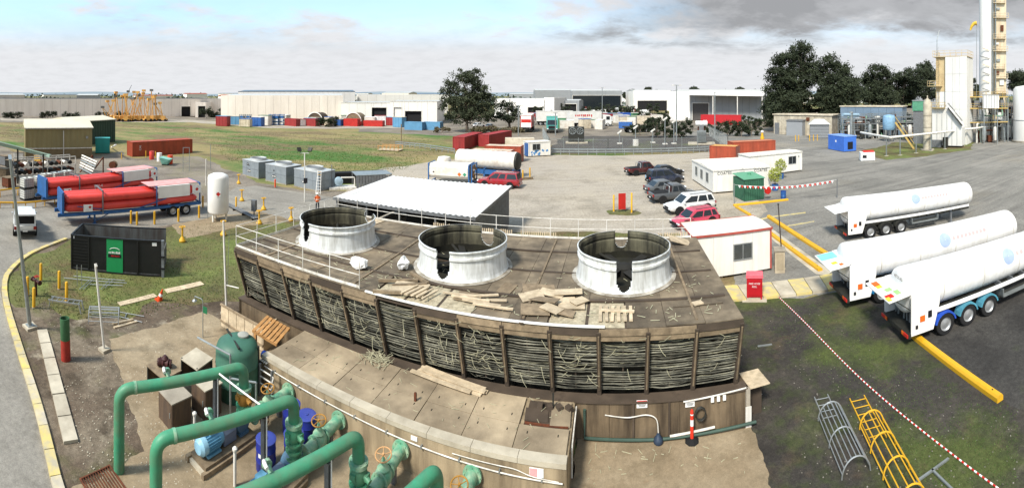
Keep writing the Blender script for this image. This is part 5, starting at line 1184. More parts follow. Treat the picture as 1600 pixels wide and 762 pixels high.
c3, L3 = cabin(G(1172, 277.5), G(1253, 267), 3.0, 2.85, 'white site cabin with one dark window beside the planter pots', m_white2)
window(c3, L3*.8, 0, 1.75, 1.4, 1.1)
piece('wall_light', c3, m_grey, (L3*.93, -.03, 2.2), (.2, .06, .2))
gs = T('green_shed', 'small dark green corrugated shed in front of the white site office', 'shed', *fr(G(1163, 315), G(1195, 311))[:2])
m_gsh = mat('shed_green', '2f5b45', .55, var=.08, sc=2, dirt='24463a', damt=.2); m_gsr = mat('shed_green_roof', '5f9a7a', .5, var=.08)
n = 14; w_ = 2.3
def corr(par, name, x0, x1, y, z0, z1, mt, pitch=.2, dep=.03, axis='x'):
    m = M(); n = max(2, int(abs(x1-x0)/pitch)*4); off = [0, 0, dep, dep]
    for i in range(n+1):
        x = x0+(x1-x0)*i/n; o_ = off[i % 4]
        p = (x, y+o_) if axis == 'x' else (y+o_, x)
        m.v += [(p[0], p[1], z0), (p[0], p[1], z1)]
    m.f = [(2*i, 2*i+2, 2*i+3, 2*i+1) for i in range(n)]; m.mi = [0]*n
    return ob(name, m, mt, par)
ob('core', M().bx(.03, .03, 0, w_-.03, 2.7, 2.2), m_gsh, gs); corr(gs, 'front_sheet', 0, w_, -.02, .05, 2.22, m_gsh); corr(gs, 'side_sheet', 0, 2.7, -.02, .05, 2.22, m_gsh, axis='y'); corr(gs, 'side_sheet', 0, 2.7, w_+.01, .05, 2.22, m_gsh, axis='y')
ob('roof', M().add([(-.1, -.1, 2.25), (w_+.1, -.1, 2.25), (w_+.1, 2.8, 2.45), (-.1, 2.8, 2.45), (-.1, -.1, 2.31), (w_+.1, -.1, 2.31), (w_+.1, 2.8, 2.51), (-.1, 2.8, 2.51)], [(3, 2, 1, 0), (4, 5, 6, 7), (0, 1, 5, 4), (1, 2, 6, 5), (2, 3, 7, 6), (3, 0, 4, 7)]), m_gsr, gs); ob('roof_vent', M().lathe([(.18, 2.4), (.18, 2.6), (.24, 2.62), (.0, 2.7)], 12, c=(w_*.6, 1.6, 0)), m_gsr, gs, smooth=40)
ob('hose_reel', M().lathe([(.1, 0), (.35, .0), (.35, .06), (.2, .06), (.2, .14), (.35, .14), (.35, .2), (0, .2)], 18, T=Matrix.Translation((w_+.35, -.1, .9)) @ Matrix.Rotation(pi/2, 4, 'X')), m_red, gs, smooth=40)
def frame_post(px, py, h, label, mt=None, r=.05):
    p = T('post', label, 'post', G(px, py)); ob('pole', M().cyl((0, 0, 0), (0, 0, h), r, n=8), mt or m_galv, p, smooth=40); ob('cap', M().lathe([(r+.01, h-.02), (r+.01, h+.02), (0, h+.04)], 8), mt or m_galv, p); return p
frame_post(1147, 318, 2.0, 'thin pale post carrying the bunting beside the green shed'); frame_post(1308, 309, 2.0, 'thin post at the far end of the bunting line', m_gsteel)
bn = T('bunting', 'line of red and white triangular flags strung past the green shed', 'bunting', G(1147, 318)); q0 = G(1147, 318); a, b = q0+Vector((0, 0, 1.9)), G(1308, 309)+Vector((0, 0, 1.95))
pts = [a.lerp(b, i/40)+Vector((0, 0, -.35*sin(pi*i/40))) for i in range(41)]
ob('string', M().tube([p-q0 for p in pts], .01, 4), m_whp, bn)
for i in range(2, 39):
    p = pts[i]-q0; d = (b-a).normalized()*.13; ob('flag', M().add([p-d, p+d, p+Vector((.02, -.03, -.3))], [(0, 1, 2)]), m_redp if i % 2 else m_whp, bn)
def leaf_ball(m, c, rx, rz, n, s, r):
    for i in range(n):
        a, b_ = r.uniform(0, 2*pi), math.acos(r.uniform(-1, 1)); k = r.uniform(.55, 1.05)
        p = Vector((c[0]+rx*k*cos(a)*sin(b_), c[1]+rx*k*sin(a)*sin(b_), c[2]+rz*k*cos(b_)))
        u = Vector((r.gauss(0, 1), r.gauss(0, 1), r.gauss(0, 1))).normalized(); w = u.orthogonal().normalized(); ss = s*r.uniform(.6, 1.4)
        m.add([p-u*ss, p+w*ss*.45, p+u*ss, p-w*ss*.45], [(0, 1, 2, 3)])
m_leafy = mat('yellow_green_leaf', '8a9136', .7, var=.35, sc=6); m_pot = mat('blue_pot', '2b5a96', .4); m_bark = mat('bark', '57483a', .95, var=.3, sc=4)
for (px, py, lab) in [(1220, 279, 'round yellow-green shrub in a blue pot by the cabin window'), (1211, 297, 'round yellow-green shrub beside the site office corner')]:
    t = T('potted_shrub', lab, 'shrub', G(px, py)); r = random.Random(px)
    ob('pot', M().lathe([(.35, 0), (.42, .7), (.36, .7), (.34, .6)], 18), m_pot, t, smooth=40); ob('stem', M().cyl((0, 0, .5), (0, 0, 1.4), .05, n=6), m_bark, t)
    m = M(); leaf_ball(m, (0, 0, 1.75), .8, .85, 900, .1, r); ob('foliage', m, m_leafy, t)
bk = T('blue_drum', 'blue open drum on the asphalt beside the green shed', 'drum', G(1224, 311)); ob('barrel', M().lathe([(.28, 0), (.29, .3), (.305, .32), (.29, .34), (.29, .85), (.26, .85), (.26, .3)], 20), m_pot, bk, smooth=40); ob('rim', M().lathe([(.3, .83), (.31, .86), (.28, .88)], 20, cap=False), m_drum, bk)
sg = T('sign_island_board', 'red rectangular sign board on the small grass island in the car park', 'sign', G(972, 331)); ob('board', M().bx(-.35, -.03, .25, .35, .03, 1.75), m_red, sg)
for s in (-.3, .3): ob('leg', M().bx(s-.03, -.02, 0, s+.03, .02, .25), m_dkmet, sg)
bollard(987, 333, 'yellow post standing on the grass island beside the red sign', 1.9, .08); bollard(959, 331, 'yellow post on the grass island, behind the red sign', 1.6, .08)
sheet('grass_island', [(950, 328), (985, 327), (1003, 333), (990, 336), (950, 335)], g_lawn, .016, rag=.15)
# ================================================================ MIDDLE DISTANCE
m_tubered = mat('tube_red', 'd4443a', .4, var=.08, sc=1, dirt='a02a22', damt=.2, coat=.2); m_frblue = mat('frame_blue', '2a5e96', .5, var=.12, sc=2, dirt='3a4a58', damt=.3)
def diamond(par, x, y, z, s, mt=None):
    ob('hazard_diamond', M().add([(x, y, z-s), (x+s, y, z), (x, y, z+s), (x-s, y, z)], [(0, 1, 2, 3)]), mt or m_redp, par)
def tube_trailer(P1, P2, label, mark):
    a, rz, L_ = fr(P1, P2); t = T('tube_trailer', label, 'trailer', a, rz, 'red tube trailers'); Wd = 2.4
    xs0 = .25; xe = L_*.97
    for j in range(3):
        for k in range(2):
            y = .41+j*.79; z = 1.42+k*.76
            ob('gas_tube', M().lathe([(.08, xs0), (.25, xs0+.12), (.355, xs0+.36), (.355, xe-.4), (.25, xe-.15), (.08, xe)], 24, T=Matrix.Translation((0, y, z)) @ Matrix.Rotation(pi/2, 4, 'Y')), m_tubered, t, smooth=50)
    ob('cover_panel', M().bx(L_*.66, -.04, 1.75, L_*.9, 2.44, 2.82), m_white, t); ob('cover_roof', M().bx(L_*.6, .2, 2.83, L_*.97, 2.3, 2.87), mat('faded_red_cover', 'd79a93', .5), t)
    diamond(ob('sign_panel', M().bx(L_*.92, -.06, 1.9, L_*.99, -.03, 2.6), m_whp, t), L_*.955, -.065, 2.25, .18)
    for x in (.12, L_*.27, L_*.65, L_*.98):
        m = M()
        for p, q in [((x, 0, .85), (x, 0, 2.8)), ((x, Wd, .85), (x, Wd, 2.8)), ((x, 0, 2.8), (x, Wd, 2.8)), ((x, 0, 1.05), (x, Wd, 1.05))]: m.bar(p, q, .1)
        ob('frame_hoop', m, m_frblue if x != L_*.27 else m_gsteel, t)
    ob('end_plate', M().bx(0, .0, .95, .06, Wd, 2.75), m_frblue, t)
    for y in (.35, Wd-.35): ob('chassis_rail', M().bx(-.3, y-.08, .72, L_, y+.08, 1.02), m_frblue, t)
    ob('side_rail', M().bx(.1, -.02, .84, L_*.99, .06, 1.02), m_frblue, t); ob('brace', M().bar((L_*.5, .02, 1.0), (L_*.72, .02, 1.7), .08), m_frblue, t); ob('brace', M().bar((L_*.1, .0, 1.6), (L_*.27, .0, 1.25), .06), m_frblue, t)
    sg_ = ob('sign_panel', M().bx(L_*.14, -.05, 1.12, L_*.2, -.02, 1.72), m_whp, t); diamond(sg_, L_*.182, -.06, 1.5, .13)
    for x in (L_*.22,):
        for y in (.3, Wd-.3): lg = ob('landing_leg', M().bx(x-.07, y-.07, .04, x+.07, y+.07, .8), m_frblue, t); ob('foot', M().bx(x-.18, y-.16, 0, x+.18, y+.16, .04), m_frblue, lg)
    ob('leg_brace', M().bar((L_*.22, .25, .2), (L_*.32, .25, .8), .06), m_frblue, t)
    for x in (L_*.77, L_*.87):
        for y in (.12, Wd-.12): w_ = wheel(t, x, -1.0 if y < 1 else 1.0, .48, .34); w_.location = (0, y+1.0 if y < 1 else y-1.0, 0)
        ob('mudguard', M().tube([(x+.56*cos(a_), .14, .48+.56*sin(a_)) for a_ in [.3+k*.28 for k in range(10)]], .04, 5), m_dkmet, t)
    if mark: text(mark, t, m_whp, (L_*.43, .04, 1.62), (pi/2, 0, 0), .42)
    return t
tube_trailer(GR(97, 36.9), GR(316, 41.3), 'red tube trailer on blue chassis parked behind the yellow bollards', None)
tube_trailer(GR(72, 42.9), GR(248, 49.5), 'red tube trailer parked beside the caged white tanks, marked in white', 'TW-4')
# white vertical vessel
v = T('storage_vessel', 'tall white upright gas vessel with red hazard diamond on short legs', 'vessel', G(341, 344))
ob('shell', M().lathe([(0, .5), (.5, .52), (.85, .68), (.93, .85), (.93, 3.75), (.86, 3.95), (.5, 4.12), (0, 4.16)], 32, cap=False), m_white, v, smooth=50)
for k in range(3):
    a_ = k*2*pi/3+.5; ob('leg', M().bar((.7*cos(a_), .7*sin(a_), 0), (.7*cos(a_), .7*sin(a_), .8), .14), m_white2, v)
a_ = atan2(-v.location.y, -v.location.x); o = ob('hazard_plate', M().bx(-.2, -.01, -.2, .2, 0, .2), m_whp, v, loc=(.95*cos(a_), .95*sin(a_), 2.5), rz=a_+pi/2); diamond(o, 0, -.012, 0, .2)
ob('gauge_pipe', M().tube(elbow([(-.95, -.3, .0), (-.98, -.3, 3.2), (-.8, -.2, 3.4)], .2), .03, 6), m_galv, v)
sl = T('pipe_run', 'low dark pipe bridge on the ground beside the white vessel', 'pipe', *fr(G(352, 322), G(398, 346))[:2]); L_ = fr(G(352, 322), G(398, 346))[2]
for y in (0, .2, .4): ob('pipe', M().cyl((0, y, .25), (L_, y, .25), .06, n=8), m_gsteel, sl, smooth=40)
for k in range(4): ob('stand', M().bx(k*L_/3.2, -.1, 0, k*L_/3.2+.08, .5, .19), m_dkmet, sl)
for (px, py, lab) in [(204.7, 350, 0), (214, 352, 0), (241.5, 351, 0), (278.8, 347, 0), (311, 341, 0), (317, 324, 0)]: bollard(px, py, 'yellow bollard in the row before the red tube trailers', 1.15, .09, 'bollards before the tube trailers')
def post_valve(px, py, h, label):
    b = T('valve_post', label, 'valve post', G(px, py), 0, 'yellow valve posts along the pipe run')
    ob('post', M().cyl((0, 0, 0), (0, 0, h), .07, n=8), m_yel, b, smooth=40); m = M(); wheel_h(m, (0, 0, h+.04), (0, 0, 1), .22, .03); ob('hand_wheel', m, m_yel, b, smooth=40); ob('valve_body', M().lathe([(.22, 0), (.26, .12), (.16, .3), (.08, .42)], 12), m_yel, b, smooth=40)
for px, py in [(378, 314), (412, 328), (405, 350), (455, 345), (285, 378), (349, 368), (373, 275+12)]: post_valve(px, py, 1.1, 'yellow post with a hand wheel and yellow valve base near the lawn')
bollard(369, 327, 'plain yellow bollard beside the low pipe bridge', 1.2)
kb = T('control_box', 'grey steel control box on a post beside the yellow valve posts', 'control box', G(397, 338)); ob('box', M().bx(-.22, -.15, .5, .22, .15, 1.5), m_gsteel, kb); ob('post', M().bx(-.04, -.04, 0, .04, .04, .5), m_gsteel, kb)
# ---- three packaged cooling units
m_unit = mat('unit_galvanised', '8e969b', .5, .3, var=.1, sc=1.5, dirt='757d82', damt=.25); m_unitt = mat('unit_top', 'b4b7b6', .5, .2, var=.08, sc=2)
ulabs = ['grey steel cooling unit with a small ladder symbol, beside the grass', 'grey steel cooling unit between two similar ones, orange post before it', 'grey steel cooling unit with a ladder leaning on it']
def unit(x0, y0, x1, y1, lab):
    a, rz, L_ = fr(G(x0, y0), G(x1, y1)); u = T('cooling_unit', lab, 'cooling unit', a, rz, 'grey cooling units'); D_, h = 2.7, 2.15
    piece('plinth', u, m_conc, (L_/2, D_/2, .05), (L_+.1, D_+.1, .1))
    for k, z in enumerate((.1, 1.12)):
        n = 4
        for i in range(n):
            for y in (.03, D_-.03): piece('casing_panel', u, m_unit, (L_*(i+.5)/n, y, z+.5), (L_/n-.015, .06, .98))
        for i in range(3):
            for x in (.03, L_-.03): piece('casing_panel', u, m_unit, (x, .06+(D_-.12)*(i+.5)/3, z+.5), (.06, (D_-.12)/3-.015, .98))
    piece('core', u, m_unit, (L_/2, D_/2, 1.1), (L_-.1, D_-.1, 2.0)); piece('top_deck', u, m_unitt, (L_/2, D_/2, h), (L_+.08, D_+.08, .07))
    ob('fan_ring', M().lathe([(1.12, h+.03), (1.05, h+.3), (1.1, h+.36), (1.02, h+.36), (.98, h+.3), (1.0, h+.03)], 28, c=(L_*.5, D_/2, 0), cap=False), m_unitt, u, smooth=40); ob('fan_guard', M().lathe([(.0, h+.2), (1.0, h+.2)], 20, c=(L_*.5, D_/2, 0), cap=False), m_gsteel, u)
    el = [(L_*.42+.42*cos(2*pi*k/20), -.01, .78+.2*sin(2*pi*k/20)) for k in range(20)]; o = ob('oval_badge', M().add(el[::-1], [tuple(range(20))]), m_blk, u); piece('badge_band', o, m_whp, (L_*.42, -.016, .78), (.62, .006, .16)); piece('badge_mark', o, m_blk, (L_*.42, -.021, .78), (.42, .005, .07))
    diamond(u, L_*.42, -.012, 1.5, .13, m_blk); return u, L_
u1, _l = unit(379, 273, 404, 279.5, ulabs[0]); piece('ladder_symbol', u1, m_blk, (_l*.35, -.01, 1.65), (.5, .01, .3)); piece('symbol_line', u1, m_whp, (_l*.35, -.017, 1.65), (.4, .006, .04))
unit(415, 282, 447, 289, ulabs[1]); u3, L3_ = unit(459.6, 291, 498.6, 299.5, ulabs[2])
ld = T('step_ladder', 'pale step ladder with a yellow top leaning on the grey cooling unit', 'ladder', G(497, 303)); dv = Vector((-.2, 1.0, 0)).normalized()*.7; q_ = Vector((.95, .2, 0)).normalized()
for s in (-1, 1): ob('rail', M().bar(q_*.26*s, q_*.18*s+dv+Vector((0, 0, 2.5)), .05, .07), m_white, ld)
for k in range(8): f = (k+.5)/8; c_ = dv*f+Vector((0, 0, 2.5*f)); ob('step', M().bar(c_-q_*.22, c_+q_*.22, .08, .03), m_white if k < 6 else m_yel, ld)
bollard(430, 293, 'orange-red post with square base before the middle cooling unit', 1.0, .09, None, m_or)
fl = T('floodlight_mast', 'pale mast with two dark floodlights and a black switch box', 'floodlight', G(476, 315), .45); q = 5.0
ob('mast', M().cyl((0, 0, 0), (0, 0, q), .06, n=8), m_white2, fl, smooth=40); ob('cross_arm', M().bar((-.45, 0, q), (.45, 0, q), .06), m_white2, fl); ob('switch_box', M().box((.1, -.1, 2.2), (.4, .2, .5)), m_blk, fl)
for s in (-1, 1): o = ob('floodlight', M().bar((s*.5, -.1, q+.2), (s*.62, .12, q+.55), .42, .16), m_dkmet, fl); ob('yoke', M().bar((s*.42, 0, q), (s*.5, 0, q+.3), .05), m_dkmet, fl)
# ---- pipework skid behind the roofed shed
skd = T('pipe_skid', 'dark low tank skid with pale pipes and a walkway beside the cooling units', 'skid', *fr(G(530, 296), G(612, 292))[:2]); L_ = 6.4
ob('dark_tank', M().bx(-1.5, 3.2, 0, L_, 4.4, 1.35), m_black, skd); ob('deck', M().bx(2.0, 0, 1.5, L_, 2.8, 1.58), m_galv, skd)
for x in (2.1, 4.2, 6.3): 
    for y in (.1, 2.7): ob('leg', M().bx(x-.06, y-.06, 0, x+.06, y+.06, 1.5), m_gsteel, skd)
for k in range(12): ob('side_sheet', M().bx(2.1+k*.35, .02, .1, 2.4+k*.35, .06, 1.45), m_gsteel, skd)
ob('blower', M().lathe([(.25, 0), (.5, .1), (.5, .4), (.2, .5)], 18, T=Matrix.Translation((0, .6, .9)) @ Matrix.Rotation(pi/2, 4, 'X')), mat('pale_blue_paint', '9fb6c4', .5), skd, smooth=40)
ob('pipe', M().tube(elbow([(.2, .4, .3), (.2, .4, 1.3), (1.9, .3, 1.3), (1.9, .3, 0)], .2), .09, 10), m_white2, skd, smooth=40); ob('pipe', M().tube(elbow([(-.8, .5, 0), (-.8, .5, 2.8)], .2), .06, 8), m_gsteel, skd); ob('base_plate', M().bx(-1.2, -.3, 0, 2.0, 1.4, .25), m_white2, skd)
# ---- roofed open shed with corrugated roof
A, B = G(527, 307.5, 3.05), G(741, 338, 3.05); a, rz, L_ = fr((A.x, A.y, 0), (B.x, B.y, 0)); D_ = 8.3
sh = T('open_shed', 'open-fronted shed with a large pale corrugated steel roof behind the tower', 'shed', a, rz)
m_zinc = mat('pale_roof_sheet', 'dddcd8', .55, 0, var=.05, sc=.8, dirt='a3a29c', damt=.25, dsc=.5)
npan = 14; pw_ = (L_+.4)/npan
mm_ = M(); prof = []
for i in range(9):
    x = pw_*i/8; prof.append((x, .0 if i % 4 in (0, 1) else .05))
for (x, z) in prof: mm_.v += [(x, 0, z), (x, D_+.5, z+.32)]
mm_.f = [(2*i, 2*i+2, 2*i+3, 2*i+1) for i in range(8)]; mm_.mi = [0]*8
rs_ = mm_.mesh('roof_sheet', m_zinc)
for i in range(npan): ob('roof_sheet', rs_, None, sh, loc=(-.2+i*pw_, -.25, 3.05+R.uniform(-.004, .004)))
ob('fascia', M().bx(-.2, -.3, 2.86, L_+.2, -.26, 3.06), m_gsteel, sh); ob('barge', M().add([(L_+.22, -.3, 2.85), (L_+.22, D_+.3, 3.2), (L_+.22, D_+.3, 3.42), (L_+.22, -.3, 3.08)], [(0, 1, 2, 3)]), m_gsteel, sh)
for k in range(5):
    x = L_*k/4; ob('post', M().bx(x-.06, -.06, 0, x+.06, .06, 2.9), m_gsteel, sh)
    ob('rafter', M().bar((x, -.1, 2.95), (x, D_, 3.27), .08, .12), m_gsteel, sh)
corr(sh, 'side_sheet', .1, D_, L_, .1, 3.0, m_gsteel, .25, .04, 'y'); corr(sh, 'rear_sheet', 0, L_, D_, .1, 3.2, m_gsteel, .25, .04); corr(sh, 'side_sheet', .1, D_, 0, .1, 3.0, m_gsteel, .25, .04, 'y')
ob('inner_partition', M().bx(L_*.45, 2, .0, L_*.98, 2.1, 2.3), m_black, sh)
mo_ = T('stored_machine', 'dark shrouded machine standing under the shed roof', 'machine', a+Vector((3.6, .2, 0)), rz); ob('body', M().lathe([(.5, 0), (.7, .4), (.65, 1.1), (.3, 1.5), (0, 1.55)], 16, cap=False), m_black, mo_, smooth=40); ob('guard', M().bx(.6, -.4, 0, 1.6, .5, 1.2), m_gsteel, mo_)
# ---- worker
def person(loc, rz, label, shirt, trousers, hat=None):
    m = bpy.data.meshes.new('person'); P_ = [(0, 0, .95), (0, 0, 1.2), (0, 0, 1.42), (0, 0, 1.52), (0, .01, 1.62), (0, .02, 1.72), (.1, 0, .9), (.12, .02, .5), (.12, -.02, .08), (.13, .12, .04), (-.1, 0, .9), (-.12, -.02, .5), (-.12, -.06, .08), (-.13, .08, .04), (.19, 0, 1.4), (.27, .02, 1.13), (.2, .2, 1.02), (.15, .27, 1.03), (-.19, 0, 1.4), (-.27, .02, 1.13), (-.2, .2, 1.02), (-.15, .27, 1.03)]
    E_ = [(0, 1), (1, 2), (2, 3), (3, 4), (4, 5), (0, 6), (6, 7), (7, 8), (8, 9), (0, 10), (10, 11), (11, 12), (12, 13), (2, 14), (14, 15), (15, 16), (16, 17), (2, 18), (18, 19), (19, 20), (20, 21)]
    rad = [.15, .15, .16, .06, .095, .08, .1, .075, .05, .05, .1, .075, .05, .05, .075, .055, .04, .035, .075, .055, .04, .035]
    m.from_pydata(P_, E_, []); o = bpy.data.objects.new('person', m); COL.objects.link(o); o.location = loc; o.rotation_euler = (0, 0, rz); tag(o, label, 'person')
    sk_ = o.modifiers.new('skin', 'SKIN'); o.modifiers.new('s', 'SUBSURF').render_levels = 2
    for i, rd_ in enumerate(rad): m.skin_vertices[0].data[i].radius = (rd_, rd_*.85)
    m.skin_vertices[0].data[0].use_root = True
    mt = bpy.data.materials.new('worker_clothes'); mt.use_nodes = True; nt = mt.node_tree; tc_ = nt.nodes.new('ShaderNodeTexCoord'); sp = nt.nodes.new('ShaderNodeSeparateXYZ'); nt.links.new(tc_.outputs['Object'], sp.inputs[0]); cr = nt.nodes.new('ShaderNodeValToRGB'); mp = nt.nodes.new('ShaderNodeMath'); mp.operation = 'DIVIDE'; mp.inputs[1].default_value = 2; nt.links.new(sp.outputs[2], mp.inputs[0]); nt.links.new(mp.outputs[0], cr.inputs[0]); cr.color_ramp.interpolation = 'CONSTANT'
    els = cr.color_ramp.elements; els[0].position = 0; els[0].color = (.02, .02, .02, 1); els[1].position = .05; els[1].color = (*C(trousers), 1)
    for p_, c_ in ((.48, shirt), (.57, 'd8d8c8'), (.6, shirt), (.755, 'b98a6c')): e = els.new(p_); e.color = (*C(c_), 1)
    nt.links.new(cr.outputs[0], nt.nodes['Principled BSDF'].inputs[0]); m.materials.append(mt)
    if hat: h_ = ob('hard_hat', M().lathe([(.17, 1.68), (.125, 1.69), (.12, 1.75), (.08, 1.82), (0, 1.835)], 14, c=(0, .02, 0), cap=False), mat('hat', hat, .4), o, smooth=50)
    return o
person(GR(496, 41.5, .014), .6, 'worker in an orange high-visibility vest and white hard hat by the shed', 'd8642c', '1c2230', 'e8e4d8')
# ---- containers
def container(A, rz, L_, label, mt, roof=None, W_=2.44, h=2.6, grp='shipping containers', mark=None, doors=True):
    c = T('shipping_container', label, 'container', A, rz, grp)
    ob('core', M().bx(.06, .06, .12, L_-.06, W_-.06, h-.05), mt, c); corr(c, 'side_wall', .1, L_-.1, 0, .15, h-.1, mt, .28, .036); corr(c, 'side_wall', .1, L_-.1, W_-.036, .15, h-.1, mt, .28, .036); corr(c, 'end_wall', .1, W_-.1, 0, .15, h-.1, mt, .28, .036, 'y')
    m = M()
    for y in (.02, W_-.02):
        for z in (.08, h-.05): m.bar((0, y, z), (L_, y, z), .1, .12)
    for x in (.02, L_-.02):
        for z in (.08, h-.05): m.bar((x, 0, z), (x, W_, z), .1, .12)
        for y in (.02, W_-.02): m.bar((x, y, .02), (x, y, h), .12)
    ob('frame', m, mt, c); corr(c, 'roof', .1, L_-.1, 0, 0, 1, roof or mt, .3, .02).matrix_local = Matrix.Translation((0, W_, h-.02)) @ Matrix.Rotation(pi/2, 4, 'X') @ Matrix.Diagonal((1, 1, W_, 1))
    for s in (0, 1):
        d_ = ob('door', M().bx(L_+.0, .1+s*(W_/2-.08), .15, L_+.05, .1+(s+1)*(W_/2-.1), h-.12), mt, c)
        for k in (.3, .75): ob('lock_rod', M().cyl((L_+.08, .1+(s+k)*(W_/2-.08), .12), (L_+.08, .1+(s+k)*(W_/2-.08), h-.1), .02, n=6), m_galv, d_)
    if mark: text(mark, c, m_whp, (1.7, -.045, 1.45), (pi/2, 0, 0), .8)
    return c
a, rz, L_ = fr(G(207, 245), G(304.5, 238.2)); rc = container(a, rz, 12.3, 'long red-brown shipping container standing alone at the edge of the field', m_rustcon); text('CAI', rc, m_whp, (1.5, -.045, 1.5), (pi/2, -pi/2, 0), .55)
m_redcon = mat('container_red', '94302f', .6, var=.12, sc=.8, dirt='6a2624', damt=.3, dsc=.5, streak=True); m_crm = mat('cream_roof', 'cfc4ae', .7, dirt='9a8a70', damt=.4)
a, rz, _ = fr(G(725.6, 234.7), G(759, 222.8)); container(a, rz, 12.3, 'red shipping container beyond the grey guard rail, nearer the gum tree', m_redcon)
a, rz, _ = fr(G(764, 230), G(792, 223)); container(a, rz, 12.3, 'red shipping container beside another, nearer the cream roofed ones', m_redcon)
container(*fr(GR(757, 73.2), GR(816, 71.6))[:2], 6.1, 'red-brown container with a cream roof beside the painted cabin', m_rustcon, m_crm); container(*fr(GR(734, 67.5), GR(802, 65.6))[:2], 6.4, 'red-brown container with a cream roof behind the long white tank', m_rustcon, m_crm)
container(*fr(GR(1145, 79), GR(1216, 83))[:2], 8.6, 'orange-red container behind the white site cabins', m_rustcon, mat('orange_roof', 'b8795a', .7, dirt='8a543c', damt=.4), h=2.5); container(*fr(GR(1109, 75.5), GR(1150, 74))[:2], 4.6, 'short orange container behind the wide site office', m_rustcon, mat('tan_roof', 'c49a5a', .7), h=2.3)
# ---- white tank containers
a, rz, L_ = fr(G(669, 286.5), G(737, 291)); tk = T('tank_container', 'boxy white tank container with blue end frames behind the pale shed roof', 'tank container', a, rz)
m_dirtyw = mat('dirty_white', 'd9d6cc', .55, var=.06, sc=1, dirt='a8876a', damt=.3, dsc=1.2)
ob('shell', M().ext([(.25, .75), (1.0, .62), (1.5, .62), (2.2, .75), (2.42, 1.1), (2.42, 2.1), (2.2, 2.5), (.25, 2.5), (.02, 2.1), (.02, 1.1)], .1, L_-.5, 'x'), m_dirtyw, tk)
for x in (.05, L_-.35, L_): m = M(); [m.bar(p, q, .13) for p, q in [((x, 0, 0), (x, 0, 2.55)), ((x, 2.44, 0), (x, 2.44, 2.55)), ((x, 0, .2), (x, 2.44, .2)), ((x, 0, 2.5), (x, 2.44, 2.5))]]; ob('end_frame', m, m_frblue, tk)
ob('base_rail', M().bx(0, -.02, .3, L_, .1, .5), m_dkmet, tk); ob('base_rail', M().bx(0, 2.34, .3, L_, 2.46, .5), m_dkmet, tk); ob('piping_panel', M().bx(L_-.3, .3, .5, L_-.1, 2.1, 2.3), m_wood, tk)
for k in range(6): ob('valve', M().lathe([(.12, 0), (.14, .1), (.05, .2)], 10, T=Matrix.Translation((L_-.1, .4+.3*k, .8+.5*(k % 3))) @ Matrix.Rotation(pi/2, 4, 'Y')), m_ochre if k % 2 else m_whp, tk)
diamond(tk, L_*.72, .0, 1.35, .25, m_hz); diamond(tk, L_*.84, .0, 1.35, .24, mat('sign_teal', '3a8a6a', .5)); diamond(tk, .7, .0, 1.5, .12, m_blk)
a, rz, L_ = fr(GR(709, 61.5), GR(806, 57.5)); lt = T('tank_container', 'long white ribbed cylindrical tank on a blue frame behind the red utility', 'tank container', a, rz)
Tx = Matrix.Translation((0, 1.25, 2.15)) @ Matrix.Rotation(pi/2, 4, 'Y'); pr = [(0, -.2), (.8, -.1), (1.15, .15)]
for k in range(12): x = .2+k*(L_-.6)/12; pr += [(1.2, x), (1.2, x+.55*(L_-.6)/12), (1.23, x+.6*(L_-.6)/12), (1.23, x+.85*(L_-.6)/12)]
ob('shell', M().lathe(pr+[(1.2, L_-.35)], 36, T=Tx, cap=False), m_dirtyw, lt, smooth=30); ob('dark_end', M().lathe([(1.2, L_-.35), (1.15, L_-.1), (.7, L_+.05), (0, L_+.08)], 36, T=Tx, cap=False), m_dkmet, lt, smooth=50)
ob('base_frame', M().bx(.2, .1, .35, L_-.2, .3, .95).bx(.2, 2.2, .35, L_-.2, 2.4, .95), m_frblue, lt)
for x in (.4, L_*.5, L_-.5): ob('cradle', M().bx(x-.1, .1, 0, x+.1, 2.4, 1.1), m_frblue, lt)
vt = T('small_tank', 'rounded white tank end peeking out behind the boxy tank container', 'tank', GR(694, 59.5)); ob('shell', M().lathe([(0, 0), (.9, 0), (.95, .3), (.95, 2.3), (.8, 2.65), (0, 2.8)], 24, cap=False), m_dirtyw, vt, smooth=50); ob('base_ring', M().lathe([(1.0, 0), (1.0, .12), (.9, .12)], 24, cap=False), m_dkmet, vt)
c4, L4 = cabin(G(826, 245.5), G(860, 243.5), 2.6, 2.65, 'small white cabin with blue painted pattern beside the compound fence', None, feet=True); window(c4, L4*.35, 0, 1.75, 1.5, 1.1)
m_gra = mat('blue_pattern', '4f86b8', .6, var=.2, sc=3); r = random.Random(4)
for k in range(16): piece('painted_shape', c4, m_gra, (r.uniform(.3, L4-.4), -.006, r.uniform(.35, 1.15)), (r.uniform(.15, .5), .008, r.uniform(.12, .4)), (0, r.uniform(-.7, .7), 0))
piece('blue_end_box', c4, m_pot, (-.15, .8, 1.3), (.28, 1.2, 2.2))
piece('cream_box', None, m_crm, GR(812, 84, 1.4), (5.5, 2.4, 2.8), (0, 0, .0), 'plain cream storage box between the red containers and painted cabin', 'storage box')
for x in (817, 828): bollard(x, 281-4*(x == 828), 'yellow post beside the red utility rear', 1.3, .09, 'yellow posts by the red utility')
piece('timber_sleeper', None, m_wood, G(820, 279, .15), (2.2, .3, .3), (0, 0, .3), 'tan timber sleeper by the yellow posts', 'sleeper')
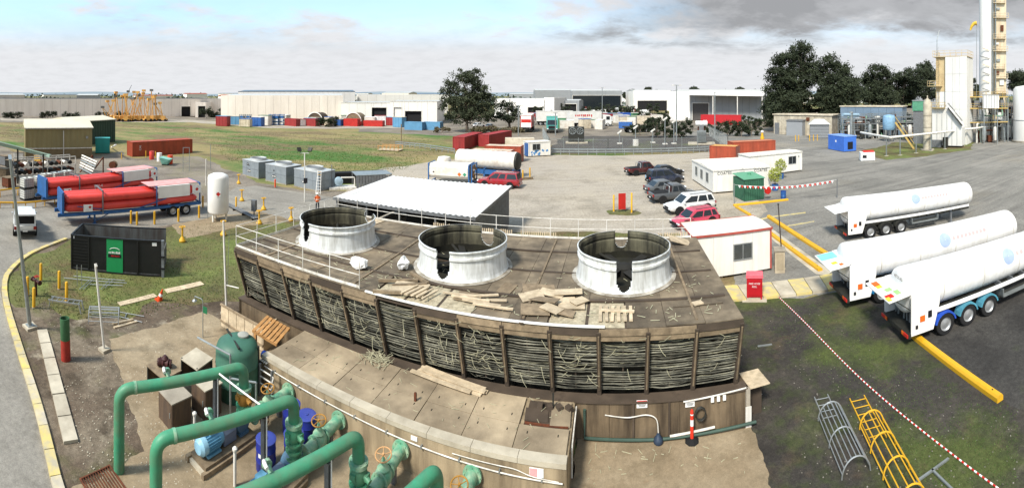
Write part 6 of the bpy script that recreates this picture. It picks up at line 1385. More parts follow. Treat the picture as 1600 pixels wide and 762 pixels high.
# ---- left yard: sheds, canopy, racks
m_olive = mat('olive_sheet', '8a7f58', .6, var=.08, sc=.4, dirt='6d6548', damt=.3, dsc=.3, streak=True); m_dkgr = mat('dark_green_sheet', '243f36', .6, var=.1, sc=.5); m_crr = mat('cream_shed_roof', 'd6cdb4', .5, var=.05, sc=.5, dirt='b0a68c', damt=.25, dsc=.2)
def big_shed(A, B, D_, h, label, wall, roof, rise, mid=None):
    a, rz, L_ = fr(A, B); s = T('shed', label, 'shed', a, rz)
    ob('core', M().bx(.1, .1, 0, L_-.1, D_-.1, h), wall, s); corr(s, 'front_sheet', 0, L_, -.03, 0, h, wall, .8, .05); corr(s, 'rear_sheet', 0, L_, D_, 0, h, wall, .8, .05); corr(s, 'side_sheet', 0, D_, -.03, 0, h, wall, .8, .05, 'y'); corr(s, 'side_sheet', 0, D_, L_, 0, h, wall, .8, .05, 'y')
    ob('roof', M().add([(-.2, -.3, h), (L_+.2, -.3, h), (L_+.2, D_*.5, h+rise), (-.2, D_*.5, h+rise), (L_+.2, D_+.3, h), (-.2, D_+.3, h)], [(0, 1, 2, 3), (3, 2, 4, 5), (1, 4, 2), (0, 3, 5)]), roof, s); ob('gutter', M().bx(-.2, -.4, h-.12, L_+.2, -.28, h+.04), m_white2, s)
    return s, L_
s1, l1 = big_shed(G(40, 248), G(144, 246.5), 10, 5.3, 'olive corrugated shed with cream roof in the left yard', m_olive, m_crr, 1.3)
ob('white_post', M().bx(l1*.56, -.15, 0, l1*.56+.15, -.06, 4.8), m_white2, s1); ob('white_rail', M().bx(0, -.14, 1.7, l1, -.06, 1.85), m_white2, s1); ob('lower_wall', M().bx(.05, -.055, 0, l1-.05, -.035, 1.65), mat('brown_cladding', '75664a', .7, var=.12), s1); ob('wall_lamp', M().box((l1*.92, -.15, 3.6), (.4, .2, .4)), m_galv, s1)
big_shed(G(112, 229), G(180, 221.5), 8, 5.3, 'dark green corrugated shed with cream roof behind the teal cabinet', m_dkgr, m_crr, .8)
pbar('pale_beam', None, m_whp, G(174, 230, .2), G(181, 226, 2.6), .2, label='pale beam leaning on the corner of the dark green shed', cat='beam')
tc = T('teal_cabinet', 'teal box-shaped plant cabinet beside the olive shed', 'cabinet', G(149, 240), TH(160)*-1); m_teal2 = mat('teal_paint', '2a9a94', .5, var=.06, sc=1.5)
ob('body', M().bx(0, 0, .15, 2.7, 2.2, 2.8), m_teal2, tc); ob('lid', M().bx(-.06, -.06, 2.8, 2.76, 2.26, 2.9), m_teal2, tc); ob('door', M().bx(.15, -.04, .3, 1.3, -.004, 2.6), m_teal2, tc); ob('door', M().bx(1.4, -.04, .3, 2.55, -.004, 2.6), m_teal2, tc); ob('skid', M().bx(.0, .1, 0, 2.7, 2.1, .15), m_dkmet, tc)
cnp = T('canopy_roof', 'pale green sheet canopy on posts at the edge of the yard', 'canopy', GR(79, 49)); q0 = GR(79, 49); e0, e1 = Vector((0, 0, 4.4)), GR(-6, 60)-q0+Vector((0, 0, 4.6)); bk_ = Vector((-.75, .66, 0))*-0+Vector((-9, -4, 1.2))
m_cng = mat('canopy_green', '93ab9d', .5, var=.06); ob('roof_sheet', M().add([e0, e1, e1+bk_, e0+bk_, e0-Vector((0, 0, .12)), e1-Vector((0, 0, .12)), e1+bk_-Vector((0, 0, .12)), e0+bk_-Vector((0, 0, .12))], [(0, 1, 2, 3), (7, 6, 5, 4), (0, 4, 5, 1), (1, 5, 6, 2), (2, 6, 7, 3), (3, 7, 4, 0)]), m_cng, cnp); ob('gutter', M().bar(e0-Vector((0, 0, .2)), e1-Vector((0, 0, .2)), .3, .3), m_cng, cnp)
for f in (.06, .5, .95): p = e0.lerp(e1, f); ob('post', M().bar((p.x-.4, p.y-.2, 0), (p.x-.4, p.y-.2, 4.3), .16), m_dkmet, cnp)
r = random.Random(21); cl_m = [m_dkmet, m_gsteel, m_wood, m_white2, m_rust, mat('ochre_box', 'c39a3c', .6), m_black]; names = [('steel_drum', 'drum'), ('crate', 'crate'), ('pallet_stack', 'pallet stack'), ('machine_part', 'machine part')]
clut = [(8, 258, 'grey crate under the canopy edge'), (20, 262, 'dark machine crate beneath the pale green canopy'), (30, 250, 'white crate behind the canopy post'), (62, 252, 'ochre crate against the olive shed wall'), (4, 275, 'brown timber crate near the lamp post top'), (14, 292, 'rusty crate beside the yellow guard rail')]
for i, (px, py, lab) in enumerate(clut):
    mt = cl_m[[1, 0, 3, 5, 2, 4][i]]; cr_ = T('crate', lab, 'crate', G(px, py), r.uniform(0, 1)); h_ = r.uniform(1.0, 1.7); w_ = r.uniform(1.2, 2.0)
    ob('body', M().bx(-w_/2, -.6, .12, w_/2, .6, h_), mt, cr_); ob('lid', M().bx(-w_/2-.05, -.65, h_, w_/2+.05, .65, h_+.06), m_wood, cr_)
    for k in (-1, 0, 1): ob('skid', M().bx(k*w_*.4-.06, -.6, 0, k*w_*.4+.06, .6, .12), m_wood, cr_)
rk = T('storage_rack', 'long pale steel rack holding dark cylinders behind the white caged tanks', 'rack', *fr(G(28, 281), G(118, 274))[:2]); L_ = fr(G(28, 281), G(118, 274))[2]
for k in range(5):
    for y in (0, 1.8): ob('upright', M().bx(L_*k/4-.05, y-.05, 0, L_*k/4+.05, y+.05, 2.6), m_white2, rk)
for z in (.5, 1.5, 2.6):
    for y in (0, 1.8): ob('rail', M().bx(0, y-.05, z-.07, L_, y+.05, z+.07), m_white2, rk)
for k in range(12): ob('cylinder', M().cyl((L_*(k+.5)/12-.3, .3, 1.8), (L_*(k+.5)/12-.3, 1.6, 1.8), .28, n=12), [m_dkmet, m_rust, m_white2, m_black][k % 4], rk, smooth=40); ob('cylinder', M().cyl((L_*(k+.5)/12, .2, .85), (L_*(k+.5)/12, 1.7, .85), .28, n=12), [m_black, m_dkmet, m_rust][k % 3], rk, smooth=40)
m_ibc = mat('ibc_plastic', 'cfcfc6', .4, var=.05, sc=2)
ib = T('caged_tank', 'white plastic cube tank in a steel cage on a pallet beside the tube trailers', 'caged tank', (0, 0, 0), 0, 'white caged tanks in the yard')
ob('bottle', M().bx(.04, .04, .2, 1.16, .96, 1.1), m_ibc, ib); m = M()
for k in range(6): m.bar((.02+k*.232, 0, .14), (.02+k*.232, 0, 1.14), .025); m.bar((.02+k*.232, 1.0, .14), (.02+k*.232, 1.0, 1.14), .025)
for k in range(5): m.bar((0, .0, .2+k*.23), (1.2, 0, .2+k*.23), .025); m.bar((0, 1.0, .2+k*.23), (1.2, 1.0, .2+k*.23), .025); m.bar((0, 0, .2+k*.23), (0, 1, .2+k*.23), .025); m.bar((1.2, 0, .2+k*.23), (1.2, 1, .2+k*.23), .025)
ob('cage', m, m_galv, ib); ob('pallet', M().bx(0, 0, 0, 1.2, 1.0, .13), m_dkmet, ib); ob('cap', M().lathe([(.12, 1.1), (.12, 1.16)], 12, c=(.6, .5, 0)), m_blk, ib)
a, rz, _ = fr(G(38, 314), G(92, 306)); first = True
for (x, y, z) in [(0, 0, 0), (1.5, 0, 0), (0, 0, 1.17), (1.5, 0, 1.17), (3.0, .9, 0), (4.5, 1.0, 0), (6, 1.2, 0), (3.0, .9, 1.17), (4.5, 1.0, 1.17), (6, 1.2, 1.17)]:
    p = a+Vector((cos(rz)*x-sin(rz)*y, sin(rz)*x+cos(rz)*y, z+.01))
    if first: ib.location = p; ib.rotation_euler = (0, 0, rz); first = False
    else: dup(ib, p, rz)
pr_ = T('pipe_rack', 'slanted rack of pale pipes on red stands in the left yard', 'pipe rack', *fr(G(128, 268), G(158, 276))[:2])
for k in range(6): ob('pipe', M().cyl((-.6-.1*k, .5*k*.3, .5+.33*k), (4.0-.2*k, -.9+.3*k, .3+.28*k), .12, n=10), m_white2 if k % 3 else m_galv, pr_, smooth=40)
for x in (.4, 3.0): ob('stand', M().bar((x, -.6, 0), (x, 1.6, 2.3), .14), m_rust, pr_); ob('stand', M().bar((x, 1.6, 0), (x, 1.6, 2.3), .14), m_rust, pr_)
cdm = T('cable_drum', 'rusty brown cable drum lying on its rim in the left yard', 'cable drum', G(177, 263), .5)
ob('core', M().cyl((0, -.4, .55), (0, .4, .55), .38, n=18), m_rust, cdm, smooth=40)
for y in (-.4, .4): ob('flange', M().cyl((0, y-.04, .55), (0, y+.04, .55), .55, n=24), m_wood if y > 0 else m_rust, cdm, smooth=40)
gd = T('guard_rail', 'yellow guard rail bending along the far edge of the access road', 'guard rail', G(60, 324)); q0 = G(60, 324)
gp_ = [G(x, y)-q0 for x, y in [(-40, 325), (0, 325), (40, 325), (70, 322), (97, 316)]]
ob('rail', M().tube([p+Vector((0, 0, .55)) for p in bez(gp_, 6)], .09, 8), m_yel, gd, smooth=40)
for p in bez(gp_, 2): ob('post', M().cyl(p, p+Vector((0, 0, .55)), .05, n=6), m_yel, gd)
gd = T('guard_rail', 'yellow guard rail behind the first one, in front of the storage rack', 'guard rail', G(15, 305)); q0 = G(15, 305)
ob('rail', M().tube([G(-40, 310)-q0+Vector((0, 0, .6)), G(30, 302)-q0+Vector((0, 0, .6))], .09, 8), m_yel, gd); [ob('post', M().cyl(G(x, 308-x*.1)-q0, G(x, 308-x*.1)-q0+Vector((0, 0, .6)), .06, n=6), m_yel, gd) for x in (-30, 0, 28)]
# bits in front of the red container
bx_ = [(237, 249, 'red upright drum before the long red-brown container', m_tubered), (249, 252, 'white round bucket beside the red drum', m_whp), (266, 256, 'orange bin before the teal hopper', m_or)]
for px, py, lab, mt in bx_: d = T('drum', lab, 'drum', G(px, py)); ob('barrel', M().lathe([(.4, 0), (.42, .5), (.44, .52), (.42, .54), (.42, 1.3), (.38, 1.35)], 16), mt, d, smooth=40); ob('lid', M().lathe([(.43, 1.33), (.43, 1.4), (0, 1.42)], 16, cap=False), mt, d)
hp = T('hopper', 'teal tilted hopper standing in the yard before the red-brown container', 'hopper', G(258, 258), .4); ob('body', M().add([(-.4, -.4, .2), (.5, -.4, .2), (.5, .4, .2), (-.4, .4, .2), (-.7, -.8, 1.3), (1.0, -.8, 1.0), (1.0, .8, 1.0), (-.7, .8, 1.3)], [(3, 2, 1, 0), (4, 5, 6, 7), (0, 1, 5, 4), (1, 2, 6, 5), (2, 3, 7, 6), (3, 0, 4, 7)]), mat('hopper_teal', '7fb8a8', .6), hp); ob('stand', M().bx(-.4, -.4, 0, .5, .4, .2), m_dkmet, hp)
for px, py in [(228, 246), (243, 247), (190, 249)]: bollard(px, py, 'thin yellow post standing before the long red-brown container', 1.2, .07, 'thin yellow posts in the yard')
gf = T('gate_frame', 'tall thin galvanised gate frame standing by the white vessel pipes', 'frame', G(286, 268), .7); q = 3.4
for x in (0, .9): ob('post', M().bar((x, 0, 0), (x, .3, q), .07), m_galv, gf)
ob('head', M().bar((0, .3, q), (.9, .3, q), .07), m_galv, gf); ob('midrail', M().bar((0, .1, 1.2), (.9, .1, 1.2), .05), m_galv, gf)
frame_post(322, 290, 3.2, 'white pipe post standing beside the tall white vessel', m_white2, .08); frame_post(329, 254+10, 3.6, 'thin grey pole in the yard near the field edge', m_galv, .04)
# timber stand in the field
tf = T('timber_platform', 'pale timber platform with low rails lying in the field', 'platform', G(610, 235), -.1)
piece('deck', tf, m_woodl, (0, 0, .2), (4.5, 2.6, .12))
for k in range(6):
    for y in (-1.25, 1.25): piece('post', tf, m_woodn, (-2.1+k*.84, y, .6), (.1, .1, .9))
for y in (-1.25, 1.25): piece('rail', tf, m_woodn, (0, y, 1.0), (4.4, .08, .12))
frame_post(627, 226, 4.5, 'weathered pole standing in the field behind the timber platform', m_wood, .12)
# ================================================================ BACKGROUND: trees
def leafmat(n, col, col2):
    m = mat(n, col, .75, var=.3, sc=.35, dirt=col2, damt=.5, dsc=.5, spec=.2); return m
m_gum = leafmat('gum_leaf', '4a513c', '262c1f'); m_gum2 = leafmat('dark_leaf', '3a422f', '1a1f15'); m_shrubl = leafmat('shrub_leaf', '333c28', '1e2418'); m_trunk = mat('gum_trunk', '6d6256', .9, var=.25, sc=2)
def tree(base, h, blobs, label, mt, seed, ls=.42, dens=150, grp=None, trunk_r=.4, name='gum_tree', cat='tree', air=1.1):
    """blobs: (dx, dy, z, rx, rz) volumes of the crown; clumps of leaves spread through them on limbs"""
    r = random.Random(seed); t = T(name, label, cat, base, -atan2(base[0], base[1]), grp)
    z0 = min(b[2]-b[4] for b in blobs); m = M(); tops = []
    fork = Vector((r.uniform(-.3, .3), 0, max(h*.18, z0*.7)))
    m.tube([(0, 0, -.1), fork*.5+Vector((r.uniform(-.2, .2), 0, 0)), fork], [trunk_r*1.25, trunk_r, trunk_r*.85], 8)
    L = M()
    for (dx, dy, z, rx, rz_) in blobs:
        c = Vector((dx, dy, z)); mid = fork.lerp(c, .5)+Vector((r.uniform(-.4, .4), r.uniform(-.4, .4), .5))
        m.tube(bez([fork, mid, c+Vector((0, 0, rz_*.3))], 5), [trunk_r*.6*(1-k/11)+.04 for k in range(11)], 6)
        nc = max(6, int(6+rx*rx*rz_*air))
        for k in range(nc):
            a, b_ = r.uniform(0, 2*pi), math.acos(r.uniform(-1, 1)); q = r.uniform(.45, 1.0)
            cc = c+Vector((rx*q*cos(a)*sin(b_), rx*q*sin(a)*sin(b_), rz_*q*cos(b_)))
            if k < 7: m.tube([mid, mid.lerp(cc, .6)+Vector((0, 0, .2)), cc], [.1, .06, .03], 4)
            cr = r.uniform(.4, 1.05)*min(1.4, .35+rx*.28)
            for i in range(int(dens*.24)):
                d = Vector((r.gauss(0, 1), r.gauss(0, 1), r.gauss(0, .7)))*cr*.62; p = cc+d
                u = Vector((r.gauss(0, 1), r.gauss(0, 1), r.gauss(0, 1)-.6)).normalized(); w = u.orthogonal().normalized(); s = ls*r.uniform(.5, 1.3)
                L.v += [tuple(p-u*s), tuple(p+w*s*.38), tuple(p+u*s), tuple(p-w*s*.38)]; n = len(L.v); L.f.append((n-4, n-3, n-2, n-1)); L.mi.append(0)
    ob('trunk', m, m_trunk, t, smooth=40); ob('crown', L, mt, t)
    return t
K = 133/690.0                                   # metres per photo pixel at the tree line
def px_blobs(bx_, r, lst, seed=0):
    q = random.Random(seed); k = r/F
    return [((x-bx_)*k, q.uniform(-2, 2), ZA(y, r), rx*k, ry*k) for x, y, rx, ry in lst]
b0 = GR(729, 131); tree(b0, 19, px_blobs(729, 131, [(725, 122, 20, 13), (742, 118, 14, 11), (705, 138, 17, 14), (750, 142, 20, 17), (722, 152, 24, 17), (755, 164, 20, 18), (700, 163, 15, 14), (735, 177, 28, 14), (712, 180, 18, 11), (762, 180, 15, 10)], 1), 'tall rounded gum tree standing alone behind the field and red containers', m_gum, 5, .36, 260, air=.6)
tree(GR(795, 140), 9, px_blobs(795, 140, [(792, 165, 12, 10), (806, 172, 10, 9), (784, 180, 10, 8), (800, 183, 14, 7)], 2), 'low dark spreading tree beside the tall gum tree', m_gum2, 6, .4, 150)
tg = 'dark gum trees behind the plant'
def rt(bx_, r, lst, lab, seed): tree(GR(bx_, r), 20, px_blobs(bx_, r, [(x, y, a*1.22, b*1.12) for x, y, a, b in lst], seed), lab, m_gum2, seed, .42, 230, tg, .5, air=.8)
rt(1248, 132, [(1250, 78, 16, 11), (1232, 95, 20, 13), (1262, 98, 16, 13), (1218, 118, 18, 14), (1245, 122, 24, 16), (1212, 142, 16, 14), (1240, 152, 24, 16), (1222, 172, 26, 14), (1255, 178, 18, 14), (1205, 165, 13, 14)], 'tallest dark gum tree beside the grey shed, with a pointed crown', 11)
rt(1300, 128, [(1296, 98, 14, 11), (1312, 112, 15, 12), (1285, 118, 18, 14), (1305, 134, 20, 16), (1325, 138, 17, 14), (1290, 155, 22, 16), (1318, 162, 20, 15), (1300, 180, 24, 12)], 'broad dark gum tree behind the long concrete control building', 12)
rt(1372, 150, [(1372, 112, 13, 10), (1358, 124, 14, 11), (1386, 122, 12, 10), (1370, 138, 22, 13), (1352, 150, 15, 12), (1385, 152, 18, 14)], 'dark gum tree behind the blue-grey plant building, next to the broad one', 13)
rt(1412, 155, [(1412, 118, 13, 9), (1400, 132, 14, 12), (1424, 130, 13, 11), (1412, 148, 20, 12)], 'dark gum tree behind the green cooler unit', 14)
rt(1444, 150, [(1446, 105, 12, 10), (1438, 120, 14, 12), (1455, 122, 12, 12), (1446, 140, 18, 14)], 'dark gum tree rising beside the white cold box tower', 15)
rt(1518, 170, [(1512, 128, 10, 9), (1522, 140, 12, 10)], 'dark tree glimpsed between the white cold box and the tall column', 16)
rt(1592, 180, [(1588, 120, 16, 9), (1606, 122, 14, 10), (1596, 134, 20, 8)], 'dark tree behind the white tank at the edge of the plant', 17)
rt(1330, 165, [(1332, 128, 12, 10), (1340, 145, 14, 12)], 'dark tree between the broad gum and the plant building', 18)
def bush(px, r, w, h, label, seed, mt=None, grp=None, name='shrub'):
    k = r/F; q = random.Random(seed); n = max(2, int(w/7)); hh = h*k
    tree(GR(px, r), hh, [((i/(n-1)-.5)*w*k*.8, q.uniform(-1, 1), hh*q.uniform(.4, .6), max(.8, w*k/n*.8), hh*.45) for i in range(n)], label, mt or m_shrubl, seed, .3, 260, grp, .12, name, 'shrub')
for i, (px, r, w, h) in enumerate([(1028, 114, 40, 34), (1062, 114, 34, 30), (1138, 118, 34, 24), (1174, 118, 28, 32), (1110, 120, 22, 16), (1158, 116, 22, 24), (1000, 120, 18, 18)]): bush(px, r, w, h, 'dark leafy shrub along the compound fence', 30+i, None, 'shrubs along the compound fence')
bush(512, 152, 26, 15, 'dark round shrub between the red containers in the far yard', 40)
for i, (px, w) in enumerate([(110, 18), (75, 22), (20, 26), (190, 14), (340, 18), (322, 14), (160, 14)]): bush(px, 205, w, 12 if px < 300 else 18, 'dark scrubby shrub in front of the long pale warehouse', 50+i, m_gum2, 'shrubs before the long warehouse')
for i, (px, w) in enumerate([(760, 40), (800, 30), (690, 16)]): bush(px, 128, w, 9, 'low dry scrub at the foot of the gum trees', 60+i, leafmat('dry_scrub', '6b6248', '4a4632'), 'scrub under the gum trees')
for i, px in enumerate((1206, 874, 905, 940, 965, 982)): bush(px, 260 if px < 1100 else 150, 14, 12, 'dark street tree far behind the truck yard' if px < 1100 else 'dark low shrub at the foot of the tallest gum tree', 70+i, m_gum2, 'street trees behind the truck yard' if px < 1100 else None)
for i in range(20): bush(1196+i*14, 150+(i*37) % 20, 22, 14+(i*13) % 9, 'dense dark shrub growing under the gum trees behind the plant', 90+i, m_gum2, 'shrubs under the gum trees')
for i in range(9): tree(GR(985+i*24, 400), 16, [(-3, 0, 11, 4, 3.5), (2, 0, 12.5+2*sin(i*2), 4.5, 3.5), (5, 0, 10, 3.5, 3)], 'dark round tree standing on the skyline behind the big shed', m_gum2, 200+i, .9, 90, 'skyline trees behind the big shed', .4, 'far_tree')
for i in range(15): bush(826+i*15, 165+(i*53) % 90, 12, 15+(i*29) % 9, 'dark bushy tree among the parked trucks and boxes', 300+i, m_gum2, 'bushy trees among the trucks')
# ================================================================ warehouses
m_tilt = mat('tilt_panel', 'efe6da', .8, var=.04, sc=.2, dirt='cfc4b6', damt=.3, dsc=.12, streak=True, rnd=.05); m_tiltw = mat('tilt_panel_white', 'e6e3dc', .7, var=.04, sc=.2, dirt='c2bcb0', damt=.2, dsc=.15, rnd=.03); m_steelroof = mat('far_roof', 'b9b9b4', .5, var=.06, sc=.1); m_bluegrey = mat('blue_grey_roof', '5d6b78', .5, var=.08, sc=.1); m_clad = mat('grey_cladding', '8d9092', .6, var=.06, sc=.3)
m_ind = mat('dark_interior', '1c1c1e', .9)  # near-black colour stands in for the shade inside open doorways
def warehouse(x0, r0, x1, r1, D_, h, label, wall, roof, n, doors=(), rise=0.0, par_h=.6, name='warehouse', grp=None, strip=None):
    a, rz, L_ = fr(GR(x0, r0), GR(x1, r1)); b = T(name, label, 'warehouse', a, rz, grp)
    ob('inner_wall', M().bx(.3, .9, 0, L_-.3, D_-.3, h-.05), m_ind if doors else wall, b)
    cuts = sorted({round(i*L_/n, 3) for i in range(n+1)} | {round(L_*d[k], 3) for d in doors for k in (0, 1)})
    for u, v_ in zip(cuts[:-1], cuts[1:]):
        if v_-u < .15: continue
        mid = (u+v_)/2/L_; dr = [d for d in doors if d[0] <= mid <= d[1]]; z = dr[0][2] if dr else 0
        piece('wall_panel', b, wall, ((u+v_)/2, .12, (z+h)/2), (v_-u-.06, .24, h-z))
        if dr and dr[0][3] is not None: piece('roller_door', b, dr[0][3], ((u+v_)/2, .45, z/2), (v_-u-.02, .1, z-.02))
    for d in doors:
        for e in (0, 1): piece('door_jamb', b, m_white2, (L_*d[e], -.02, d[2]/2), (.3, .1, d[2]))
        piece('door_head', b, m_white2, (L_*(d[0]+d[1])/2, -.02, d[2]+.1), (L_*(d[1]-d[0])+.3, .1, .25))
    for x in (.12, L_-.12):
        m2 = max(1, int(D_/8))
        for i in range(m2): piece('wall_panel', b, wall, (x, .25+(D_-.5)*(i+.5)/m2, h/2), (.24, (D_-.5)/m2-.06, h))
    piece('rear_wall', b, wall, (L_/2, D_-.12, h/2), (L_, .24, h))
    ob('roof', M().add([(0, .3, h-.3), (L_, .3, h-.3), (L_, D_/2, h-.3+rise), (0, D_/2, h-.3+rise), (L_, D_-.3, h-.3), (0, D_-.3, h-.3)], [(0, 1, 2, 3), (3, 2, 4, 5), (0, 3, 5), (1, 4, 2)]), roof, b)
    if strip: piece('cap_strip', b, strip, (L_/2, -.03, h-.15), (L_, .12, .3))
    return b, L_
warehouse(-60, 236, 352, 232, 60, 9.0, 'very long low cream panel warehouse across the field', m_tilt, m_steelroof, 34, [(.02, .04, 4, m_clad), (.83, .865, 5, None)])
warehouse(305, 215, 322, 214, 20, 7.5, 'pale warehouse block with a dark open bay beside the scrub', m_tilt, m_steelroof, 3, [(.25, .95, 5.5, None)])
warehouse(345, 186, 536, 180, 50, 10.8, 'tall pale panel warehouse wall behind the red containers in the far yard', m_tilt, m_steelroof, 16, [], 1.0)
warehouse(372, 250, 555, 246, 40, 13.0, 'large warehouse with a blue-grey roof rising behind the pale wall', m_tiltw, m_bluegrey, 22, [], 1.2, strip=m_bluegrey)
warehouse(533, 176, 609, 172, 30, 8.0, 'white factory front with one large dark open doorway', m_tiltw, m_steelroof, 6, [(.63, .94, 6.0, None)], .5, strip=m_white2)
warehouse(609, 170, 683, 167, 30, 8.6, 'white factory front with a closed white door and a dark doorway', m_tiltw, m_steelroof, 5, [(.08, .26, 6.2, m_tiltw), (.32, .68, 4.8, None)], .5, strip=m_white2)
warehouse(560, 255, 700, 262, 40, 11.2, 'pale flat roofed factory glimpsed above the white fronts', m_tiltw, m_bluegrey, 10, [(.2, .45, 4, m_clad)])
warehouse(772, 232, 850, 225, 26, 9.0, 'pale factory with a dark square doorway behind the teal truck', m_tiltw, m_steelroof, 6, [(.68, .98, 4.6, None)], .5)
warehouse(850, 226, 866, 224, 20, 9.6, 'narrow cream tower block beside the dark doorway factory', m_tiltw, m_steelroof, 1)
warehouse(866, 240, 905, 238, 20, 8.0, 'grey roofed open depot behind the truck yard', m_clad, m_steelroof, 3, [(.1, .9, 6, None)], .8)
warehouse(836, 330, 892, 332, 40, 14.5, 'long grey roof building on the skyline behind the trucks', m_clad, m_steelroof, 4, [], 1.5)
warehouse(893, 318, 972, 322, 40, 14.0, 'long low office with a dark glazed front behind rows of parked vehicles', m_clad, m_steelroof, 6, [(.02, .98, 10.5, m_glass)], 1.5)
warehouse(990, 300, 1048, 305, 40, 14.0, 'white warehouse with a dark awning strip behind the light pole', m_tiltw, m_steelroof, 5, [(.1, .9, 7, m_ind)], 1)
rb, Lr = warehouse(1046, 190, 1192, 184, 34, 12.0, 'big pale steel shed with an open grey awning bay behind the red container', m_clad, m_steelroof, 14, [(.25, .43, 7.4, mat('brown_roller', '4c4744', .6))], 1.8)
piece('white_gable', rb, m_tiltw, (Lr*.115, -.2, 6.2), (Lr*.23, .3, 12.4)); ob('awning', M().add([(Lr*.22, -7, 10.9), (Lr*1.02, -7, 10.4), (Lr*1.02, .2, 12.1), (Lr*.22, .2, 12.4), (Lr*.22, -7, 11.2), (Lr*1.02, -7, 10.7), (Lr*1.02, .2, 12.4), (Lr*.22, .2, 12.7)], [(3, 2, 1, 0), (4, 5, 6, 7), (0, 1, 5, 4), (1, 2, 6, 5), (2, 3, 7, 6), (3, 0, 4, 7)]), m_tiltw, rb)
for f in (.5, .75, 1.0): piece('awning_post', rb, m_white2, (Lr*f, -6.6, 5.2), (.35, .35, 10.4))
container(*fr(GR(1095, 164), GR(1160, 160))[:2], 15.2, 'long bright red semi-trailer container under the shed awning', mat('trailer_red', 'b3262c', .5, var=.08), None, 2.6, 3.6, None, 'LHS')
q = random.Random(8)
for i in range(28):
    px = q.uniform(-40, 1640); r = q.uniform(330, 900); w = q.uniform(25, 90); h = q.uniform(7, 11)+r*.004
    a, rz, L_ = fr(GR(px, r), GR(px+w, r*q.uniform(.97, 1.03))); b = T('far_building', 'small pale building roof on the far horizon', 'building', a, rz, 'far pale buildings on the horizon')
    m1 = [m_tilt, m_tiltw, m_clad, m_tiltw][i % 4]; ob('walls', M().bx(0, 0, 0, L_, 20, h), m1, b); ob('roof', M().add([(-.3, -.3, h), (L_+.3, -.3, h), (L_+.3, 10, h+1.2), (-.3, 10, h+1.2), (L_+.3, 20.3, h), (-.3, 20.3, h)], [(0, 1, 2, 3), (3, 2, 4, 5), (0, 3, 5), (1, 4, 2)]), [m_steelroof, m_bluegrey, m_steelroof, m_rustcon][i % 4] if i % 7 else m_bluegrey, b)
    for k in range(3): piece('roller_door', b, m_ind if k != 1 else m_clad, (L_*(.2+.3*k), -.04, 2.2), (L_*.12, .06, 4.4))
m = M()
for i in range(5200):
    px = q.uniform(-60, 1660); r = q.choice((q.uniform(380, 700), q.uniform(700, 2200))); hb = 4+r*.0065*q.uniform(.5, 1.25)+2*sin(px*.05); p = GR(px, r, q.uniform(1, max(3, hb)))
    u = Vector((q.gauss(0, 1), q.gauss(0, 1), q.gauss(0, 1))).normalized(); w = u.orthogonal().normalized(); s = q.uniform(.8, 2.0)*(1+r/900); m.add([p-u*s, p+w*s*.7, p+u*s, p-w*s*.7], [(0, 1, 2, 3)])
ob('treeline', m, leafmat('far_trees', '4f5a4a', '3a4440'), label='distant grey-green belt of trees along the horizon', cat='treeline', kind='stuff')  # mottled grey-green leaf colour, the same at every distance
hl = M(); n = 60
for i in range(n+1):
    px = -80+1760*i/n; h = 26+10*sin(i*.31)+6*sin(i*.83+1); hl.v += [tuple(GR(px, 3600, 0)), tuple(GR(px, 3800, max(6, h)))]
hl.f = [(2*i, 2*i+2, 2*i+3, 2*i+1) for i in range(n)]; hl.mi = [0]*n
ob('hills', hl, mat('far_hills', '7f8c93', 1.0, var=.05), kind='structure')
# boom lifts: yellow-orange articulated arms
m_boom = mat('boom_orange', 'dba85c', .5, var=.1, sc=1); blabel = 'orange-yellow boom lift with folded upright arms in the hire yard'
for i, px in enumerate([166, 171, 176, 181, 186, 190, 194, 197, 200, 203, 206, 209, 212, 215, 218, 222, 226, 230, 235, 239, 244, 250, 255]):
    b = T('boom_lift', blabel, 'boom lift', GR(px, q.uniform(178, 192)), .85+q.uniform(-.5, .5), 'boom lifts in the hire yard'); h = q.uniform(8.5, 13) if 180 < px < 245 else q.uniform(5.5, 9); x = q.uniform(-2.4, 2.4)
    ob('chassis', M().bx(-1.6, -1, .5, 1.6, 1, 1.3), m_boom, b); ob('turret', M().bx(-.9, -.9, 1.3, .9, .9, 2.3), m_boom, b); ob('lower_arm', M().bar((0, -.3, 2), (x, -.3, h*.98), .24), m_boom, b); ob('upper_arm', M().bar((x, .3, h), (x*-.3+q.uniform(-1.5, 1.5), .3, 2.6), .2), m_boom, b); ob('basket', M().bx(x-.7, -.4, h-.2, x+.7, .6, h+.7), m_boom if i % 3 else m_gsteel, b)
    for sx in (-1.2, 1.2):
        for sy in (-1.1, 1.1): ob('wheel', M().cyl((sx, sy-.2, .55), (sx, sy+.2, .55), .55, n=12), m_rubber, b)
    if i in (6, 9): ob('jib', M().bar((x, 0, h), (x+1.5, 0, h+3), .2), m_bluegrey, b)
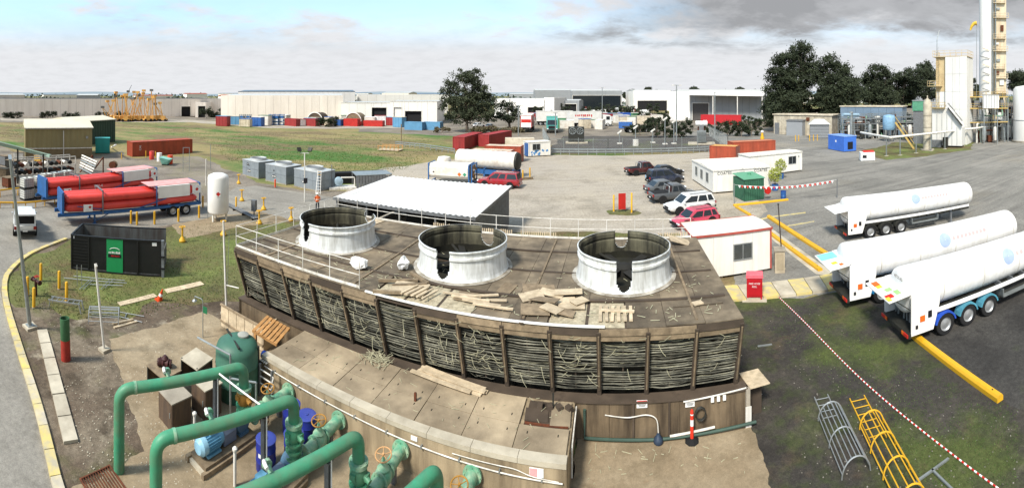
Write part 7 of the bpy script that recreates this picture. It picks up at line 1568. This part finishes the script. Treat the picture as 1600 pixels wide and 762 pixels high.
# far yard: containers, covered bays, frames, vehicles
fy = [(445, 158, 6, 'red container in the far yard beside blue pallet frames', m_redcon), (474, 157, 5.6, 'red container beside the dark arched shelter', m_redcon), (537, 156, 5.5, 'bright red container beside the timber arched shelter', mat('bright_red', 'b5302a', .5)), (568, 155, 7, 'low red container before the white factory front', mat('bright_red', 'b5302a', .5))]
for i, (px, r, L_, lab, mt) in enumerate(fy): container(GR(px, r), -.35+.1*i, L_, lab, mt, None, 2.44, 2.6 if i < 3 else 2.0, 'red containers in the far yard')
for (px, r, lab, mt) in [(492, 160, 'dark arched shelter between two red containers', m_wooddk), (552, 158, 'brown arched shelter with a pale rim between red containers', m_wood)]:
    s = T('arched_shelter', lab, 'shelter', GR(px, r)); ob('vault', M().lathe([(2.9, 0), (2.9, 6)], 28, T=Matrix.Translation((0, 0, 1.6)) @ Matrix.Rotation(-pi/2, 4, 'X')), mt, s, smooth=40); ob('rim', M().tube([(3.0*cos(a_), -.05, 1.6+3.0*sin(a_)) for a_ in [k*pi/16 for k in range(17)]], .18, 6), m_tiltw, s)
    for x in (-2.9, 2.9): ob('side_wall', M().bx(x-.1, 0, 0, x+.1, 6, 1.7), m_redcon, s)
for i, px in enumerate((374, 384, 420, 428, 436)):
    s = T('pallet_cage', 'stack of blue steel pallet frames in the far yard', 'frame stack', GR(px, 160), .1, 'blue frame stacks'); m = M()
    for x in (0, 1.6):
        for y in (0, 1.4): m.bar((x, y, 0), (x, y, 4), .14)
    for z in (.2, 1.4, 2.6, 3.8): m.bar((0, 0, z), (1.6, 0, z), .14); m.bar((0, 1.4, z), (1.6, 1.4, z), .14); m.bar((0, 0, z), (0, 1.4, z), .14); m.bar((1.6, 0, z), (1.6, 1.4, z), .14)
    ob('frame', m, m_frblue if px > 400 else m_galv, s)
    for z in (.3, 1.5, 2.7): ob('load', M().bx(.1, .1, z, 1.5, 1.3, z+.7), m_white2 if z < 2 else m_frblue, s)
for (px, lab) in [(640, 'pale blue container standing beside the gum tree, end towards the field'), (668, 'pale blue container touching the trunk of the gum tree')]: container(*fr(GR(px-8, 139), GR(px+22, 136))[:2], 6.1, lab, mat('container_blue', '5d8fb0', .6, var=.1, sc=.6), None, 2.44, 2.5, 'pale blue containers by the gum tree')
for i, (px, r, col, lab) in enumerate([(392, 162, 'dcdcd8', 'white sedan parked in the far yard before the pale wall'), (404, 165, 'b8302c', 'small red car parked in the far yard'), (748, 150, 'dcdcd8', 'white car parked behind the gum tree trunk'), (766, 146, '8a8d90', 'silver car parked beside the scrub')]): car('sedan', col, GR(px, r), .2+i*.3, lab, 4.6, 1.8, 1.5)
def truck(px, r, rz, cabc, boxc, Lb, label, hb=3.9, mark=None, flat=False):
    t = T('truck', label, 'truck', GR(px, r), rz); t.scale = (1.32,)*3; bm_ = mat('truck_box_'+boxc, boxc, .5, var=.05, sc=.5, dirt='8a8378', damt=.2); cm = mat('truck_cab_'+cabc, cabc, .35, var=.05)
    if not flat: ob('box', M().bx(0, -1.25, 1.15, Lb, 1.25, hb), bm_, t); ob('box_trim', M().bx(-.03, -1.28, hb-.1, Lb+.03, 1.28, hb+.02), m_white2, t)
    else: ob('flat_bed', M().bx(0, -1.25, 1.2, Lb, 1.25, 1.4), m_dkmet, t)
    ob('chassis', M().bx(.2, -.5, .7, Lb+2.6, .5, 1.1), m_dkmet, t); cb = ob('cab', M().ext([(Lb+.5, .6), (Lb+2.7, .6), (Lb+2.75, 1.7), (Lb+2.45, 3.0), (Lb+.5, 3.2)], -1.2, 1.2), cm, t)
    ob('windscreen', M().add([(Lb+2.76, -1.05, 1.78), (Lb+2.76, 1.05, 1.78), (Lb+2.5, 1.0, 2.85), (Lb+2.5, -1.0, 2.85)], [(0, 1, 2, 3)]), m_glass, cb); ob('bumper', M().bx(Lb+2.7, -1.2, .4, Lb+2.85, 1.2, .85), m_dkmet, cb); ob('grille', M().bx(Lb+2.74, -.8, 1.0, Lb+2.8, .8, 1.6), m_blk, cb)
    for s in (-1, 1): ob('side_window', M().bx(Lb+1.3, s*1.205-.01, 1.8, Lb+2.3, s*1.205+.01, 2.7), m_glass, cb); ob('headlight', M().box((Lb+2.8, s*.95, .95), (.06, .35, .2)), m_head, cb)
    for x in (1.0, 2.3, Lb-.6, Lb+1.7):
        for s in (-1, 1): wheel(t, x, s*1.05, .5, .34)
    if mark: marks(t, m_redp, Lb*.45, -1.26, hb-1.0, Lb*.55, .6, 9, 3)
    return t
truck(822, 128, 1.45, 'd8d8d4', 'a3262b', 7, 'red box truck with a white rear beside the teal truck')
ob('rear_panel', M().bx(-.06, -1.1, 1.2, -.01, 1.1, 3.7), m_whp, bpy.context.scene.objects['truck']); piece('red_band', bpy.context.scene.objects['truck'], m_redp, (-.08, 0, 2.6), (.03, 2.1, .7))
truck(862, 138, -1.65, '4f9c94', '58a79c', 6, 'teal truck facing the compound in the truck yard', 3.7)
truck(888, 150, .12, 'e0e0dc', 'dcdad4', 8.6, 'white semi-trailer truck with red lettering along its side', 4.0, True)
truck(838, 160, .05, 'dcdcd8', 'd9d7d0', 10, 'long plain white trailer parked behind the teal truck', 3.9)
truck(975, 128, .1, '3a4038', '4a4a44', 5.5, 'dark flat-bed truck parked at the compound fence', 3, None, True)
for i, (px, r, L_, rz, lab, mt) in enumerate([(922, 178, 7, -.3, 'red container raised behind the white semi-trailer', m_redcon), (941, 140, 6, 1.2, 'ribbed white container standing upright-doored beside the lettered truck', m_dirtyw), (962, 172, 6.1, .2, 'white container with blue top in the truck yard', m_dirtyw), (968, 186, 5, .1, 'blue container behind the white ones', mat('deep_blue', '2f55a0', .5)), (988, 165, 7, .0, 'cream container stacked area beside dark shrubs', m_crm), (1006, 172, 8, .05, 'white container nearest the light pole', m_dirtyw)]): container(GR(px, r), rz, L_, lab, mt, None, 2.44, 3.4 if i in (0, 3) else 3.0, 'containers in the truck yard')
cols = [m_dirtyw, m_whp, m_redcon, mat('container_blue', '5d8fb0'), m_crm, mat('plant_blue_box', '35609f', .5), m_dirtyw, mat('green_box', '4f7a5a', .5)]
for i in range(44):
    px = (824+i*7.4+q.uniform(-4, 4)) if i < 26 else 352+(i-26)*16+q.uniform(-5, 5); r = q.uniform(138, 205) if i < 26 else q.uniform(148, 166); w_ = q.uniform(2.4, 5); h_ = q.uniform(2.2, 3.6); b = T('stored_crate', ['off-white', 'white', 'dark red', 'pale blue', 'cream', 'deep blue', 'off-white', 'green'][i % 8]+(' stored box standing among the trucks in the yard' if i < 26 else ' stored box before the pale far warehouse wall'), 'storage box', GR(px, r), q.uniform(-.5, .5), 'boxes stored in the truck yard' if i < 26 else 'boxes stored before the far warehouse')
    ob('body', M().bx(-w_/2, -1.2, .1, w_/2, 1.2, h_), cols[i % 8], b); ob('lid', M().bx(-w_/2-.06, -1.26, h_, w_/2+.06, 1.26, h_+.12), cols[(i+1) % 8], b)
    for k in range(4): ob('rib', M().bx(-w_/2+.2+k*(w_-.4)/3.2, -1.27, .2, -w_/2+.3+k*(w_-.4)/3.2, -1.205, h_-.1), cols[i % 8], b)
for i in range(34):
    px = 884+q.uniform(0, 128); r = q.uniform(235, 300); c_ = T('distant_van', ['white', 'white', 'grey', 'white', 'dark red'][i % 5]+' vehicle parked in the packed lot behind the truck yard', 'vehicle', GR(px, r), q.uniform(-.4, .4), 'vehicles in the far packed lot'); mt = [m_whp, m_whp, m_gsteel, m_whp, m_redcon][i % 5]; h = q.choice((1.5, 2.4, 3.0))
    ob('body', M().ext([(-2.4, .4), (2.4, .4), (2.5, 1.0), (1.5, 1.1), (1.1, h), (-2.3, h)], -.95, .95), mt, c_); ob('glass', M().ext([(.75, h*.62), (1.5, h*.62), (1.15, h*.93), (.75, h*.93)], -.97, .97), m_glass, c_)
    for x in (-1.5, 1.5): ob('wheel', M().cyl((x, -1.0, .36), (x, 1.0, .36), .36, n=10), m_rubber, c_)
# ================================================================ substation compound
sheet('compound_ground', [(852, 239), (1135, 235), (1118, 212), (1000, 212), (880, 212)], g_comp, .016, rag=.4)
ar = T('guard_rail', 'long grey double guard rail along the compound fence', 'guard rail', G(862, 241.5)); q0 = G(862, 241.5); pts = [G(x, y)-q0 for x, y in [(862, 241.5), (950, 242), (1040, 240.5), (1100, 238), (1135, 235)]]
for z in (.55, 1.0): ob('rail', M().tube([p+Vector((0, 0, z)) for p in pts], .12, 6), m_galv, ar, smooth=40)
for i in range(26): f = i/25*4; k = min(3, int(f)); p = pts[k].lerp(pts[k+1], f-k); ob('post', M().bx(p.x-.06, p.y-.06, 0, p.x+.06, p.y+.06, 1.15), m_galv, ar)
ar = T('guard_rail', 'grey guard rail running through the field past the red containers', 'guard rail', G(640, 231)); q0 = G(640, 231); pts = [G(x, y)-q0 for x, y in [(618, 228), (660, 232), (710, 240)]]
for z in (.5, .9): ob('rail', M().tube([p+Vector((0, 0, z)) for p in pts], .1, 6), m_galv, ar)
for i in range(12): f = i/11*2; k = min(1, int(f)); p = pts[k].lerp(pts[k+1], f-k); ob('post', M().bx(p.x-.06, p.y-.06, 0, p.x+.06, p.y+.06, 1.0), m_galv, ar)
def fence(ptsx, label, h=2.6, step=3.0):
    f = T('chain_fence', label, 'fence', G(*ptsx[0])); q0 = G(*ptsx[0]); P_ = [G(*p)-q0 for p in ptsx]; wm = M()
    for a, b in zip(P_[:-1], P_[1:]):
        n = max(1, round((b-a).length/step))
        for i in range(n+1): p = a.lerp(b, i/n); ob('post', M().cyl(p, p+Vector((0, 0, h+.3)), .05, n=6), m_galv, f)
        ob('top_rail', M().cyl(a+Vector((0, 0, h)), b+Vector((0, 0, h)), .03, n=5), m_galv, f)
        d = (b-a); L_ = d.length; nn = int(L_/.3)
        for i in range(nn):
            u = a+d*(i/nn)
            for s in (1, -1):
                e = u+d.normalized()*h*s*.6
                wm.bar(u+Vector((0, 0, .05)), e+Vector((0, 0, h-.05)), .01)
    ob('wire_mesh', wm, m_galv, f)['kind'] = 'stuff'
fence([(858, 238.5), (950, 239.5), (1040, 237.5), (1137, 232)], 'long chain-link fence in front of the substation'); fence([(858, 238.5), (848, 214)], 'chain-link fence along the side of the substation by the painted cabin'); fence([(1137, 232), (1108, 212)], 'chain-link fence along the side of the substation by the transformer')
dc = T('dry_cooler', 'black cooler cabinet with two round fans on a concrete base', 'cooler', GR(888, 100), -.14); ob('body', M().bx(0, 0, .3, 3.6, 1.6, 3.7), m_dkmet, dc); ob('plinth', M().bx(-.6, -.6, 0, 4.4, 2.0, .3), m_conc_l, dc)
for x in (.95, 2.65): ob('fan_ring', M().tube([(x+.72*cos(2*pi*k/20), -.04, 2.8+.72*sin(2*pi*k/20)) for k in range(20)], .08, 6, closed=True), m_galv, dc); ob('fan_blades', M().add([(x+.6*cos(2*pi*k/6+(.3 if j else 0)), -.02, 2.8+.6*sin(2*pi*k/6+(.3 if j else 0))) for k in range(6) for j in (0, 1)]+[(x, -.02, 2.8)], [(2*k, 2*k+1, 12) for k in range(6)]), m_galv, dc)
tr = T('transformer', 'grey substation transformer with cooling fins and a white top tank', 'transformer', GR(1096, 99), -.4); ob('tank', M().bx(-1.0, -.9, .4, 1.0, .9, 3.0), m_galv, tr); ob('conservator', M().cyl((-1.3, 0, 4.6), (1.3, 0, 4.6), .55, n=16), m_whp, tr, smooth=40); ob('pad', M().bx(-3, -2, 0, 3, 2, .25), m_conc_l, tr); ob('tank_neck', M().bx(-.5, -.4, 3.0, .5, .4, 4.2), m_gsteel, tr)
for k in range(9): ob('fin', M().bx(-.95+k*.22, -1.5, .6, -.88+k*.22, -.92, 2.9), m_galv, tr)
for k in range(3): ob('bushing', M().lathe([(.1, 3.0), (.2, 3.1), (.1, 3.2), (.2, 3.3), (.1, 3.4), (.2, 3.5), (.08, 3.9)], 10, c=(-.7+k*.7, .5, 0)), m_rust, tr, smooth=40)
for i, (px, r, h, lab) in enumerate([(993, 95, 4.0, 'white insulator post with a wide grey base cabinet'), (1039, 98, 5.6, 'tall pale switchgear pole with angled head'), (1053, 99, 5.0, 'grey twin switchgear pole beside the pale one'), (968, 99, 2.6, 'short insulator on a round pad in the compound'), (1020, 101, 2.8, 'low insulator stand in the compound')]):
    s = T('switchgear', lab, 'switchgear', GR(px, r)); ob('pole', M().cyl((0, 0, 0), (0, 0, h), .12, n=8), m_galv, s); ob('head', M().bar((-.5, 0, h-.3), (.5, 0, h+.4), .3), m_white2, s); ob('base', M().bx(-.5, -.4, 0, .5, .4, 1.4 if i == 0 else .25), m_white2, s)
def light_pole(px, r, ytop, label, rad=.13):
    h = ZA(ytop, r); p = T('light_pole', label, 'light pole', GR(px, r)); ob('pole', M().cyl((0, 0, 0), (0, 0, h), rad*1.3, rad, n=8), m_galv, p, smooth=40); ob('lamp_arm', M().bar((-.8, 0, h), (.8, 0, h), .12), m_galv, p)
    for s in (-1, 1): ob('lamp', M().bx(s*.9-.3, -.2, h-.1, s*.9+.3, .2, h+.08), m_white2, p)
for px, r, yt, lab in [(1057, 105, 133, 'tall grey light pole inside the substation fence'), (1117, 112, 144, 'grey light pole before the red semi-trailer container'), (810, 118, 165, 'grey light pole beside the low dark tree'), (941, 190, 137, 'far grey light pole in the truck yard'), (868, 120, 176, 'short grey pole beside the teal truck')]: light_pole(px, r, yt, lab)
yh = T('hydrant', 'yellow hydrant marker beside the plant road', 'hydrant', G(1191, 218)); ob('post', M().lathe([(.45, 0), (.5, .5), (.3, 1.0), (.25, 1.8)], 12), m_yel, yh, smooth=40); ob('top', M().lathe([(.35, 1.8), (.35, 2.1), (0, 2.3)], 12, cap=False), m_whp, yh)
# ================================================================ PLANT
m_cb = mat('cold_box_white', 'd9d8d2', .6, var=.04, sc=.4, dirt='b4aa98', damt=.25, dsc=.2, streak=True); m_cream = mat('cream_steel', 'cbb78c', .6, var=.08, sc=.5, dirt='9a7a4c', damt=.35, dsc=.4); m_ctan = mat('tan_rail', 'b59a58', .6)
cbd = T('control_building', 'long low beige concrete control building with a grey roller shed', 'building', *fr(GR(1209, 124), GR(1300, 118))[:2]); L_ = fr(GR(1209, 124), GR(1300, 118))[2]
for i in range(7): piece('wall_panel', cbd, m_conc_l, (L_*(i+.5)/7, .1, 2.7), (L_/7-.05, .2, 5.4))
piece('inner_wall', cbd, m_conc, (L_/2, 4, 2.6), (L_-.1, 7.7, 5.2)); piece('roof', cbd, m_crm, (L_/2, 4, 5.55), (L_+.6, 8.6, .25)); piece('door', cbd, m_gsteel, (1.0, -.03, 1.6), (1.4, .08, 3.2)); piece('grey_store', cbd, m_clad, (L_*.42, -1.2, 2.0), (4.6, 2.4, 4.0)); piece('store_roof', cbd, m_gsteel, (L_*.42, -1.2, 4.1), (4.9, 2.8, .2), (.08, 0, 0)); piece('wall_unit', cbd, m_rust, (L_*.6, -.1, 4.4), (.9, .3, .9))
ks = T('kiosk', 'dark slatted kiosk with a pale hipped roof beside the control building', 'kiosk', GR(1280, 112), -.65); ob('body', M().bx(-2.4, -1.6, 0, 2.4, 1.6, 3.6), m_gsteel, ks); ob('roof', M().add([(-2.8, -2, 3.6), (2.8, -2, 3.6), (2.8, 2, 3.6), (-2.8, 2, 3.6), (-1.2, 0, 4.9), (1.2, 0, 4.9)], [(3, 2, 1, 0), (0, 1, 5, 4), (2, 3, 4, 5), (1, 2, 5), (3, 0, 4)]), m_steelroof, ks)
for k in range(8): piece('slat', ks, m_clad, (0, -1.63, .5+k*.38), (4.6, .05, .2))
bc = T('blue_enclosure', 'bright blue sheet-metal plant enclosure on the plant road', 'enclosure', *fr(G(1294, 233), G(1331, 240))[:2]); m_pb = mat('plant_blue', '3f6fc4', .5, var=.08, sc=1); L_ = 5.6
for i in range(4): piece('side_panel', bc, m_pb, (L_*(i+.5)/4, .03, 1.5), (L_/4-.04, .06, 2.8))
piece('body', bc, m_pb, (L_/2, 1.5, 1.5), (L_-.06, 2.9, 2.8)); piece('roof', bc, mat('pale_plant_blue', '7d9fdc', .5), (L_/2, 1.5, 2.97), (L_+.1, 3.1, .12)); piece('skid', bc, m_dkmet, (L_/2, 1.5, .06), (L_, 2.9, .1)); piece('vent', bc, m_blk, (L_+.005, 1.5, 1.2), (.06, 1.2, 1.4)); piece('hatch', bc, m_whp, (L_*.5, -.01, 1.9), (.4, .03, .4))
wb = T('white_bin', 'white bin with black symbol and red lid beside the blue enclosure', 'bin', G(1345, 252), -.6); ob('body', M().bx(0, 0, .1, 2.4, 1.5, 1.45), m_whp, wb); ob('lid', M().bx(.5, .1, 1.45, 2.3, 1.4, 1.65), m_redp, wb); ob('symbol', M().bx(.3, -.02, .5, 1.0, -.003, 1.0), m_blk, wb); ob('skid', M().bx(.1, .1, 0, 2.3, 1.4, .1), m_dkmet, wb)
lp = T('overhead_pipe', 'long pale overhead pipe on slim posts along the plant road', 'pipe', G(1396, 246)); q0 = G(1396, 246); pts = [GR(1345, 88, 3.5)-q0, GR(1390, 78.5, 3.4)-q0, GR(1480, 90, 3.5)-q0, GR(1577, 112, 3.6)-q0, GR(1640, 122, 3.6)-q0]
ob('pipe', M().tube(pts, .22, 12), m_white2, lp, smooth=40)
for i in range(12): f = .9+i/11*2.9; k = min(3, int(f)); p = pts[k].lerp(pts[k+1], f-k); ob('post', M().bar((p.x, p.y, 0), (p.x, p.y, p.z-.25), .16), m_galv, lp); ob('foot', M().bx(p.x-.3, p.y-.3, 0, p.x+.3, p.y+.3, .08), m_conc_l, lp)
sl = T('silo', 'slim pale grey upright silo with a conical cap', 'silo', GR(1449, 88)); ob('shell', M().lathe([(.85, 0), (.85, 9.4), (.55, 10.0), (.15, 10.3), (.12, 10.9)], 20), m_conc_l, sl, smooth=40); ob('base_ring', M().lathe([(1.4, 0), (1.4, .2), (.8, .2)], 20, cap=False), m_conc, sl)
for z in (2.2, 4.5, 6.8): ob('band', M().lathe([(.88, z), (.9, z+.06), (.88, z+.12)], 20, cap=False), m_conc, sl)
def railbox(par, x0, y0, x1, y1, z, mt, h=1.1):
    m = M(); C_ = [(x0, y0), (x1, y0), (x1, y1), (x0, y1)]
    for a, b in zip(C_, C_[1:]+C_[:1]):
        for zz in (h, h*.5): m.bar((*a, z+zz), (*b, z+zz), .06)
        n = max(1, int(sqrt((a[0]-b[0])**2+(a[1]-b[1])**2)/1.2))
        for i in range(n): m.bar((a[0]+(b[0]-a[0])*i/n, a[1]+(b[1]-a[1])*i/n, z), (a[0]+(b[0]-a[0])*i/n, a[1]+(b[1]-a[1])*i/n, z+h), .06)
    ob('railing', m, mt, par); ob('platform', M().bx(x0, y0, z-.12, x1, y1, z), mt, par)
cx = T('cold_box', 'tall white rectangular cold box tower with cream railings on top', 'cold box', *fr(GR(1461, 99), GR(1511, 97))[:2]); L_ = fr(GR(1461, 99), GR(1511, 97))[2]
for k in range(5):
    for i in range(3): piece('casing_panel', cx, m_cb, (L_*.32+L_*.68*(i+.5)/3, .1, 3.9*(k+.5)), (L_*.68/3-.04, .2, 3.86))
    piece('side_casing', cx, m_cream if k > 2 else m_cb, (L_*.16, .6, 3.9*(k+.5)), (L_*.3, .2, 3.86))
piece('core', cx, m_cb, (L_*.5, 3.4, 9.7), (L_-.1, 5.6, 19.3)); railbox(cx, -.6, .0, L_+.1, 5.5, 19.55, m_cream, 1.3); railbox(cx, -1.6, -.6, 1.6, 1.0, 13.0, m_cream); railbox(cx, -1.0, -1.0, 2.6, .5, 7.6, m_gsteel)
m = M(); [m.bar((.5+s*.35, .35, 7), (.5+s*.35, .35, 20.5), .08) for s in (-1, 1)]; [m.bar((.15, .35, 7.3+.4*k), (.85, .35, 7.3+.4*k), .05) for k in range(33)]; ob('ladder', m, m_cream, cx)
for z in (8, 10.5, 13, 15.5, 18): ob('ladder_hoop', M().tube([(.5+.45*cos(a_), .35-.75*sin(a_), z) for a_ in [k*pi/8 for k in range(9)]], .04, 5), m_cream, cx)
lb = T('lower_casing', 'white lower cold box annex with a dark stair on its slope', 'annex', *fr(GR(1456, 93), GR(1503, 91.5))[:2]); L_ = fr(GR(1456, 93), GR(1503, 91.5))[2]
ob('body', M().ext([(0, .4), (L_, .4), (L_, 4.2), (L_*.75, 7.2), (L_*.5, 8.2), (0, 8.2)], 0, 3.5), m_cb, lb); ob('stair', M().bar((L_*.55, -.3, 8.3), (L_*1.02, -.3, 4.6), .8, .12), m_dkmet, lb)
for y in (-.7, .1): ob('stair_rail', M().bar((L_*.55, y, 9.3), (L_*1.02, y, 5.6), .08), m_dkmet, lb)
for k in range(6): ob('seam', M().bx(L_*k/6, -.05, .5, L_*k/6+.07, -.003, 4.2 if k == 5 else 7.0), m_galv, lb)
ob('machinery', M().bx(.2, -1.2, .1, 2.2, -.2, 1.6), m_gsteel, lb); ob('machinery', M().bx(2.6, -1.0, .1, 3.6, -.2, 2.2), m_dkmet, lb); railbox(lb, 0, -.8, L_*.45, .0, 8.3, m_ctan)
col = T('distillation_column', 'very tall white and cream column with many cream platforms up its side', 'column', GR(1549, 112), -1.0); 
ob('white_shell', M().lathe([(1.9, 0), (1.9, 38), (1.2, 39.2), (0, 39.6)], 28, c=(-1.2, 0, 0), cap=False), m_cb, col, smooth=50); m_ccol = mat('column_cream', 'd3c6aa', .6, var=.06, sc=.5, dirt='a5794a', damt=.3, dsc=.35, streak=True); ob('cream_casing', M().bx(.6, -1.6, 0, 3.6, 1.6, 37), m_ccol, col)
rq = random.Random(5)
for z in (11.5, 15.2, 17.6, 22, 25.1, 30.3, 34): x0 = rq.uniform(.0, 1.2); railbox(col, x0, -2.3, rq.uniform(3.2, 4.2), -1.6, z, m_ccol); ob('bracket', M().bar((1, -1.6, z-1.2), (1, -2.3, z-.1), .12), m_ccol, col); xx = rq.uniform(.9, 2.2); zz_ = z+rq.uniform(.8, 2.0); ob('duct', M().bx(xx, -1.9, zz_, xx+rq.uniform(.5, 1.3), -1.6, zz_+rq.uniform(.5, 1.5)), rq.choice((m_cb, m_rust, m_ccol, m_galv)), col)
for x in (.2, .9): ob('riser_pipe', M().cyl((x, -2.0, 0), (x, -2.0, 37), .16, n=8), m_galv, col, smooth=40)
for k in range(7): ob('frame_bar', M().bar((-.6, -2.1, 10+k*2), (-2.4-.6*(k == 5), -2.3, 10.6+k*2), .12), m_dkmet if k % 2 else m_cream, col)
wsk = T('windsock', 'yellow windsock hanging limp on a thin mast beside the tall column', 'windsock', GR(1526, 104), -1.0); hz_ = ZA(36, 104)
ob('mast', M().cyl((0, 0, 0), (0, 0, hz_), .06, n=6), m_galv, wsk); ob('sock', M().tube([(0, 0, hz_), (-.6, 0, hz_-.1), (-1.2, 0, hz_-.8), (-1.5, 0, hz_-1.7)][::-1], [.2, .32, .42, .5], 12), mat('sock_yellow', 'd9b23c', .7), wsk, smooth=50)
an = T('vent_mast', 'thin vent mast with a bent tip above the cold box', 'mast', GR(1464, 101)); hz_ = ZA(62, 101); ob('mast', M().tube([(0, 0, 19), (0, 0, hz_), (.9, 0, hz_+2.2)], .07, 6), m_galv, an); ob('stay', M().bar((0, 0, 19.5), (.5, 0, 22), .04), m_galv, an); ob('support', M().bar((0, 0, 0), (0, 0, 19), .14), m_cb, an)
# process frame with platforms, vessels and pipes beside the cold box
for (px, r, Wd, Hh, lab, sd_) in [(1513, 100, 9.5, 10.5, 'steel process frame full of pipes between the cold box and the column', 3), (1565, 108, 4.5, 8.0, 'steel pipe rack beside the white tank past the column', 4), (1400, 108, 8.0, 5.5, 'low dark process frame behind the overhead pipe', 5), (1316, 108, 9.0, 5.0, 'low pipe-filled frame before the blue-grey building, beside the exhaust stack', 6), (1362, 112, 6.0, 5.0, 'low pipe-filled frame beside the pale blue vessel', 7)]:
    pfm = T('process_frame', lab, 'process frame', *fr(GR(px, r), GR(px+Wd*F/r, r*1.03))[:2]); rr = random.Random(sd_)
    for x in (0, Wd/3, 2*Wd/3, Wd):
        for y in (0, 3.5): ob('column', M().bar((x, y, 0), (x, y, Hh), .2), m_galv if sd_ != 5 else m_gsteel, pfm)
    for z in (Hh*.45, Hh*.75, Hh):
        for y in (0, 3.5): ob('beam', M().bar((0, y, z), (Wd, y, z), .22), m_ctan if sd_ == 3 else m_gsteel, pfm)
        railbox(pfm, 0, -.1, Wd, 3.6, z+.14, m_ctan if sd_ == 3 and z > Hh*.5 else m_galv, 1.0)
    for k in range(12):
        x, z = rr.uniform(.2, Wd-.2), rr.uniform(.5, Hh*.5); x2 = rr.uniform(.2, Wd-.2); ob('pipe', M().tube(elbow([(x, rr.uniform(-.4, 3), 0), (x, rr.uniform(-.3, 3), z+2), (x2, rr.uniform(-.3, 3), z+2), (x2, 1, Hh*rr.uniform(.7, 1.15))], .4), rr.uniform(.08, .2), 8), [m_galv, m_white2, m_dkmet, m_rust, m_green2][k % 5], pfm, smooth=40)
    for k in range(7):
        x = rr.uniform(.5, Wd-1.5); z = rr.choice((0, Hh*.48, Hh*.78)); ob('equipment_box', M().bx(x, .3, z+.2, x+rr.uniform(.6, 1.6), 2.0, z+rr.uniform(1, 2)), [m_cb, m_rust, m_gsteel, m_cream][k % 4], pfm)
    for k in range(3): x = rr.uniform(.6, Wd-.6); ob('vessel', M().lathe([(0, .5), (.5, .6), (.55, 1), (.55, 3.2), (.4, 3.6), (0, 3.7)], 16, c=(x, -.5, 0), cap=False), [m_white2, m_galv, m_dkmet][k], pfm, smooth=50)
wp = T('white_box', 'white corrugated equipment box raised in the process frame', 'equipment box', GR(1548, 99, 8.0), -1.0); ob('body', M().bx(-1.8, -.8, 0, 1.8, .8, 3.0), m_cb, wp); ob('ribs', M().bx(-1.85, -.86, 2.9, 1.85, .86, 3.05), m_clad, wp)
for k in range(6): ob('rib', M().bx(-1.7+k*.6, -.86, .1, -1.6+k*.6, -.803, 2.9), m_clad, wp)
for s in (-1.5, 1.5): ob('leg', M().bar((s, 0, -8), (s, 0, 0), .18), m_galv, wp)
wt = T('white_tank', 'large white upright tank at the edge of the plant', 'tank', GR(1604, 104)); ob('shell', M().lathe([(3.2, .4), (3.2, 12.2), (2.6, 12.9), (0, 13.3)], 32, cap=False), m_cb, wt, smooth=50); ob('base', M().lathe([(3.5, 0), (3.5, .4), (3.0, .4)], 32, cap=False), m_conc, wt); ob('band', M().lathe([(3.22, 5), (3.24, 5.1), (3.22, 5.2)], 32, cap=False), m_clad, wt)
pb = T('plant_building', 'long low blue-grey plant building with flat roof below the gum trees', 'building', *fr(GR(1313, 122), GR(1410, 118))[:2]); L_ = fr(GR(1313, 122), GR(1410, 118))[2]; m_bg2 = mat('blue_grey_wall', '6e8192', .6, var=.08, sc=.5)
for i in range(8): piece('wall_panel', pb, m_bg2, (L_*(i+.5)/8, .1, 3.9), (L_/8-.05, .2, 7.6))
piece('core', pb, m_bg2, (L_/2, 4, 3.9), (L_-.1, 7.6, 7.5)); piece('roof', pb, m_crm, (L_/2, 4, 7.85), (L_+.4, 8.4, .25))
for k in range(5): piece('opening', pb, m_ind, (L_*(.12+.19*k), -.03, 2.0), (L_*.11, .08, 4.0))
vs = T('blue_vessel', 'pale blue round process vessel on legs beside tan stairs', 'vessel', GR(1389, 104)); ob('shell', M().lathe([(0, 2.6), (1.3, 2.8), (1.5, 3.2), (1.5, 5.8), (1.2, 6.2), (0, 6.4)], 24, cap=False), mat('vessel_blue', '7fa3bc', .5), vs, smooth=50); [ob('leg', M().bar((1.1*cos(a_), 1.1*sin(a_), 0), (1.1*cos(a_), 1.1*sin(a_), 3), .2), m_gsteel, vs) for a_ in (.7, 2.3, 3.9, 5.5)]
gc = T('green_cooler', 'green cooler unit raised on a dark stand beside the silo', 'cooler', GR(1436, 100), -.9); ob('body', M().bx(-1.5, -1, 7.4, 1.5, 1, 9.6), mat('cooler_green', '4f8a6d', .6), gc); ob('stand', M().bx(-1.3, -.8, 0, 1.3, .8, 7.4), m_gsteel, gc); ob('frame', M().bx(-1.6, -1.1, 9.6, 1.6, 1.1, 9.8), m_galv, gc)
st = T('stair', 'tan steel stair flight rising to the low process frame', 'stair', GR(1428, 90), -.9)
for y in (-.5, .5): ob('stringer', M().bar((0, y, 0), (-3.8, y, 5.4), .1, .3), m_ctan, st); ob('handrail', M().bar((0, y, 1.1), (-3.8, y, 6.5), .07), m_ctan, st)
for k in range(14): ob('tread', M().bx(-.27*k-.28, -.45, .35+.386*k, -.27*k, .45, .4+.386*k), m_ctan, st)
sp = T('exhaust_stack', 'pale exhaust stack beside the blue enclosure', 'stack', GR(1330, 95)); ob('pipe', M().cyl((0, 0, 0), (0, 0, 7.0), .35, n=14), m_galv, sp, smooth=40); ob('duct', M().tube([(-2.5, 0, 6.8), (2.4, .2, 6.6)], .35, 10), mat('duct_blue', '8fa8b8', .5), sp, smooth=40); ob('cap', M().lathe([(.45, 7), (.45, 7.3), (0, 7.5)], 14, cap=False), m_galv, sp)
for i, px in enumerate((1243, 1248, 1265, 1271, 1277)): bollard(px, 221-.3*i, 'yellow post before the kiosk', 1.5, .1, 'yellow posts before the kiosk')
